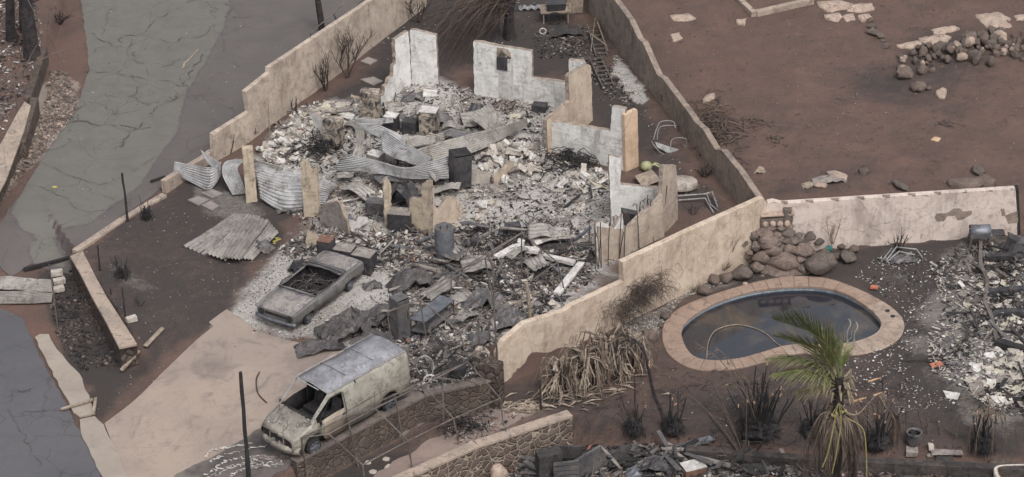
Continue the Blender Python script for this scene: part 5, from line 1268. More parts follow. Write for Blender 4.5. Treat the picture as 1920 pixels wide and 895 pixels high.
slivers('dry_twigs', gpoly([(1180,640),(1240,690),(1400,700),(1560,700),(1700,690),(1800,780),(1800,860),(1300,840),(1090,790),(1060,740)]), 700, (.06, .5), ['twig', 'charc', 'twig_pale'], (3, 4, 1), 'burnt twigs scattered over the pool yard', (.004, .014))
chips('soil_chips', BACKLOT, 3200, (.012, .05), ['rubble3', 'rock_pale', 'charc', 'soil_lump', 'timber'], (3, 2, 2, 8, 2), 'small stones and clods on the bare back lot', .7)
chips('soil_chips', gpoly([(700,60),(800,-30),(1090,-30),(1120,90),(1210,200),(1300,310),(1370,390),(1290,400),(1190,210),(1060,180),(1060,110),(880,70),(830,120),(730,120)]), 1500, (.015, .07), ['rubble3', 'charc', 'ashw', 'twig'], (4, 6, 2, 4), 'dark litter on the soil behind the house', .4)
chips('road_grit', gpoly([(180,20),(560,60),(440,200),(330,300),(200,440),(80,470),(60,350),(170,200)]), 260, (.01, .045), ['ashw', 'rubble2', 'charc', 'rust'], (4, 3, 4, 1), 'white and black specks on the road', .3)
chips('driveway_grit', gpoly([(220,800),(400,620),(600,660),(590,720),(440,830),(300,890)]), 120, (.01, .045), ['ashw', 'charc', 'rust'], (2, 5, 1), 'specks on the driveway', .3)
chips('soil_chips', gpoly([(1180,640),(1240,690),(1400,700),(1560,700),(1700,690),(1800,780),(1800,860),(1300,840),(1090,790),(1060,740)]), 1100, (.012, .05), ['rubble3', 'ashw', 'charc', 'soil_lump', 'twig_pale'], (3, 2, 4, 5, 3), 'small litter on the pool yard soil', .5)
chips('loose_stones', gpoly([(95,130),(130,140),(150,200),(80,290),(25,350),(-10,380),(-10,330),(50,280),(85,200)]), 900, (.05, .16), ['rock', 'rock_grey', 'rock_pale'], (5, 4, 2), 'loose brown stones on the slope beside the road', .9)
chips('loose_stones', gpoly([(90,560),(140,500),(220,640),(235,685),(150,695),(110,640)]), 900, (.03, .13), ['rock_grey', 'charc', 'rock', 'char'], (3, 6, 2, 4), 'black gravel bank below the low retaining wall', .9)
chips('white_gravel', gpoly([(1150,620),(1230,585),(1290,540),(1400,500),(1395,520),(1280,560),(1238,615),(1210,650)]), 2600, (.015, .045), ['rubble2', 'rubble3', 'rubble'], (3, 3, 3), 'pale gravel strip between the cream wall and the pool', .8)
chips('white_gravel', gpoly([(1150,105),(1163,110),(1214,186),(1200,196),(1150,140)]), 500, (.03, .09), ['ashw', 'rubble2', 'rubble3'], (5, 3, 2), 'line of white ash at the foot of the grey wall', .3)
chips('charred_debris', gpoly([(1000,60),(1100,50),(1120,100),(1160,150),(1190,200),(1140,190),(1080,110),(1010,110)]), 900, (.03, .14), ['charc', 'char', 'rubble3', 'burnt_steel'], (8, 5, 3, 2), 'dark litter under the ladders behind the house', .4)
chips('burnt_debris', gpoly([(-20,0),(70,0),(80,60),(70,110),(40,180),(0,260),(-40,260)]), 1200, (.04, .16), ['charc', 'rubble3', 'ashw', 'burnt_steel'], (8, 4, 2, 3), 'burnt litter at the far left behind the fence', .4)
chips('burnt_debris', gpoly([(840,800),(935,770),(990,780),(920,820),(860,845)]), 260, (.03, .13), ['charc', 'rubble3', 'ashw', 'rust'], (8, 4, 2, 2), 'burnt litter at the head of the sooty path', .4)

slivers('wood_splinters', H2, 1500, (.12, .6), ['char', 'rubble3', 'timber', 'charc', 'rubble', 'twig_pale'], (5, 4, 3, 4, 3, 2), 'thin splinters and laths strewn on the house floor')
slivers('metal_splinters', HC, 1100, (.15, .8), ['char', 'burnt_steel', 'rubble3', 'charc', 'pipe', 'rust'], (3, 6, 5, 2, 5, 1), 'thin bars and splinters strewn in front of the house')
slivers('metal_splinters', gpoly([(1010,850),(1260,840),(1500,876),(1540,930),(900,960),(860,930)]), 900, (.15, .9), ['char', 'burnt_steel', 'rubble3', 'charc', 'pipe'], (4, 5, 2, 4, 3), 'thin bars and splinters along the bottom edge')
slivers('wood_splinters', RD, 500, (.12, .5), ['char', 'rubble3', 'burnt_steel', 'rubble'], (3, 4, 3, 3), 'thin splinters among the broken tiles')
chips('burnt_debris', gpoly([(1300,850),(1500,862),(1640,868),(1930,880),(1930,900),(1500,895),(1300,870)]), 1500, (.03, .16), ['charc', 'char', 'rock_grey', 'soil_lump', 'rubble3'], (6, 5, 4, 4, 2), 'dark rubble along the lower terrace edge', .7)
CA = gpoly([(440,590),(480,520),(520,480),(600,485),(900,500),(900,640),(740,660),(640,650),(540,640),(470,625)])
chips('fine_ash', CA, 5200, (.012, .06), ['ashw', 'rubble2', 'rubble3', 'charc', 'rubble'], (4, 4, 5, 5, 3), 'fine ash and flakes around the burnt car')
# ------------------------------------------------------------------ broken blocks and stones, one by one
def rock_mesh(i, mat, src=ICO3, amp=.22, flat=5, name='stone', smooth=True):
    mb = MB(); blob(mb, (0, 0, .0), (1, 1, .8), i, amp+.1, 1.5, src, flat=flat+2); return mesh_of(mb, name, [mat], smooth)
ROCKS = [rock_mesh(i, mt) for i, mt in enumerate(['rock', 'rock_grey', 'rock', 'rock_pale', 'rock_grey', 'rock'])]
def block_mesh(i, mat):
    mb = MB(); k = random.choice(((1, .6, .35), (.8, .7, .4), (1, .45, .45), (.9, .8, .2))); mb.box((0, 0, 0), (2*k[0], 2*k[1], 2*k[2]), None, 0, .14)
    bm_ = mesh_of(mb, 'broken_block', [mat]); b2 = bmesh.new(); b2.from_mesh(bm_)
    bmesh.ops.subdivide_edges(b2, edges=b2.edges[:], cuts=2, use_grid_fill=True)
    for v in b2.verts: v.co += Vector([noise.noise(v.co*2.3+Vector((i*5, j*3, 0)))*.12 for j in range(3)])
    b2.to_mesh(bm_); b2.free(); return bm_
BLOCKS = [block_mesh(i, mt) for i, mt in enumerate(['rubble', 'rubble2', 'rubble', 'rubble3', 'rubble2', 'ashw', 'rubble3', 'rubble'])]
def heap(poly, n, meshes, name, label, cat, group, smin, smax, height=.3, tilt=1.2, flatz=1.0, seed=0):
    random.seed(100+seed); np.random.seed(100+seed)
    c = poly.mean(0); pts = in_poly(poly, n); pts.sort(key=lambda p: math.hypot(p[0]-c[0], p[1]-c[1]))
    rmax = max(math.hypot(p[0]-c[0], p[1]-c[1]) for p in pts)
    rz_ = rip(np.array([p[0] for p in pts]), np.array([p[1] for p in pts]))
    for i, (x, y) in enumerate(pts):
        s = random.uniform(smin, smax)*random.choice((.7, .85, 1)); hh = height*(1-math.hypot(x-c[0], y-c[1])/rmax)*random.random()
        sc = (s*random.uniform(.8, 1.2), s*random.uniform(.8, 1.2), s*random.uniform(.75, 1.1)*flatz)
        place(random.choice(meshes), name, (x, y, ground_z(x, y)+float(rz_[i])+hh+sc[2]*.3), sc, (random.uniform(-tilt, tilt), random.uniform(-tilt, tilt), random.uniform(0, 6.28)), label=label, cat=cat, group=group)
heap(gpoly([(486,285),(505,262),(560,250),(600,262),(596,300),(540,312),(500,308)]), 95, BLOCKS, 'broken_block', 'pale broken block in the heap between tan wall and the two tan posts', 'block', 'broken blocks beside the tan wall', .1, .24, .45, .7)
heap(gpoly([(530,240),(560,205),(600,192),(640,190),(600,215),(590,250),(560,255)]), 45, BLOCKS, 'broken_block', 'small pale block piece scattered at the foot of the tan wall', 'block', 'block pieces at the foot of the tan wall', .06, .15, .1, .6, seed=1)
heap(gpoly([(895,300),(930,275),(985,268),(1030,285),(1030,325),(990,330),(940,345),(900,340)]), 90, BLOCKS, 'broken_block', 'broken pale block in the heap right of the tall black locker', 'block', 'broken blocks in the middle of the house', .1, .26, .5, .9, seed=2)
heap(gpoly([(1030,340),(1080,325),(1140,320),(1140,350),(1100,370),(1040,362)]), 35, BLOCKS, 'broken_block', 'broken grey block in the small heap below the low white wall', 'block', 'broken blocks below the low white wall', .1, .26, .3, .8, seed=3)
heap(gpoly([(690,450),(740,430),(790,450),(800,470),(740,480),(700,475)]), 30, BLOCKS, 'broken_block', 'small broken block in the heap behind the burnt washing machine', 'block', 'broken blocks behind the appliances', .07, .16, .35, .9, seed=4)
SL = [mesh_of((lambda m_: (m_.box((0, 0, 0), (2, 1.3, .16), None, 0, .18), m_)[1])(MB()), 'tile_piece', [mt]) for mt in ('rubble2', 'rubble', 'beige', 'rubble3', 'rubble')]
heap(gpoly([(1780,520),(1830,490),(1920,480),(1920,650),(1850,660),(1800,600)]), 120, SL, 'tile_piece', 'broken pale tile piece in the heap right of the pool', 'tile', 'broken tiles right of the pool', .08, .2, .25, .5, seed=5)
heap(gpoly([(1820,660),(1920,650),(1930,780),(1860,760),(1800,710)]), 70, SL, 'tile_piece', 'larger grey white tile piece near the right edge below the twisted steel beam', 'tile', 'tile pieces at the right edge', .1, .28, .1, .35, seed=6)
heap(gpoly([(560,215),(620,200),(675,205),(660,232),(590,240)]), 60, SL, 'wall_tile', 'flat white slat in the collapsed layers left of the grey block column', 'tile', 'white slats of the collapsed wall', .16, .3, .3, .25, seed=7)
heap(gpoly([(1070,345),(1125,335),(1140,350),(1100,365)]), 22, SL, 'wall_tile', 'flat pale slab piece lying left of the flaked white wall', 'slab', 'slab pieces near the flaked wall', .14, .32, .2, .4, seed=8)
heap(H2, 75, SL, 'wall_slab', 'broken flat wall slab half buried in the ash of the house floor', 'slab', 'flat wall slabs on the house floor', .12, .36, .05, .45, seed=20)
heap(HC, 50, SL[1:2]+SL[3:], 'wall_slab', 'broken flat slab lying in the dark debris in front of the house', 'slab', 'flat slabs in front of the house', .1, .3, .08, .6, seed=21)
# rock heap on the back lot
RK = gpoly([(1670,118),(1700,98),(1760,88),(1805,76),(1840,62),(1925,58),(1960,110),(1870,128),(1800,118),(1740,140),(1690,140)])
heap(RK, 130, ROCKS, 'field_stone', 'brown field stone in the long heap on the bare back lot', 'stone', 'field stones heaped on the back lot', .14, .3, .35, 3, seed=9)
def rock(px, r, label, mesh=None, sc=(1, 1, .85), z=None, name='boulder', cat='boulder', group=None, rz=None, sink=.25):
    p = G(*px) if z is None else P(px[0], px[1], z)
    i = random.randrange(6) if mesh is None else mesh
    return place(ROCKS[i], name, (p.x, p.y, p.z+r*sc[2]*(.8-sink)), (r*sc[0], r*sc[1], r*sc[2]), (random.uniform(-.3, .3), random.uniform(-.3, .3), random.uniform(0, 6.28) if rz is None else rz), label=label, cat=cat, group=group)
rock((1696, 145), .42, 'large round brown boulder at the near left tip of the field stone heap', 0)
rock((1722, 170), .36, 'brown boulder lying just in front of the field stone heap', 2)
rock((1741, 168), .16, 'small stone touching the boulder in front of the field stone heap', 5, name='field_stone', cat='stone')
rock((1820, 76), .36, 'light brown boulder sitting on top of the field stone heap', 0, z=.2)
rock((1803, 112), .28, 'pale cream stone on the near face of the field stone heap', 3, z=.1, name='field_stone', cat='stone')
rock((1620, 325), .22, 'lone grey stone on the bare back lot above the pink wall', 1, name='field_stone', cat='stone')
rock((1835, 325), .3, 'upright grey stone near the right end of the pink wall', 1, name='field_stone', cat='stone')
rock((1810, 352), .5, 'low brown rock half hidden behind the pink wall', 2, (1.5, 1, .5))
rock((1850, 348), .4, 'brown rock beside the low one behind the pink wall', 0, (1.2, 1, .7))
rock((1690, 352), .3, 'flat grey rock peeking over the middle of the pink wall', 4, (1.5, 1, .5))
def slab(pts, label, group=None, h=.07, mat='rock_pale'):
    w_ = gpoly(pts); out = []
    for k in range(len(w_)):
        a = w_[k]; b_ = w_[(k+1) % len(w_)]; n_ = max(2, int(np.hypot(*(b_-a))/.22))
        for q in range(n_): out.append(a+(b_-a)*q/n_+np.random.uniform(-.06, .06, 2)*(q > 0))
    c_ = np.mean(out, 0); g = MB(); n_ = len(out); V3 = lambda q, z, k=1: Vector((c_[0]+(q[0]-c_[0])*k, c_[1]+(q[1]-c_[1])*k, ground_z(q[0], q[1])+z))
    rows = [[V3(q, z, k) for q in out+out[:1]] for z, k in ((-.1, 1.02), (h*.4+.03, 1), (h*.8+.03, .94), (h+.03+.02, .6), (h+.05, .02))]
    for r_ in rows[2:]:
        for v_ in r_: v_.z += .05*noise.noise(v_*2)
    g.grid(rows); return g.build('rock_slab', mat, label=label, cat='rock slab', group=group, smooth=True)
gr = 'rock slabs by the footing'; lb_ = 'flat pale rock slab exposed in the soil right of the L shaped footing'
for p_ in [[(1530,5),(1570,2),(1600,10),(1590,20),(1550,24),(1536,16)], [(1592,12),(1636,8),(1640,20),(1610,26),(1588,24)], [(1545,30),(1572,26),(1582,36),(1570,44),(1548,38)], [(1580,32),(1600,28),(1604,40),(1588,44)], [(1608,32),(1630,28),(1636,36),(1616,42)]]: slab(p_, lb_, gr)
for p_ in [[(1680,86),(1720,78),(1735,82),(1720,94),(1690,92)], [(1722,74),(1760,66),(1785,72),(1770,86),(1735,90)], [(1745,58),(1790,50),(1800,56),(1770,66),(1750,66)]]: slab(p_, 'flat tan rock slab exposed just above the field stone heap', 'rock slabs above the stone heap')
slab([(1828,30),(1870,25),(1908,44),(1900,55),(1850,54),(1838,42)], 'widest pale rock slab at the upper right edge of the lot')
slab([(1900,32),(1925,30),(1925,40),(1905,42)], 'small pale rock slab at the right edge above the stone heap')
slab([(1255,32),(1290,28),(1305,36),(1285,44),(1262,42)], 'pale flat rock patch at the upper left of the bare lot')
slab([(1380,40),(1400,36),(1396,50),(1384,48)], 'pale flat rock just below the L shaped footing')
slab([(1256,68),(1275,64),(1280,74),(1262,80)], 'small pale flat rock beside the upper end of the grey wall')
for i, (x, y) in enumerate([(1632,40),(1635,52),(1634,62),(1640,66),(1650,70),(1655,78),(1660,90)]):
    rock((x, y), random.uniform(.15, .32), 'grey stone in the row linking the slabs and the stone heap', None, (1, .8, .6), name='field_stone', cat='stone', group='row of stones across the lot')
for (x, y, r_, sc, lb) in [(1765,180,.35,(1.2,.8,.4),'low tan rock below the field stone heap'),(1570,333,.45,(1.3,.8,.35),'flat tan rock near the crumpled scrap above the pink wall'),(1540,350,.3,(1.1,.9,.4),'brown rock left of the flat tan one above the pink wall'),(1425,322,.2,(1,.8,.7),'tan stone near the stick pile on the bare lot'),(1330,188,.35,(1.5,.8,.5),'pale rock at the upper end of the stick pile')]:
    rock((x, y), r_, lb, 3, sc)
# waterfall and boulders
def cpx(x, y): return 1200+x/2.486, 340+y/2.486
wf = thing('rock_waterfall', 'mortared stone waterfall stepping down to the far edge of the pool', 'waterfall', P(1470, 515, ZP))
def wz(y): return ZP+.06+max(0, (516-y))/125*1.95
rows = []
for k in range(13):
    y = 520-k*11; xl = 1418+max(0, (k-4))*2.2; xr = 1538-max(0, (k-1))*4.4; row = []
    for j in range(15):
        x = xl+(xr-xl)*j/14; edge = 1-abs(j/7-1)**3; z_ = wz(y)*1.0-.08; p = P(x, y, z_); p.z = ZP-.1+(z_-ZP+.1)*max(0, edge)
        p += Vector((0, 0, .05*noise.noise(p*2))); row.append(p)
    rows.append(row)
bkr = [Vector((p.x, p.y+.5, ZP-.1)) for p in rows[-1]]; g = MB(); g.grid(rows+[bkr]); g.build('mortar_bed', 'rock', wf, smooth=True)
random.seed(55)
for (x, y, rx, ry) in [(600,275,52,30),(530,252,26,24),(620,318,42,30),(700,312,30,24),(568,352,38,32),(692,238,30,18),(642,248,20,15),(585,238,42,22),(718,272,36,22),(765,320,46,34),(690,275,24,16),(545,300,26,24),(640,290,22,18),(610,215,22,12),(660,215,22,12),(700,210,20,12),(545,400,32,28),(760,405,26,22),(580,420,20,14),(740,250,20,14),(570,440,14,10),(510,330,16,14),(750,360,28,22)]:
    px, py = cpx(x, y); r_ = rx/2.486/46; z_ = wz(py); p = P(px, py, z_)+Vector((0, .1, -.1))
    mb = MB(); blob(mb, p, (r_*1.05, r_*.95, max(.12, ry/2.486/46*1.1)), random.randint(0, 99), .32, 1.6, ICO3, flat=7); mb.build('stone', random.choice(['rock', 'rock', 'rock_grey']), wf, smooth=True)
px, py = cpx(672, 382); mb = MB(); p = P(px, py, wz(py)-.1)+Vector((0, .15, 0)); blob(mb, p, (.72, .5, .5), 4, .25, 1.4, ICO3, flat=6); mb.build('splash_stone', 'rock', wf, smooth=True)
px, py = cpx(640, 155); p = P(px, py, wz(py)+.05)
g = MB(); g.box(p+Vector((0, .15, .0)), (1.3, .55, .1), Matrix.Rotation(.06, 3, 'Z'), jit=.03); g.build('ledge', 'rock_pale', wf, bevel=.02)
px, py = cpx(636, 190); p = P(px, py, wz(py))
g = MB(); g.box(p+Vector((0, .25, -.1)), (1.25, .5, .5), Matrix.Rotation(.06, 3, 'Z'), jit=.03); g.build('niche', 'rock_grey', wf, bevel=.02)
for i in range(4):
    g = MB(); blob(g, p+Vector((-.42+.28*i, -.04, -.08)), (.13, .08, .15), i, .2, 1, ICO2); g.build('niche_stone', 'rock_pale', wf, smooth=True)
px, py = cpx(655, 145); g = MB(); g.box(P(px, py, wz(py)+.15)+Vector((.3, .25, -.4)), (.35, .5, .9), jit=.06); g.build('side_block', 'rock_grey', wf, bevel=.02)
for (x, y, rx, mi, lb) in [(840,425,72,4,'big grey brown boulder at the right foot of the waterfall'),(478,455,48,1,'big grey boulder at the left foot of the waterfall'),(400,470,32,2,'brown boulder half in weeds left of the grey one'),(345,478,32,0,'brown boulder in weeds further left along the cream wall'),(295,525,30,0,'tan boulder next to the far left coping of the pool'),(835,295,26,1,'round boulder just right of the waterfall top'),(792,275,26,4,'dark boulder tucked behind the waterfall right side'),(968,375,38,4,'dark rounded boulder at the right end of the rock group'),(918,365,22,2,'small boulder between the teal pot and the rightmost one'),(995,330,24,5,'small flat boulder against the pink wall'),(938,315,20,1,'small grey boulder above the teal pot'),(860,345,24,5,'small brown boulder left of the teal pot'),(800,360,30,2,'brown boulder above the big right one'),(48,745,40,0,'brown boulder at the left of the pool coping'),(42,775,20,5,'small stone in front of the left pool boulder'),(120,640,24,4,'grey stone half buried on the gravel strip'),(95,680,13,4,'small grey stone beside the left coping'),(505,255,20,1,'grey stone at the upper left of the waterfall'),(480,300,22,4,'dark stone beside the cream wall left of the waterfall'),(530,210,28,4,'tall dark stone in the corner beside the waterfall'),(500,362,20,3,'pale stone between waterfall and grey boulder'),(890,400,22,2,'brown stone at the right flank of the big boulder'),(490,490,14,3,'pale stone on the far coping edge')]:
    px, py = cpx(x, y); rock((px, py), rx/2.486/46, lb, mi, (1.05, 1, .95), sink=.1)
p = G(*cpx(880, 335)); g = MB(); g.cyl(p, p+Vector((0, 0, .26)), .1, .14, 12); g.build('flower_pot', 'teal', label='small teal glazed pot among the rocks', cat='pot')

# ------------------------------------------------------------------ burnt plants
def grow(mb, p, d, ln, r, depth, spread=.5, up_=.15, kids=3, mi=0):
    n = 4; pts = [p]; q = p; dd = d.normalized()
    for i in range(n):
        dd = (dd+Vector((random.gauss(0, .12), random.gauss(0, .12), random.gauss(0, .08)+up_*.2))).normalized(); q = q+dd*ln/n; pts.append(q)
    mb.tube(pts, [r*(1-.45*i/n) for i in range(n+1)], 4 if r < .015 else 5, mi, cap=False)
    if depth > 0:
        for k in range(kids):
            t = random.uniform(.35, 1); i = min(n-1, int(t*n)); b_ = pts[i].lerp(pts[i+1], t*n-i)
            nd = (dd+Vector((random.gauss(0, spread), random.gauss(0, spread), random.gauss(.1, spread*.6)))).normalized()
            grow(mb, b_, nd, ln*random.uniform(.5, .8), r*.6, depth-1, spread, up_, kids, mi)
def shrub(px, h, label, n=3, depth=3, kids=3, spread=.45, r=.03, mat='twig', name='bare_shrub', z=None, cat='shrub', lean=.35, group=None):
    p = G(*px); mb = MB()
    for k in range(n):
        a = random.uniform(0, 6.28); grow(mb, p+Vector((math.cos(a)*.06, math.sin(a)*.06, -.03)), Vector((math.cos(a)*lean, math.sin(a)*lean, 1)), h*.5, r, depth, spread, .3, kids)
    return mb.build(name, mat, label=label, cat=cat, group=group, origin=p)
random.seed(21)
shrub((612, 170), 1.8, 'smaller leafless shrub in front of the tan boundary wall', 7, 2, 3, .28, .028, lean=.35)
shrub((651, 146), 2.1, 'larger leafless shrub with a round twiggy crown by the tan wall', 4, 4, 3, .36, .035, lean=.3)
shrub((786, 42), 1.6, 'leafless shrub at the far end of the tan wall', 4, 3, 3, .35, .03)
shrub((552, 213), .95, 'three pronged black stem on the soil below the tan wall', 3, 1, 2, .2, .03, 'charc', lean=.25)
shrub((478, 257), .8, 'short black stem near the low part of the tan wall', 2, 1, 1, .2, .03, 'charc', lean=.2)
shrub((433, 290), 1.3, 'single thin black stem rising behind the stub of the tan wall', 1, 1, 1, .15, .025, 'charc', lean=.15)
shrub((1560, 458), 1.5, 'thin bare stems against the pink wall beside the rocks', 5, 1, 2, .25, .018, 'twig_pale', lean=.5)
shrub((1685, 470), 1.2, 'black forked shrub in front of the middle of the pink wall', 6, 2, 2, .35, .028, 'charc', lean=.5)
shrub((1372, 470), 1.2, 'wispy dead grass stems on the cream wall near the waterfall', 9, 1, 2, .3, .007, 'twig_pale', lean=.35)
shrub((1305, 545), .7, 'dry weeds spreading over boulders along the cream wall', 40, 1, 2, .6, .006, 'twig_pale', lean=1.0)
shrub((1355, 505), .7, 'dry weeds between the brown boulders and the cream wall', 40, 1, 2, .6, .006, 'twig_pale', lean=1.0)
shrub((112, 45), 1.0, 'burnt low shrub beside the road at the top left', 14, 2, 3, .5, .02, 'bark', lean=.9)
shrub((262, 572), .6, 'tiny burnt tuft with one upright stem on the black yard', 12, 1, 2, .5, .008, 'charc', lean=.9)
shrub((275, 412), .35, 'low ragged black stump base by the garden kerb', 14, 1, 2, .5, .02, 'charc', lean=.8)
shrub((1322, 330), .9, 'burnt palm like plant hanging against the grey wall', 46, 1, 1, .4, .008, 'charc', lean=1.1)
shrub((1246, 200), .8, 'small burnt seedling with a spiky head on the grey wall', 3, 2, 6, .5, .01, 'charc', lean=.1)
shrub((1300, 400), .5, 'tangle of dark stems by the round concrete slab', 18, 1, 2, .6, .01, 'twig', lean=1.2)
def stake(foot, top, r, label, mat='charc', name='charred_post', cat='post', r2=None):
    f_ = G(*foot); t_ = VP(*top, f_); mb = MB(); n = 6
    mb.tube([f_.lerp(t_, i/n)+Vector((random.uniform(-.012, .012),)*3)*(0 < i < n)-Vector((0, 0, .05 if i == 0 else 0)) for i in range(n+1)], [r*(1-.25*i/n)*random.uniform(.9, 1.1) for i in range(n+1)], 7)
    return mb.build(name, mat, label=label, cat=cat, origin=f_)
stake((240, 416), (229, 325), .055, 'tall charred post on the garden kerb beside the upper road')
stake((188, 508), (183, 460), .04, 'short charred post near the top of the retaining wall')
stake((235, 594), (229, 540), .035, 'short charred post right of the middle of the retaining wall')
stake((208, 552), (207, 541), .03, 'tiny charred stump between two short posts')
stake((467, 905), (451, 698), .085, 'very tall charred pole standing in front of the van')
stake((605, 62), (590, -40), .16, 'thick charred pole behind the tan boundary wall', 'bark', 'utility_pole', 'pole')
stake((1015, 768), (1012, 712), .04, 'charred stake behind the tan cap of the lower stone wall')
stake((506, 258), (503, 187), .03, 'thin pale rod in the rubble before the tan wall', 'timber', 'metal_rod', 'rod')
stake((108, 610), (92, 496), .03, 'thin rusty pole beside the zinc pile at the street', 'pipe', 'metal_rod', 'rod')
def clump(px, n, hmin, hmax, w_, label, skirt=60, orange=.3, lean=.25, name='burnt_clump', fr=0, extra=None, rs=.028):
    p = G(*px); t = thing(name, label, 'plant', p)
    for k in range(n):
        mb = MB(); a = random.uniform(0, 6.28); q = p+Vector((math.cos(a)*w_*random.random(), math.sin(a)*w_*random.random(), -.03)); h = random.uniform(hmin, hmax)
        d = Vector((math.cos(a)*lean*random.random()*1.5, math.sin(a)*lean*random.random(), 1)); kx = random.gauss(0, .09)*h; ky = random.gauss(0, .07)*h; pts = [q+d*h*u+Vector((kx*u*u+random.gauss(0, .015), ky*u*u, 0)) for u in (0, .3, .55, .8, 1)]
        if random.random() < .3: pts[-1] = pts[-2]+Vector((random.gauss(0, .2), random.gauss(0, .1), random.uniform(-.25, .1)))
        rr2 = rs*random.uniform(.55, 1.35); mb.tube(pts, [rr2*1.2, rr2, rr2*.9, rr2*.8, rr2*.6], 5)
        if random.random() < .45: grow(mb, pts[2], Vector((random.gauss(0, .5), random.gauss(0, .4), 1)), h*.35, rr2*.4, 1, .5, .1, 2)
        s_ = mb.build('stalk', 'charc', t)
        if random.random() < orange:
            mb = MB(); mb.tube([pts[-1], pts[-1]+(pts[-1]-pts[-2]).normalized()*.12], [rs*.8, rs*.9], 5); mb.build('scorched_tip', 'orange_end', s_)
    mb = MB()
    for k in range(skirt):
        a = random.uniform(0, 6.28); r0_ = w_*random.uniform(.2, 1.0); q = p+Vector((math.cos(a)*r0_, math.sin(a)*r0_, random.uniform(.05, .35))); o_ = Vector((math.cos(a), math.sin(a), 0))
        mb.tube([q, q+o_*.08+Vector((0, 0, .12)), q+o_*.2-Vector((0, 0, .05)), q+o_*.24-Vector((0, 0, .3))], [.012, .012, .01, .006], 3, cap=False)
    blob(mb, p+Vector((0, 0, .12)), (w_*1.05, w_*1.05, .3), 3, .5, 2.5, ICO3)
    mb.build('root_mass', 'charc', t)
    return t, p
def frond_rib(t, pts, r=.02, mat='twig_pale', nm='bent_frond'):
    mb = MB(); c_ = catm(pts, 6); mb.tube(c_, [r*(1-.6*i/len(c_)) for i in range(len(c_))], 5); return mb.build(nm, mat, t)
def drape_leaves(t, pts, ln, n, mat='dry_leaf2', nm='dry_leaflets', wd=.025, drop=1.0):
    mb = MB(); c_ = catm(pts, 8)
    for k in range(n):
        i = random.randrange(len(c_)//4, len(c_)-1); p = c_[i]; d = (c_[i+1]-c_[i]).normalized(); s_ = Vector((random.gauss(0, 1), random.gauss(0, 1), 0)).normalized()*.25
        q = p+s_*ln*.5+d*ln*.3-Vector((0, 0, ln*.25*drop)); e_ = p+s_*ln*.7+d*ln*.4-Vector((0, 0, ln*random.uniform(.6, 1)*drop))
        mb.ribbon([p, q, e_], [wd, wd, wd*.3], (s_.y+.3, -s_.x, .1), 0, .1)
    return mb.build(nm, mat, t)
random.seed(33)
clump((276, 408), 7, .5, 1.0, .14, 'black spiky stalks by the garden kerb', 20, 0, .3, rs=.02)
clump((231, 520), 9, .5, 1.1, .16, 'black spiky plant with ragged upper tufts on the black yard', 30, 0, .3, rs=.018)
t, p = clump((1190, 808), 8, .7, 1.9, .27, 'burnt clump with a thin long stalk leaning left, leftmost below the pool', 80, .3, .5)
t, p = clump((1262, 808), 6, .9, 2.3, .27, 'burnt clump with an orange tipped trunk beside a tall curving palm stem', 80, .5, .2)
t = thing('burnt_palm', 'tall thin burnt palm stem curving left with a drooping black crown', 'palm', G(1247, 808)); f_ = G(1247, 808)
pts = [f_]+[VP(x, y, f_, dy) for x, y, dy in [(1241,775,0),(1225,735,0),(1216,690,-.1),(1208,660,-.1),(1196,642,-.1)]]
mb = MB(); mb.tube(catm(pts, 5), [.075-.0012*i for i in range(26)], 7); mb.build('trunk', 'bark', t)
hub = pts[-1]
for k in range(16):
    a = random.uniform(-1, 1); L_ = random.uniform(.7, 1.3); e_ = Vector((-L_*random.uniform(.5, 1), a*L_, random.uniform(-.5, .1)))
    frond_rib(t, [hub, hub+e_*.4+Vector((0, 0, .15)), hub+e_*.8+Vector((0, 0, .05)), hub+e_+Vector((0, 0, -.35))], .014, 'bark', 'frond')
mb = MB(); mb.tube([pts[3], pts[3]+Vector((.03, -.05, .3))], [.05, .03], 5); mb.build('split_sheath', 'orange_end', t)
t, p = clump((1422, 806), 44, 1.1, 2.4, .62, 'widest burnt clump with many straight black stalks, below the pool', 200, .25, .35)
for (x, y) in [(1340,650),(1300,640),(1385,700),(1475,730),(1450,700),(1360,720)]:
    e_ = VP(x, y, p, random.uniform(-.4, .4)); m2 = p.lerp(e_, .6)+Vector((0, 0, .7)); frond_rib(t, [p, p.lerp(e_, .3)+Vector((0, 0, .6)), m2, e_], .026)
    drape_leaves(t, [m2, e_], .5, 10)
t, p = clump((1398, 868), 5, 1.2, 2.0, .2, 'thin crooked burnt stems at the terrace edge below the widest clump', 10, .2, .5)
for e in [(1340,745),(1290,740),(1325,700),(1400,735)]:
    e_ = VP(*e, p, -.2); frond_rib(t, [p, p.lerp(e_, .4)+Vector((0, 0, .3)), p.lerp(e_, .8)+Vector((0, 0, .2)), e_], .02)
t, p = clump((1524, 812), 18, .8, 1.7, .35, 'smaller burnt clump between the widest one and the green palm', 90, .1, .25)
t, p = clump((1645, 832), 15, .9, 2.2, .38, 'burnt clump with cut orange stem ends right of the green palm', 110, .6, .3)
for (x, y, lf_) in [(1652,708,0),(1662,734,1),(1625,745,1)]:
    e_ = VP(x, y, p, 0); k_ = e_+Vector((-.45, 0, .1)); frond_rib(t, [e_-Vector((.1, 0, 0)), e_+Vector((.02, 0, .03)), p.lerp(e_, .6)+Vector((.1, 0, .2)), p], .03, 'twig')
    mb = MB(); mb.tube([e_, VP(x-24, y+8, p)], [.03, .04], 6); mb.build('cut_stem', 'orange_end', t)
drape_leaves(t, [p+Vector((.2, 0, 1.5)), p+Vector((.5, 0, 1.3)), p+Vector((.6, 0, .7))], .9, 90, 'twig_pale')
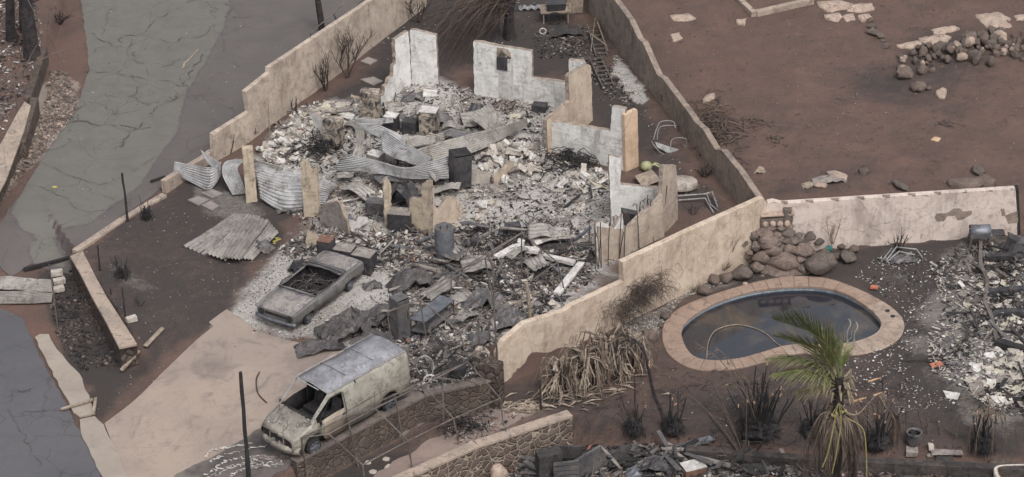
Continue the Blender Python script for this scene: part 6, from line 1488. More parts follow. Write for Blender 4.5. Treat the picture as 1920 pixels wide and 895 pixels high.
t, p = clump((1842, 838), 20, .8, 1.7, .3, 'burnt clump with hanging brown fronds at the far right', 120, .5, .25)
for k in range(11):
    a = random.uniform(0, 6.28); L_ = random.uniform(.6, 1.2); hub = p+Vector((.1, 0, 1.3)); e_ = Vector((math.cos(a)*L_, math.sin(a)*L_, 0))
    pl_ = [hub, hub+e_*.4+Vector((0, 0, .25)), hub+e_*.8-Vector((0, 0, .2)), hub+e_*.9-Vector((0, 0, 1.0))]
    frond_rib(t, pl_, .016, 'dry_leaf2', 'hanging_frond'); drape_leaves(t, pl_, .4, 16, 'twig_pale', wd=.018)
frond_rib(t, [p+Vector((.1, 0, .5)), p+Vector((.15, 0, 1.6)), VP(1845, 740, p), VP(1800, 748, p)], .03, 'dry_leaf2')
for i, (x, y, h_) in enumerate([(1695,815,1.6),(1732,805,1.5),(1765,815,1.2),(1737,800,1.)]):
    shrub((x, y), h_, 'thin burnt upright twig on the soil right of the green palm', 1, 1, 1, .25, .016, 'twig', lean=.2, group='thin burnt twigs right of the palm')
# dried banana leaves
def banana(px, label, n, w_, h):
    p = G(*px); t = thing('banana_plant', label, 'plant', p)
    for k in range(4):
        mb = MB(); a = k*1.6; q = p+Vector((math.cos(a)*w_*.3, math.sin(a)*w_*.3, -.03)); mb.tube([q, q+Vector((.05, 0, h*.5)), q+Vector((.1*math.cos(a), .1*math.sin(a), h*.85))], [.09, .07, .045], 7); mb.build('stem', 'twig', t)
    for k in range(n):
        mb = MB(); a = random.uniform(0, 6.28); q = p+Vector((math.cos(a)*w_*random.random()*.5, math.sin(a)*w_*.4*random.random(), h*random.uniform(.3, .95))); o_ = Vector((math.cos(a), math.sin(a)*.7-.25, 0)); L_ = random.uniform(.4, 1.15)
        up2 = random.uniform(.0, .45); e_ = q+o_*L_*.5+Vector((0, 0, up2)); f2_ = q+o_*L_*.75+Vector((random.gauss(0, .1), random.gauss(0, .1), -random.uniform(.3, 1.1)*h*.7)); f2_.z = max(f2_.z, p.z+.06)
        mid_ = e_.lerp(f2_, .5)+o_*.06; wd = random.uniform(.08, .2)
        for b3 in range(random.choice((2, 3, 3, 4))):
            J_ = lambda s_: Vector((random.gauss(0, s_), random.gauss(0, s_), random.gauss(0, s_)))
            w2 = wd*random.uniform(.2, .5); f3 = f2_+J_(.16); f3.z = max(f3.z, p.z+.05); m3 = mid_+J_(.09); e3 = e_+J_(.05)
            mb.ribbon([q+J_(.02), q.lerp(e3, .6), e3, e3.lerp(m3, .5)+J_(.03), m3, m3.lerp(f3, .5)+J_(.05), f3], [w2*.6, w2*.8, w2, w2*.8, w2*.9, w2*.6, w2*.15], (-o_.y+random.uniform(-.7, .7), o_.x+random.uniform(-.3, .3), random.uniform(-.5, .5)), 0, random.uniform(.2, .6))
        mb.build('dead_leaf', random.choice(['dry_leaf', 'dry_leaf2', 'dry_leaf', 'twig_pale']), t)
random.seed(8)
banana((1050, 735), 'withered banana plant with folded leaves, leftmost of the row by the cream wall', 46, .75, 1.45)
banana((1100, 725), 'withered banana plant second from the left by the cream wall', 54, .9, 1.9)
banana((1140, 705), 'withered banana plant third from the left by the cream wall', 50, .9, 1.9)
banana((1185, 690), 'withered banana plant nearest the pool in the row by the cream wall', 36, .8, 1.3)
def leaf_litter(px, w_, n, label, ln=.6, mats=('dry_leaf', 'dry_leaf2')):
    p = G(*px); mb = MB()
    for k in range(n):
        q = p+Vector((random.gauss(0, w_), random.gauss(0, w_*.5), 0)); q = fixz(q, .05); a = random.uniform(-.5, .8); d = Vector((math.cos(a), math.sin(a), 0))*ln*random.uniform(.4, 1)
        mb.ribbon([q, fixz(q+d*.5, .12), fixz(q+d, .05)], [.02, .07, .02], (-d.y, d.x, .3), random.randrange(2), .3)
    return mb.build('leaf_litter', list(mats), label=label, kind='stuff', origin=(0, 0, 0))
leaf_litter((970, 765), .5, 60, 'dry leaves fallen at the head of the lower wall'); leaf_litter((1090, 745), .9, 50, 'dry leaf litter under the banana plants', .9)
# vine on the cream wall
random.seed(14)
p = P(1195, 590, ZP); mb = MB(); top_ = VP(1190, 510, P(1195, 590, ZP))
A3 = P(936, 722, ZP); B3 = P(1434, 478, ZP); dW = (B3-A3).normalized(); nW = Vector((dW.y, -dW.x, 0))
if nW.y > 0: nW = -nW
c0 = A3+dW*((topz(0, 1190, 560, A3, B3)-A3).dot(dW))
for k in range(420):
    u = random.gauss(0, .62)+(-.55 if random.random() < .35 else .25); h0 = random.uniform(.7, 1.6) if u > -.3 else random.uniform(.2, 1.3); q = c0+dW*u+nW*random.uniform(.03, .5)+Vector((0, 0, h0)); pts = [q]; d = Vector((random.gauss(0, .5), random.gauss(0, .3), random.uniform(-.2, .9)))
    for j in range(6):
        q = q+d*.16; d = (d+Vector((random.gauss(0, .35), random.gauss(0, .25), -.4))).normalized(); 
        q = Vector((q.x, q.y, max(q.z, ZP+.03)))
        if (q-A3).dot(nW) < .02: q = q+nW*(.03-(q-A3).dot(nW))
        pts.append(q)
    mb.tube(pts, [.009, .008, .007, .006, .005, .004, .003], 3, 0, cap=False)
mb.build('dead_vine', 'twig', label='tangled dead vine hanging over the cream wall', cat='vine')
# sticks heap
def stickpile(label, px, n, w_, h, ln, name='stick_pile', mat='twig', ang=None, el=.5):
    p = G(*px); mb = MB()
    for k in range(n):
        q = p+Vector((random.gauss(0, w_[0]), random.gauss(0, w_[1]), 0)); dist_ = math.hypot((q.x-p.x)/w_[0], (q.y-p.y)/w_[1]); q = fixz(q, random.uniform(.02, h)*max(.1, 1-dist_*.35))
        a = random.uniform(0, 6.28) if ang is None else random.gauss(ang, .6); d = Vector((math.cos(a), math.sin(a), random.gauss(0, .25)))*ln*random.uniform(.4, 1)
        mb.tube([q-d*.5, q+Vector((0, 0, .05)), q+d*.5], [random.uniform(.008, .022)]*3, 4, random.randrange(2), cap=False)
    return mb.build(name, [mat, 'twig_pale'], label=label, cat='brush pile')
random.seed(71)
stickpile('large pile of dry sticks on the bare lot against the grey wall', (1340, 245), 300, (.55, 1.4), .5, 1.0)
stickpile('small tuft of burnt sticks right of the large stick pile', (1415, 237), 60, (.35, .35), .3, .6)
stickpile('smallest tuft of sticks below and right of the large pile', (1452, 265), 26, (.2, .3), .15, .4)
stickpile('low scatter of twigs above the tan board on the lot', (1775, 235), 14, (.4, .2), .08, .8)
# fallen brush and trunk at the top
def brush(label, base, tips, n, name='fallen_branches'):
    mb = MB()
    for k in range(n):
        tp = random.choice(tips); e_ = G(tp[0]+random.gauss(0, 14), tp[1]+random.gauss(0, 8), random.uniform(.05, .6)); b_ = base+Vector((random.gauss(0, .25), random.gauss(0, .2), random.uniform(-1.0, .6)))
        m2 = b_.lerp(e_, .5)+Vector((random.gauss(0, .25), random.gauss(0, .25), random.uniform(.3, .9))); c_ = catm([b_, m2, e_+Vector((0, 0, .15)), e_+(e_-b_)*.1-Vector((0, 0, .1))], 4); mb.tube(c_, [.017*(1-.8*i/len(c_)) for i in range(len(c_))], 3, random.randrange(2), cap=False)
        if k % 2: grow(mb, c_[5], (e_-b_).normalized(), .6, .01, 1, .4, 0, 3)
    return mb.build(name, ['twig', 'twig_pale'], label=label, cat='tree')
random.seed(5)
f_ = G(957, 72); t = thing('burnt_tree', 'burnt tree trunk at the top with dead branches sweeping down left', 'tree', f_)
mb = MB(); mb.tube([f_-Vector((0, 0, .1)), f_+Vector((-.05, 0, .5)), VP(955, 20, f_), VP(968, -30, f_), VP(965, -90, f_)], [.32, .24, .2, .18, .15], 9); mb.tube([f_+Vector((0, 0, .8)), VP(945, -10, f_), VP(930, -60, f_)], [.15, .12, .1], 7); mb.build('trunk', 'bark', t)
o = brush('', f_+Vector((-.1, 0, 2.2)), [(870,50),(845,85),(830,105),(900,45),(915,75),(850,118),(880,95),(815,75),(840,60),(870,120),(805,50)], 170); o.parent = t; o.matrix_parent_inverse = wmat(t).inverted(); del o['category']; o.name = 'branches'
if 'kind' in o: del o['kind']
# top left trunks and fence
for i, (x, y, xt, r_, lb) in enumerate([(22,75,18,.22,'leftmost charred trunk at the top left corner'),(60,105,48,.34,'thickest charred trunk at the top left, rightmost of the three'),(44,60,40,.14,'thin charred trunk between two thicker ones at the top left')]):
    f_ = G(x, y); t = thing('burnt_tree', lb, 'tree', f_); mb = MB(); mb.tube([f_-Vector((0, 0, .1)), f_+Vector((0, 0, .6)), VP(xt, y-100, f_), VP(xt-4, y-170, f_)], [r_*1.25, r_, r_*.85, r_*.7], 9); mb.build('trunk', 'bark', t)
    mb = MB()
    for k in range(5): grow(mb, VP(xt, y-90, f_), Vector((random.gauss(0, .6), random.gauss(0, .6), .6)), 1.0, .04, 2, .5, .1, 2)
    mb.build('branches', 'bark', t)
fe = thing('pipe_fence', 'bent thin pipe fence standing on the terrace wall at the far left', 'fence', G(30, 215))
def ft(x, y, d=0): return P(x, y, .9+d)
for a, b_ in [((32,205),(26,150)),((47,175),(43,130))]:
    f_ = G(*a); pipes(fe, [[f_, VP(*b_, f_)]], .03, nm='post')
o1 = G(46, 176)
pipes(fe, [[VP(*q, o1) for q in [(-10,165),(45,132),(100,100),(128,92)]], [VP(*q, o1) for q in [(45,132),(60,100),(80,68),(68,30),(52,0),(48,-20)]], [VP(*q, o1) for q in [(120,118),(98,80),(88,60),(92,30)]]], .022, nm='rail')
rf = thing('pipe_rail', 'thin pipe handrail beside the charred pole on the road side', 'railing', G(582, 72))
o2 = P(640, 60, 0)
o2 = Vector((o2.x, P(583, 76, 0).y, 0))
pipes(rf, [[P(x, y, z) for x, y, z in [(583,74,.02),(582,62,.4),(625,26,1.0),(660,-8,1.4)]], [P(x, y, z) for x, y, z in [(610,58,.1),(632,40,.5),(680,0,1.0),(700,-20,1.2)]], [P(625,26,1.0), P(632,40,.5)]], .03, nm='rail')
# ------------------------------------------------------------------ coconut palm
random.seed(91)
pb = P(1556, 985, ZP-.4); palm = thing('coconut_palm', 'coconut palm with green fronds blown left above a skirt of dead fronds', 'palm', pb)
def V(x, y, dy=0): return VP(x, y, pb, dy)
hub = V(1572, 726)
mb = MB(); mb.tube(catm([pb-Vector((0, 0, .3)), V(1562, 900), V(1570, 820), V(1572, 760), hub, V(1574, 706)], 6), [.24-.0035*i for i in range(31)], 10); mb.build('trunk', 'bark', palm)
def frond(pts, n, L_, mat, nm='frond', wind=Vector((-.55, 0, .1)), droop=.25, wd=.045, stem='frond', r=.03, bias=None):
    c_ = catm(pts, 10); N_ = len(c_); st = MB(); st.tube(c_, [r*(1-.85*i/N_) for i in range(N_)], 5); so_ = st.build(nm, stem, palm)
    mb = MB()
    for k in range(n):
        u = .14+.86*k/n; i = min(N_-2, int(u*(N_-1))); p = c_[i].lerp(c_[i+1], u*(N_-1)-i); d = (c_[i+1]-c_[i]).normalized()
        side = d.cross(Vector((0, .35, 1))).normalized() if abs(d.z) < .97 else Vector((0, 1, 0)); up2 = side.cross(d).normalized()
        for s in (1, -1):
            L2 = L_*(math.sin(math.pi*(u*.78+.18)))*random.uniform(.8, 1.1)
            dd = (d*.75+side*s*.75+up2*random.uniform(-.1, .35)+wind+Vector([random.gauss(0, .08) for _ in range(3)])).normalized()
            q1 = p+dd*L2*.5; q2 = p+dd*L2+Vector((0, 0, -L2*droop)); nrm = dd.cross(up2)
            cut = q1.lerp(q2, .55)
            mb.ribbon([p, q1, cut], [wd*.6, wd, wd*.7], nrm, 0, .15); mb.ribbon([cut, q2], [wd*.7, wd*.12], nrm, 1, .1)
    mb.build('leaflets', mat, so_)
GM = ['frond', 'frond_tip']
FW = .03
frond([V(1574,708), V(1562,665,-.2), V(1528,628,-.4), V(1490,612,-.5), V(1452,600,-.6)], 120, 1.4, GM, wd=.032, wind=Vector((-.35, 0, .85)), droop=-.05)
frond([V(1570,712), V(1548,672,-.5), V(1512,648,-.9), V(1455,632,-1.2)], 105, 1.35, GM, wd=.032, wind=Vector((-.5, 0, .4)), droop=.05)
frond([V(1568,715), V(1540,690,-.3), V(1500,672,-.5), V(1440,674,-.7)], 100, 1.3, GM, wd=.032, wind=Vector((-.5, 0, -.1)))
frond([V(1566,720), V(1540,704,-.6), V(1508,694,-.9), V(1450,702,-1.2)], 80, 1.15, GM, wd=.032, wind=Vector((-.45, 0, -.3)))
frond([V(1576,708), V(1578,672,.3), V(1560,645,.5), V(1530,632,.7)], 80, 1.15, GM, wd=.032, wind=Vector((-.2, 0, .5)))
frond([V(1566,724), V(1545,722,-.3), V(1520,728,-.5), V(1490,735,-.6)], 40, .9, ['frond_tip', 'dry_leaf2'], wind=Vector((-.4, 0, -.4)), stem='yellow_stem')
g = MB()
for k in range(60):
    a = random.uniform(0, 6.28); q = hub+Vector((math.cos(a)*.2, math.sin(a)*.2, random.uniform(-.4, .4))); g.ribbon([q, q+Vector((math.cos(a)*.25, math.sin(a)*.2, random.uniform(0, .3))), q+Vector((math.cos(a)*.38, math.sin(a)*.3, random.uniform(-.3, .1)))], [.1, .1, .03], (-math.sin(a), math.cos(a), .2), random.randrange(2), .2)
g.build('crown_fibre', ['dry_leaf2', 'frond_tip'], palm)
for k in range(15):
    a = k*6.28/15+random.uniform(-.2, .2); w_ = random.uniform(.35, 1.0); h0 = random.uniform(-1.7, -.9)
    q = hub+Vector((0, 0, h0)); o_ = Vector((math.cos(a), math.sin(a), 0))
    pts = [q, q+o_*w_*.55+Vector((0, 0, .15)), q+o_*w_+Vector((0, 0, -.7)), q+o_*w_*1.05+Vector((random.gauss(0, .1), 0, -1.6)), q+o_*w_*.95+Vector((0, 0, -2.4))]
    frond(pts, 40, .85, ['dry_leaf2', 'twig_pale'] if k % 3 else ['twig_pale', 'dry_leaf2'], 'dead_frond', wind=Vector((0, 0, -1.3)), droop=.4, wd=.03, stem='dry_leaf2', r=.03)
frond([V(1580,770), V(1607,777,-.2), V(1639,745,-.3), V(1657,734,-.3)], 26, .9, ['dry_leaf2', 'twig_pale'], 'dead_frond', wind=Vector((.1, 0, -1.4)), wd=.03, stem='dry_leaf')
for pts in ([(1568,775),(1563,800),(1552,850),(1542,876)], [(1576,770),(1576,800),(1568,850),(1560,888)], [(1590,785),(1618,805),(1624,850),(1625,895)]):
    g = MB(); g.tube(catm([V(x, y, -1.0) for x, y in pts], 5), .022, 5); g.build('frond_stem', 'yellow_stem', palm)
for k in range(6):
    g = MB(); a = k; g.tube([hub+Vector((0, -.2, -.5)), hub+Vector((.2*math.cos(a), -.35, -.65-.05*k))], .012, 4); blob(g, hub+Vector((.22*math.cos(a), -.38, -.7-.05*k)), (.05, .05, .07), k, .1, 1, ICO1); g.build('flower_spike', 'yellow_stem', palm)

# ------------------------------------------------------------------ scattered things
def beam(label, a, b_, wd, ht, mat='char', name='charred_beam', cat='beam', za=.12, zb=.12, group=None, jit=.015):
    A_ = G(*a, za); B_ = G(*b_, zb); g = MB(); g.beam(A_, B_, wd, ht, jit=jit); return g.build(name, mat, label=label, cat=cat, group=group, bevel=.01)
beam('long grey plank lying across the lower end of the retaining wall', (228, 700), (262, 662), .16, .06, 'timber', 'plank', 'plank')
beam('pale plank in line with the longer one beside the retaining wall', (272, 655), (305, 620), .16, .06, 'timber', 'plank', 'plank')
beam('thin grey plank across the gap in the sidewalk', (115, 774), (176, 758), .1, .08, 'timber', 'plank', 'plank', .15, .2)
beam('short pale plank end propped at the gap in the sidewalk', (176, 782), (181, 757), .12, .08, 'timber', 'plank', 'plank', .1, .25)
beam('charred log lying on the road edge above the street zinc pile', (45, 510), (130, 488), .12, .12, 'charc', 'charred_log', 'log')
beam('short charred stick beside the stub of tan wall', (283, 345), (310, 336), .08, .08, 'charc', 'charred_log', 'log')
beam('long pale stick lying on the road patch', (346, 122), (373, 94), .04, .03, 'timber', 'stick', 'stick', .05, .05)
beam('short pale stick at the lower end of the long one on the road', (343, 131), (347, 118), .1, .03, 'timber', 'stick', 'stick', .05, .05)
beam('tan board lying flat on the bare lot', (1752, 266), (1775, 244), .3, .04, 'timber_tan', 'board', 'board', .04, .04, jit=.01)
beam('cinder block lying by the cap of the retaining wall', (238, 607), (256, 601), .2, .2, 'rubble', 'cinder_block', 'block')
for i, (x, y) in enumerate([(108, 524), (112, 535), (110, 546)]):
    p = G(x, y); g = MB(); g.box(p+Vector((0, 0, .3-.1*i)), (.46, .26, .2), Matrix.Rotation(.15+.1*i, 3, 'Z'), jit=.02); g.build('block', 'rubble', label='tan block stacked at the end of the zinc pile by the street', cat='block', group='blocks at the end of the zinc pile', bevel=.015)
g = MB(); p = G(103, 353); blob(g, p+Vector((0, 0, .04)), (.11, .07, .05), 3, .3, 1, ICO2); g.build('yellow_scrap', 'yellow_scrap', label='small yellow scrap lying on the road', cat='scrap')
g = MB(); p = G(516, 452)
for k in range(14): blob(g, p+Vector((random.gauss(0, .12), random.gauss(0, .15), .05)), (.06, .04, .03), k, .4, 1, ICO1)
g.build('yellow_scrap', 'yellow_scrap', label='crumbled yellow scrap to the right of the zinc fan', cat='scrap', )
# white boards in the front rubble
for a, b_, wd, lb in [((930,497),(968,478),.28,'white board at the left of the pale pieces behind the pipe frame'),((968,478),(1012,486),.3,'white board in the middle of the pale pieces behind the pipe frame'),((1020,492),(1078,508),.25,'white broken strip leading right toward the long beam'),((1044,565),(1090,508),.3,'thick white beam lying behind the slanting cream wall')]:
    beam(lb, a, b_, wd, .14, 'rubble2', 'white_board', 'board', .3, .35, jit=.03)
for i in range(9):
    p = G(985+random.uniform(-22, 26), 478+random.uniform(-10, 8), .4); place(SL[0], 'white_tile', p, (.14, .14, .14), (random.uniform(-.6, .6), random.uniform(-.6, .6), random.uniform(0, 6)), label='small square white tile on the pale boards behind the pipe frame', cat='tile', group='white tiles behind the pipe frame')
p = G(715, 447, .1); g = MB(); g.box(p, (.38, .36, .05), Matrix.Rotation(.7, 3, 'Z') @ Matrix.Rotation(.5, 3, 'X')); g.build('white_tile', 'ashw', label='single large white tile right of the white slab panel', cat='tile')
t = vwall('slab_panel', 'ashw', P(652, 445, 0), P(690, 432, 0), [(653,446),(655,412),(668,415),(672,405),(690,408),(692,416),(672,430),(668,446)], .06, jag=.03, label='white cracked panel leaning right of the broken plastered slab', cat='panel')
vwall('slab_panel', 'rubble', P(880, 350, 0), P(920, 352, 0), [(876,346),(884,320),(922,324),(916,352)], .12, jag=.02, label='grey pink slab leaning at the foot of the tall black locker', cat='panel')
vwall('slab_panel', 'cream_wall', P(928, 348, 0), P(965, 320, 0), [(928,350),(926,332),(960,302),(966,304),(966,322)], .12, jag=.03, label='cream slab standing right of the grey pink slab', cat='panel')
vwall('slab_panel', 'white_wall', P(570, 255, 0), P(608, 275, 0), [(585,225),(580,216),(592,212),(606,225),(606,255),(594,245)], .12, jag=.03, label='white slab leaning on the soot streaked column', cat='panel')
vwall('slab_panel', 'tan_post', P(573, 468, 0), P(598, 470, 0), [(572,455),(576,434),(596,442),(600,452),(590,474)], .1, jag=.03, label='cream slab piece standing left of the narrow black cabinet', cat='panel')
# charred beams and wires in the front rubble
random.seed(17)
spots = gpoly([(640,400),(900,440),(1110,440),(1100,520),(1000,560),(920,620),(760,640),(700,560),(740,500)])
for k, (x, y) in enumerate(in_poly(spots, 60)):
    L_ = random.uniform(.4, 1.5); a = random.uniform(0, 3.14); z = ground_z(x, y)+random.uniform(.1, .4); d = Vector((math.cos(a), math.sin(a), random.gauss(0, .12)))*L_/2
    g = MB(); g.beam(Vector((x, y, z))-d, Vector((x, y, z))+d, random.uniform(.06, .14), random.uniform(.04, .1), jit=.02); g.build('charred_beam', random.choice(['char', 'burnt_steel', 'burnt_steel', 'rubble3', 'grey_steel', 'pipe']), label='charred timber or metal strip in the debris in front of the house', cat='beam', group='charred strips in front of the house')
for k, (x, y) in enumerate(in_poly(H2, 36)):
    L_ = random.uniform(.4, 1.4); a = random.uniform(0, 3.14); z = ground_z(x, y)+random.uniform(.08, .3); d = Vector((math.cos(a), math.sin(a), random.gauss(0, .15)))*L_/2
    g = MB(); g.beam(Vector((x, y, z))-d, Vector((x, y, z))+d, random.uniform(.05, .12), random.uniform(.03, .08), jit=.02); g.build('charred_beam', random.choice(['char', 'charc', 'rubble3', 'timber']), label='thin burnt lath lying among the pale chips of the house floor', cat='beam', group='burnt laths on the house floor')
for k, (x, y) in enumerate(in_poly(spots, 40)):
    q = Vector((x, y, ground_z(x, y)+.15)); a = random.uniform(0, 6.28); pts = [q]
    for j in range(5): a += random.gauss(0, .5); q = q+Vector((math.cos(a)*.4, math.sin(a)*.4, random.gauss(0, .15))); q.z = max(q.z, .06); pts.append(q)
    g = MB(); g.tube(catm(pts, 4), .016, 4); g.build('burnt_wire', 'pipe', label='bent burnt wire or pipe in the debris in front of the house', cat='wire', group='burnt wires in front of the house')
def tangle(label, px, w_, h, n, r=.012, mat='charc', name='wire_tangle', cat='wire'):
    p = G(*px); g = MB()
    for k in range(n):
        q = p+Vector((random.gauss(0, w_), random.gauss(0, w_), random.uniform(.02, h))); a = random.uniform(0, 6.28); pts = [q]
        for j in range(5): a += random.gauss(0, .9); q = q+Vector((math.cos(a)*.16, math.sin(a)*.16, random.gauss(0, .07))); q.z = max(q.z, p.z+.02); pts.append(q)
        g.tube(pts, r, 3, cap=False)
    return g.build(name, mat, label=label, cat=cat, origin=p)
tangle('black tangle of springs in the middle of the house floor', (1020, 442), .35, .4, 90)
tangle('dark heap of burnt material below the low white wall', (1075, 305), .6, .4, 160, .02)
tangle('black tangle in the centre of the rubble left of the column shadow', (600, 290), .35, .6, 90, .02)
tangle('dark spring tangle in front of the round rust plate', (940, 470), .5, .3, 80)
tangle('burnt mattress springs behind the machinery', (1000, 520), .7, .35, 120)
tangle('burnt tangle at the head of the sooty path', (872, 805), .35, .3, 80, .014)
for i, (x, y) in enumerate([(560,470),(590,300),(760,500),(1040,480),(735,650)]):
    pass
# more crumpled sheets in the front rubble
for i, (x, y, sx, sy, h, rot, mt, lb) in enumerate([(700,540,.8,.6,.4,10,'burnt_steel','small bent sheet behind the burnt car'),(935,440,1.0,.4,.2,30,'dark_steel','narrow dark plate pointing right on the house floor'),(996,428,.9,.25,.2,25,'dark_steel','black strip of plate beside the open black box'),(1040,465,1.4,.7,.3,0,'char','flat charred sheet in front of the sloping wall stub'),(850,520,1.2,.8,.4,-15,'burnt_steel','bent sheet at the foot of the grey water tank'),(830,640,1.6,1.0,.15,10,'burnt_steel','flat sooty plate on the ground below the work table'),(720,500,1.,.7,.3,0,'char','charred flat scrap right of the washing machine'),(600,655,1.8,1.,.5,15,'wreck_steel','low black scrap between the car and the van roof'),(700,640,1.6,.8,.6,-15,'wreck_steel','long dark panel just above the van roof'),(885,520,1.,.7,.3,20,'char','charred scrap left of the white boards'),(900,640,1.,.8,.5,20,'burnt_steel','bent plate behind the low end of the cream wall'),(540,395,.9,.5,.3,15,'burnt_steel','small dark plate between the two tan posts'),(800,395,.7,.5,.5,30,'char','dark bent piece behind the jagged cream wall')]):
    crumple(lb, (x, y), (sx, sy, h), mt, seed=40+i*3, rot=rot, n=10)
# rack, table slab, chair, gourd
t = thing('wire_rack', 'grey framed wire grille with fanned rods leaning left of the white stub', 'rack', P(1110, 425, 0))
c4 = [P(1090, 430, .05), VP(1098, 385, P(1098, 425, 0), .3), VP(1145, 371, P(1145, 405, 0), .3), P(1146, 412, .1)]
g = MB(); g.tube(c4+[c4[0]], .03, 5); g.build('frame', 'white_metal', t)
for k in range(9):
    g = MB(); u = k/8; a = c4[0].lerp(c4[1], u); b_ = c4[3].lerp(c4[2], u); g.tube([a, a.lerp(b_, .5)+Vector((0, -.02, .05*math.sin(u*3))), b_], .009, 4); g.build('rod', 'pipe', t)
for k in range(8):
    g = MB(); u = (k+.5)/8; a = c4[3].lerp(c4[0], .45); b_ = c4[1].lerp(c4[2], u); g.tube([a, b_], .009, 4); g.build('rod', 'white_metal', t)
p = G(1276, 352); g = MB(); rows = []
for r_, z in ((.02, .34), (.62, .33), (.68, .28), (.7, .1), (.66, .02)): rows.append([p+Matrix.Rotation(-.2, 3, 'X') @ Vector((r_*math.cos(a), r_*math.sin(a), z)) for a in np.linspace(0, 6.283, 31)])
g.grid(rows); g.build('round_slab', 'concrete', label='round pale concrete table slab lying behind the flaked wall', cat='slab', smooth=True)
p = G(1210, 345); g = MB(); g.add([P(1190, 330, .35), P(1222, 318, .35), P(1240, 338, .3), P(1205, 352, .3)]+[P(1190, 330, .25), P(1222, 318, .25), P(1240, 338, .2), P(1205, 352, .2)], [(3, 2, 1, 0), (4, 5, 6, 7), (0, 1, 5, 4), (1, 2, 6, 5), (2, 3, 7, 6), (3, 0, 4, 7)]); g.build('counter_slab', 'timber', label='tan counter top piece inside the flaked white walls', cat='slab')
p = G(1212, 320); t = thing('float', 'pale green round float with a leafy stub lying by the wall', 'float', p)
g = MB(); blob(g, p+Vector((0, 0, .2)), (.24, .22, .22), 1, .03, 1, ICO3); g.build('ball', 'melon', t, smooth=True)
g = MB(); 
for k in range(9): a = random.uniform(-.6, .6); g.ribbon([p+Vector((.2, 0, .25)), p+Vector((.36, a*.2, .3)), p+Vector((.55, a*.4, .2))], [.04, .06, .02], (0, 1, .3), 0, .2)
g.build('stub', 'melon', t)
t = thing('lawn_chair', 'bent pale tube lawn chair lying against the grey wall', 'chair', G(1255, 280)); o_ = G(1255, 285)
Q = lambda *pts: [VP(x, y, o_, d) for x, y, d in pts]
for nm, pts in [('frame', Q((1225,262,0),(1232,240,.3),(1240,228,.5),(1262,228,.5),(1266,240,.4))), ('frame', Q((1232,262,.1),(1238,238,.4),(1268,236,.6))), ('frame', Q((1222,265,0),(1228,275,-.1),(1245,290,-.2),(1275,292,0),(1288,282,.3),(1280,270,.4))), ('armrest', Q((1258,288,0),(1260,262,.2),(1285,260,.4),(1287,275,.4))), ('leg', Q((1238,292,-.3),(1245,298,-.4),(1256,290,-.1),(1247,282,0)))]:
    g = MB(); g.tube(catm(pts, 4), .02, 5); g.build(nm, 'white_metal', t)
g = MB(); g.grid([[VP(x, y, o_, d) for x, y, d in ((1228,266,.05),(1245,272,.1),(1272,280,.2))], [VP(x, y, o_, d) for x, y, d in ((1232,276,-.1),(1250,286,-.1),(1276,290,0))]]); g.build('seat_webbing', 'white_metal', t, solid=.01)
t = thing('metal_rack', 'pale folded metal frame on the ground right of the round slab', 'frame', G(1310, 380))
pipes(t, [[G(1270,376,.2), G(1325,374,.25), G(1332,388,.1), G(1345,398,.1)], [G(1272,380,.1), G(1322,380,.2), G(1338,402,.05)], [G(1325,374,.25), G(1335,372,.3), G(1346,394,.1)]], .035, 'white_metal')
# ladders and cart at the top
def ladder(label, a, b_, w_, n, mat='pipe'):
    A_ = G(*a, .1); B_ = G(*b_, .25); t = thing('ladder', label, 'ladder', A_); s_ = (B_-A_).cross(Vector((0, 0, 1))).normalized()*w_/2
    for k in (1, -1):
        g = MB(); g.beam(A_+s_*k, B_+s_*k, .05, .07); g.build('rail', mat, t)
    for i in range(n):
        q = A_.lerp(B_, (i+.5)/n); g = MB(); g.beam(q-s_, q+s_, .04, .04); g.build('rung', mat, t)
ladder('grey ladder lying against the grey wall, upper of two', (1128, 108), (1112, 55), .5, 7)
ladder('grey ladder lying nearer the tan cross wall, lower of two', (1140, 165), (1115, 115), .5, 7, 'pipe')
for a, b_ in [((1108,100),(1116,52)),((1140,100),(1120,60)),((1100,62),(1138,105)),((1170,175),(1190,195)),((1172,182),(1192,190))]:
    beam('thin pole leaning among the ladders at the grey wall', a, b_, .04, .04, 'timber', 'pole', 'pole', .1, .5, 'thin poles by the ladders')
t = thing('yard_cart', 'burnt yard cart with one spoked wheel at the top of the picture', 'cart', G(1040, 38)); p = G(1040, 38)
g = MB()
for q in [((-.6,-.4,.55),(.7,-.4,.6)),((-.6,.4,.55),(.7,.4,.6)),((-.6,-.4,.55),(-.6,.4,.55)),((.7,-.4,.6),(.7,.4,.6))]: g.beam(p+Vector(q[0]), p+Vector(q[1]), .05, .08)
g.box(p+Vector((.05, 0, .5)), (1.2, .75, .05)); g.build('tray', 'timber', t)
g = MB(); g.box(p+Vector((.1, -.02, .75)), (.8, .6, .4), jit=.05); g.build('box', 'dark_steel', t)
g = MB(); c_ = p+Vector((.0, -.48, .3)); g.tube([c_+Vector((.3*math.cos(a), 0, .3*math.sin(a))) for a in np.linspace(0, 6.283, 20)], .03, 5)
for k in range(6): a = k*1.047; g.tube([c_, c_+Vector((.3*math.cos(a), 0, .3*math.sin(a)))], .01, 4)
g.build('wheel', 'charc', t)
for sx in (-.5, .6):
    g = MB(); g.beam(p+Vector((sx, -.35, 0)), p+Vector((sx, -.35, .5)), .05, .05); g.build('leg', 'timber', t)
g = MB(); p = G(1078, 22); g.box(p+Vector((0, 0, .45)), (.7, .5, .9), jit=.05); g.build('crate', 'timber', label='weathered crate stack beside the cart at the top', cat='crate', bevel=.01)
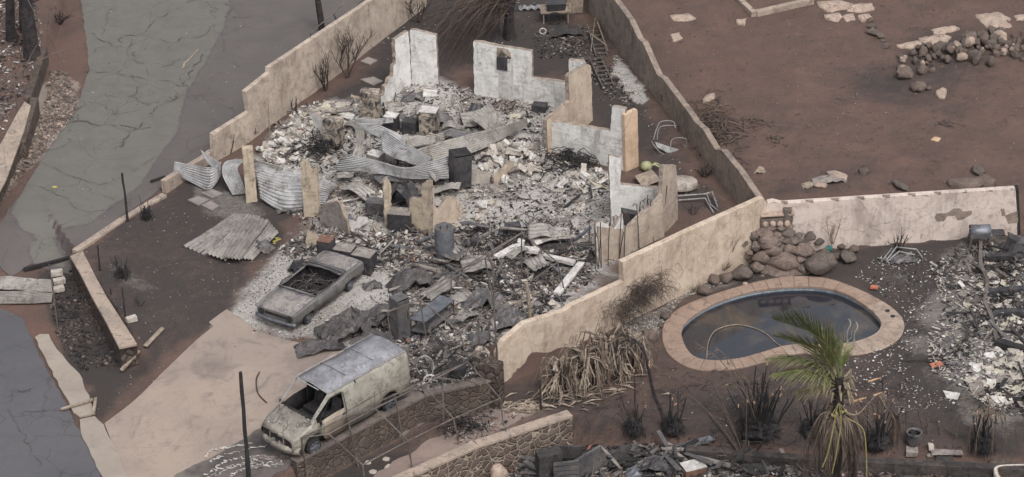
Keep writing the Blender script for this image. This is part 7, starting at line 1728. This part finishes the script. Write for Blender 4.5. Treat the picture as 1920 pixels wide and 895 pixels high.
g = MB(); p = G(993, 18); g.grid([[p+Vector((x, y, .1+.05*math.sin(x*20))) for x in np.linspace(-.5, .5, 20)] for y in (-.2, .2)]); g.build('metal_scrap', 'white_metal', label='pale bent metal scrap beside the burnt tree trunk', cat='scrap', solid=.01)
g = MB(); p = G(1018, 65); g.tube([p+Vector((.14*math.cos(a), .05, .14+.14*math.sin(a))) for a in np.linspace(0, 6.283, 14)], .03, 5); g.build('white_ring', 'ashw', label='small pale ring on the dark soil below the cart', cat='ring')
crumple('low burnt heap of branches and cloth behind the far white wall', (1060, 65), (1.6, .8, .5), 'char', 'burnt_heap', 'heap', seed=90, rot=10, n=16)
# hand truck with white wheel beside the van
p = G(800, 722); t = thing('hand_cart', 'small wheeled frame with a white spoked wheel behind the van', 'cart', p)
g = MB(); g.tube(catm([VP(x, y, p, d) for x, y, d in [(792,706,.3),(781,690,.3),(785,672,.3),(800,668,.3),(812,680,.3),(810,700,.2),(797,708,.1)]], 4), .025, 6); g.build('handle', 'white_metal', t)
c_ = VP(807, 714, p); g = MB(); g.tube([c_+Vector((.24*math.cos(a), 0, .24*math.sin(a))) for a in np.linspace(0, 6.283, 22)], .03, 6)
for k in range(5): a = k*1.2566; g.tube([c_, c_+Vector((.24*math.cos(a), 0, .24*math.sin(a)))], .022, 5)
g.cyl(c_-Vector((0, .04, 0)), c_+Vector((0, .04, 0)), .06, .06, 10); g.build('wheel', 'ashw', t)
g = MB(); g.box(p+Vector((-.1, .3, .2)), (.5, .4, .12), jit=.02); g.build('tray', 'char', t)
p = G(858, 708); g = MB(); g.cyl(p, p+Vector((0, 0, .5)), .3, .33, 16); g.cyl(p+Vector((0, 0, .5)), p+Vector((0, 0, .505)), .28, .28, 16); g.build('barrel', 'charc', label='dark round barrel at the wall end behind the van', cat='barrel')
for i in range(5): 
    q = G(825+i*5, 712-i*2, .1); g = MB(); blob(g, q, (.12, .1, .1), i, .5, 1.5, ICO2); g.build('burnt_motor', 'burnt_steel', label='burnt motor part lying between the hand cart and barrel', cat='motor', group='burnt motor parts by the barrel')
# grill at the pink wall
p = G(1843, 466); t = thing('barbecue_grill', 'rusted grey barbecue with open lid by the right end of the pink wall', 'grill', p)
g = MB(); rows = []
for a in np.linspace(0, 3.14, 10): rows.append([p+Vector((x, .05+.28*math.cos(a), .75+.26*math.sin(a))) for x in np.linspace(-.55, .25, 4)])
g.grid(rows); g.build('lid', 'grey_steel', t, solid=.02, smooth=True)
g = MB(); g.box(p+Vector((-.15, 0, .68)), (.8, .5, .18)); g.build('firebox', 'burnt_steel', t, bevel=.01)
for x, y in ((-.5, -.2), (.2, -.2), (-.5, .25), (.2, .25)):
    g = MB(); g.beam(p+Vector((x, y, .62)), p+Vector((x*1.25, y*1.2, 0)), .08, .06); g.build('leg', 'burnt_steel', t)
g = MB(); g.box(p+Vector((.55, 0, .7)), (.5, .45, .05)); g.build('side_shelf', 'dark_steel', t)
p = G(1905, 480); t = thing('burnt_chest', 'dark burnt chest tipped at the right edge by the wall end', 'chest', p)
g = MB(); g.box(p+Vector((.05, 0, .4)), (.8, .6, .7), Matrix.Rotation(.4, 3, 'Y') @ Matrix.Rotation(.3, 3, 'Z'), jit=.04); g.build('body', 'burnt_steel', t, bevel=.02)
g = MB(); g.box(p+Vector((-.05, -.1, .82)), (.7, .5, .06), Matrix.Rotation(.5, 3, 'Y')); g.build('lid', 'dark_steel', t)
t = thing('lounger_frame', 'bent pale lounger frame on the soil in front of the pink wall', 'frame', G(1690, 488))
pipes(t, [[G(1645,486,.05), G(1662,494,.15), G(1680,478,.35), G(1718,478,.25), G(1730,486,.05)], [G(1662,494,.05), G(1685,482,.25), G(1715,484,.15)], [G(1652,492,.02), G(1672,474,.2)]], .03, 'white_metal')
crumple('dark cloth scrap hanging on the bent lounger frame', (1694, 489), (1.0, .6, .3), 'burnt_steel', seed=93)
# twisted steel in the right debris
def steel(label, pts, r_=.09, mat='burnt_steel'):
    g = MB(); c_ = catm([G(x, y, z*.5+.16) for x, y, z in pts], 5)
    for a, b_ in zip(c_[:-1], c_[1:]): g.beam(a, b_+(b_-a)*.15, r_*2.0, r_*1.5, jit=.006)
    return g.build('steel_beam', mat, label=label, cat='beam')
steel('long twisted steel strap running down through the tile debris', [(1838,470,.5),(1838,510,.4),(1850,545,.5),(1846,580,.4),(1858,610,.4),(1868,650,.2)], .07, 'pipe')
steel('dark straight steel beam at the top of the tile debris', [(1848,494,.2),(1880,492,.2),(1915,494,.2)], .13, 'dark_steel')
steel('dark steel beam in the middle of the tile debris at the right edge', [(1850,560,.2),(1890,556,.2),(1940,552,.2)], .14, 'dark_steel')
steel('bowed dark steel beam below the middle one in the tile debris', [(1856,604,.15),(1885,596,.2),(1930,598,.2)], .12, 'dark_steel')
steel('black angled steel beam at the right edge, lowest in the tile debris', [(1868,650,.1),(1900,660,.1),(1940,668,.1)], .15, 'charc')
beam('terracotta brick lying right of the pool coping', (1632, 543), (1646, 545), .18, .1, 'orange_scrap', 'brick', 'brick')
beam('short tan and orange tile strip below the tile debris', (1745, 692), (1766, 686), .25, .06, 'orange_scrap', 'tile_strip', 'tile')
beam('thin dark rod lying left of the tan and orange tile strip', (1690, 682), (1786, 678), .03, .03, 'charc', 'metal_rod', 'rod')
p = G(1786, 742, .04); g = MB(); g.add([G(1768,735,.05), G(1800,742,.1), G(1795,752,.05), G(1775,748,.03)], [(0, 1, 2, 3)]); g.build('broken_board', 'ashw', label='white triangular panel piece right of the thin twigs', cat='panel', solid=.03)
# barrel and blocks at the lower right
p = G(1713, 832); t = thing('clay_pot', 'burnt clay pot on the reddish soil between palm and right clump', 'pot', p)
g = MB(); rows = []
for r_, z in ((.2, 0), (.3, .25), (.27, .45), (.29, .5), (.24, .5), (.22, .42)): rows.append([p+Vector((r_*math.cos(a), r_*math.sin(a), z)) for a in np.linspace(0, 6.283, 19)])
g.grid(rows); g.build('body', 'burnt_steel', t, smooth=True)
g = MB()
for k in range(8): blob(g, p+Vector((random.gauss(0, .1), random.gauss(0, .1), .48)), (.07, .07, .05), k, .4, 1, ICO1)
g.build('soil', 'charc', t)
for (x, y, sx, sy, sz, m_, lb) in [(1710,852,.38,.3,.22,'rubble3','grey cube block standing below the clay pot'),(1745,842,.2,.2,.18,'rubble','small pale cube block right of the clay pot'),(1775,848,1.1,.5,.06,'rubble3','cracked grey slab lying right of the small cube block'),(1745,856,.3,.2,.08,'rubble3','flat grey piece in front of the small cube block'),(1770,870,.6,.4,.2,'char','blackened block at the terrace edge right of the clay pot')]:
    g = MB(); g.box(G(x, y, sz/2), (sx, sy, sz), Matrix.Rotation(random.uniform(-.4, .4), 3, 'Z') @ Matrix.Rotation(random.uniform(-.2, .2), 3, 'X'), jit=.03); g.build('block', m_, label=lb, cat='block', bevel=.015)
random.seed(12)
for k in range(34):
    x = 1655+k*8; q = G(x, 872+random.uniform(-4, 10)); place(random.choice(ROCKS[1:3]+ROCKS[4:5]), 'edge_stone', (q.x, q.y, q.z+.05), (random.uniform(.1, .24), random.uniform(.1, .2), random.uniform(.08, .16)), (0, 0, random.uniform(0, 6)), label='dark stone in the rough row along the lower right terrace edge', cat='stone', group='stones along the terrace edge')
# rounded white frame at the bottom right corner
t = thing('bathtub', 'pale rounded tub lying in the bottom right corner', 'bathtub', G(1905, 905)); p = G(1905, 905)
g = MB(); rr_ = []
for (k, z) in ((1.0, .0), (1.04, .42), (1.0, .46), (.86, .44), (.8, .1), (.05, .08)):
    rr_.append([p+Vector((math.copysign(abs(math.cos(a))**.5, math.cos(a))*.75*k, math.copysign(abs(math.sin(a))**.5, math.sin(a))*.45*k, z)) for a in np.linspace(0, 6.283, 33)])
g.grid(rr_); g.build('shell', 'rubble2', t, smooth=True)
g = MB(); g.grid([[v_+Vector((0, 0, .012)) for v_ in rr_[1]], [v_+Vector((0, 0, .012)) for v_ in rr_[3]]]); g.build('rim', 'timber_tan', t)
# bottom debris furniture
t = thing('burnt_crate', 'slatted black crate with an angled side panel at the bottom centre', 'crate', G(1060, 905)); p = G(1062, 900)
for k in range(5):
    g = MB(); g.box(p+Vector((0, -.3, .12+.2*k)), (.9, .06, .16), Matrix.Rotation(.1, 3, 'Z'), jit=.01); g.build('slat', 'burnt_steel', t)
g = MB(); g.box(p+Vector((-.6, .1, .6)), (.9, .5, 1.1), Matrix.Rotation(.3, 3, 'Z'), jit=.04); g.build('body', 'char', t, bevel=.01)
g = MB(); g.box(p+Vector((.85, .15, .6)), (1.2, .08, .9), Matrix.Rotation(.35, 3, 'Z') @ Matrix.Rotation(-.35, 3, 'Y'), jit=.02); g.build('side_panel', 'burnt_steel', t)
g = MB(); g.box(p+Vector((.1, .6, .8)), (1.0, .08, .5), Matrix.Rotation(-.1, 3, 'Z'), jit=.02); g.build('back_panel', 'dark_steel', t)
c4 = [G(1258,838,.05), G(1330,822,.1), G(1342,830,.12), G(1290,846,.05)]
g = MB(); g.add(c4, [(0, 1, 2, 3)]); g.build('metal_sheet', 'grey_steel', label='long flat grey green sheet on the soil above the bottom debris', cat='sheet metal', solid=.03)
for i, (x, y, sx, sy, h, rot, mt, lb) in enumerate([(1180,860,1.6,1.0,.5,10,'char','black twisted sheet in the bottom debris, left of centre'),(1240,880,1.3,.9,.6,-20,'dark_steel','bent dark sheet beside the rusty open box'),(1120,870,1.1,.7,.4,15,'burnt_steel','grey folded sheet right of the slatted crate'),(1330,868,1.8,.7,.3,0,'char','flat charred sheet at the right of the bottom debris'),(1005,885,.9,.6,.4,20,'burnt_steel','bent plate at the foot of the pale jointed wall'),(1410,880,1.6,.7,.35,-10,'char','charred sheet at the right end of the bottom debris'),(1195,890,.8,.6,.3,0,'grey_steel','pale grey dome like scrap at the bottom edge')]):
    crumple(lb, (x, y), (sx, sy, h), mt, seed=70+i*3, rot=rot, n=12)
cabinet('rusty open box with pale rim in the bottom debris', (1300, 888), .8, .6, .35, 20, mat='rust', kind='box', name='burnt_box', topmat='ashw')
for k, (x, y) in enumerate(in_poly(gpoly([(1010,850),(1270,842),(1480,876),(1480,900),(980,900)]), 60)):
    L_ = random.uniform(.3, 1.3); a = random.uniform(0, 3.14); z = ground_z(x, y)+random.uniform(.08, .45); d = Vector((math.cos(a), math.sin(a), random.gauss(0, .2)))*L_/2
    g = MB(); g.beam(Vector((x, y, z))-d, Vector((x, y, z))+d, random.uniform(.04, .2), random.uniform(.03, .07), jit=.02); g.build('charred_beam', random.choice(['char', 'charc', 'burnt_steel', 'rubble3', 'burnt_steel']), label='charred strip in the debris along the bottom edge', cat='beam', group='charred strips along the bottom edge')
tangle('wire tangle in the bottom debris right of the metal sheet', (1360, 862), .5, .4, 50, .016, 'pipe')
p = G(935, 905); g = MB(); blob(g, p+Vector((0, 0, .35)), (.32, .3, .4), 6, .2, 1, ICO3, flat=3); g.build('boulder', 'rock_pale', label='pale rounded boulder in front of the jointed stone wall', cat='boulder', smooth=True)
# slabs on path, white streaks by the pole
for (x, y, r_) in [(735, 880, .32), (700, 886, .16), (725, 862, .14), (772, 860, .1), (690, 868, .12)]:
    p = G(x, y, .03); g = MB(); n = 9; top = [p+Vector((r_*random.uniform(.7, 1.1)*math.cos(k*6.283/n), r_*random.uniform(.7, 1.1)*math.sin(k*6.283/n), 0)) for k in range(n)]; g.add(top+[q-Vector((0, 0, .05)) for q in top], [list(range(n)), list(range(n, 2*n))[::-1]]+[(k, k+n, (k+1) % n+n, (k+1) % n) for k in range(n)])
    o = g.build('stepping_slab', 'concrete', label='pale round slab fragment on the sooty path', cat='slab', group='pale slab fragments on the path')
t = thing('melted_metal', 'white streaks of melted metal run off below the front of the van', 'scrap', G(450, 860))
for pts in [[(392,898),(415,884),(445,878),(480,870)],[(430,900),(455,884),(490,878),(525,874)],[(385,893),(405,880),(425,868),(455,862),(490,858)], [(390,870),(410,862),(440,852),(500,838)], [(400,898),(430,880),(460,872),(480,866)], [(440,893),(465,880),(500,872),(530,868)], [(385,860),(395,850),(430,842),(470,836)]]:
    g = MB(); c_ = catm([G(x, y, .085) for x, y in pts], 6); c_ = [q+Vector((random.gauss(0, .05), random.gauss(0, .05), 0)) for q in catm(c_, 2)]; g.ribbon(c_, [random.uniform(.01, .09) for _ in c_], (.3, 1, 0), 0, .05); g.build('streak', 'ashw', t)
g = MB()
for k in range(26): blob(g, G(random.uniform(470, 560), random.uniform(855, 880), .08), (random.uniform(.05, .2), random.uniform(.04, .1), .02), k, .4, 1.5, ICO2)
g.build('splash', 'rubble3', t)
g = MB(); g.tube(catm([G(487,700,.05), G(481,715,.06), G(484,740,.05), G(500,758,.05)], 5), [.03]*16, 5); g.build('driftwood', 'twig', label='curved charred branch lying on the driveway beside the van', cat='branch')
# scrap above the pink wall, lot crumbs
crumple('crumpled grey scrap on the bare lot above the pink wall', (1555, 340), (1.4, .7, .3), 'rubble3', seed=95, rot=10)
crumple('folded tan paper like scrap left of the crumpled grey one', (1515, 350), (.6, .4, .25), "timber", seed=97, rot=20)
crumple('small tan scrap near the stick pile end of the lot', (1425, 325), (.5, .3, .25), 'timber', seed=99, rot=-20)

# torn roofing strips in the rubble
random.seed(404)
for k, (x, y) in enumerate(in_poly(gpoly([(560,250),(700,215),(900,230),(1000,260),(1020,330),(900,360),(760,380),(640,380),(600,330)]), 16)+in_poly(spots, 12)):
    a = random.uniform(-.9, .9); L_ = random.uniform(.7, 1.7); w_ = random.uniform(.25, .5); z = ground_z(x, y)+random.uniform(.15, .45); d = Vector((math.cos(a), math.sin(a), 0)); s_ = Vector((-math.sin(a), math.cos(a), random.uniform(-.4, .4)))*w_
    pt = [Vector((x, y, z))+d*L_*u+Vector((0, 0, h_)) for u, h_ in ((-.5, random.uniform(-.1, .2)), (-.15, random.uniform(0, .3)), (.2, random.uniform(-.05, .25)), (.5, random.uniform(-.15, .3)))]
    corr('torn narrow roofing strip bent among the rubble of the house', [[tuple(q-s_) for q in pt], [tuple(q+s_) for q in pt]], 4, random.choice(['zinc_warm', 'zinc_old', 'zinc_old', 'burnt_steel']), seed=60+k, crumple=.05, group='torn roofing strips in the house rubble', name='roofing_strip', ppx=False, n=14)

random.seed(505)
for k, (x, y) in enumerate(in_poly(gpoly([(1800,480),(1930,470),(1940,760),(1860,740),(1810,640),(1780,560)]), 34)):
    L_ = random.uniform(.4, 1.5); a = random.uniform(0, 3.14); z = ground_z(x, y)+random.uniform(.15, .4); d = Vector((math.cos(a), math.sin(a), random.gauss(0, .15)))*L_/2
    g = MB(); g.beam(Vector((x, y, z))-d, Vector((x, y, z))+d, random.uniform(.04, .14), random.uniform(.03, .07), jit=.02); g.build('charred_beam', random.choice(['char', 'charc', 'burnt_steel', 'pipe']), label='dark burnt strip lying in the tile debris at the right edge', cat='beam', group='burnt strips in the tile debris')
tangle('black wire tangle in the middle of the tile debris at the right edge', (1880, 575), .5, .3, 70, .016)
tangle('dark wire tangle below the barbecue at the right edge', (1868, 515), .4, .3, 50, .014)

VB = gpoly([(770,650),(870,650),(905,690),(890,720),(830,735),(780,740),(765,690)])
for k, (x, y) in enumerate(in_poly(VB, 26)):
    L_ = random.uniform(.3, 1.1); a = random.uniform(0, 3.14); z = .1+random.uniform(.03, .2); d = Vector((math.cos(a), math.sin(a), random.gauss(0, .15)))*L_/2
    g = MB(); g.beam(Vector((x, y, z))-d, Vector((x, y, z))+d, random.uniform(.03, .1), random.uniform(.02, .05), jit=.02); g.build('charred_beam', random.choice(['char', 'burnt_steel', 'rubble3', 'pipe']), label='burnt bar or strip on the sooty ground behind the van', cat='beam', group='burnt strips behind the van')
chips('charred_debris', VB, 900, (.02, .14), ['charc', 'char', 'rubble3', 'burnt_steel', 'ashw'], (5, 5, 5, 3, 2), 'dark litter on the sooty ground behind the van', .4, lift=.07)
tangle('black wire tangle on the ground between the van and the gate pillar', (845, 700), .45, .3, 60, .014)
tangle('burnt wire coil on the ground behind the right rear corner of the van', (835, 665), .35, .2, 50, .012, 'pipe')
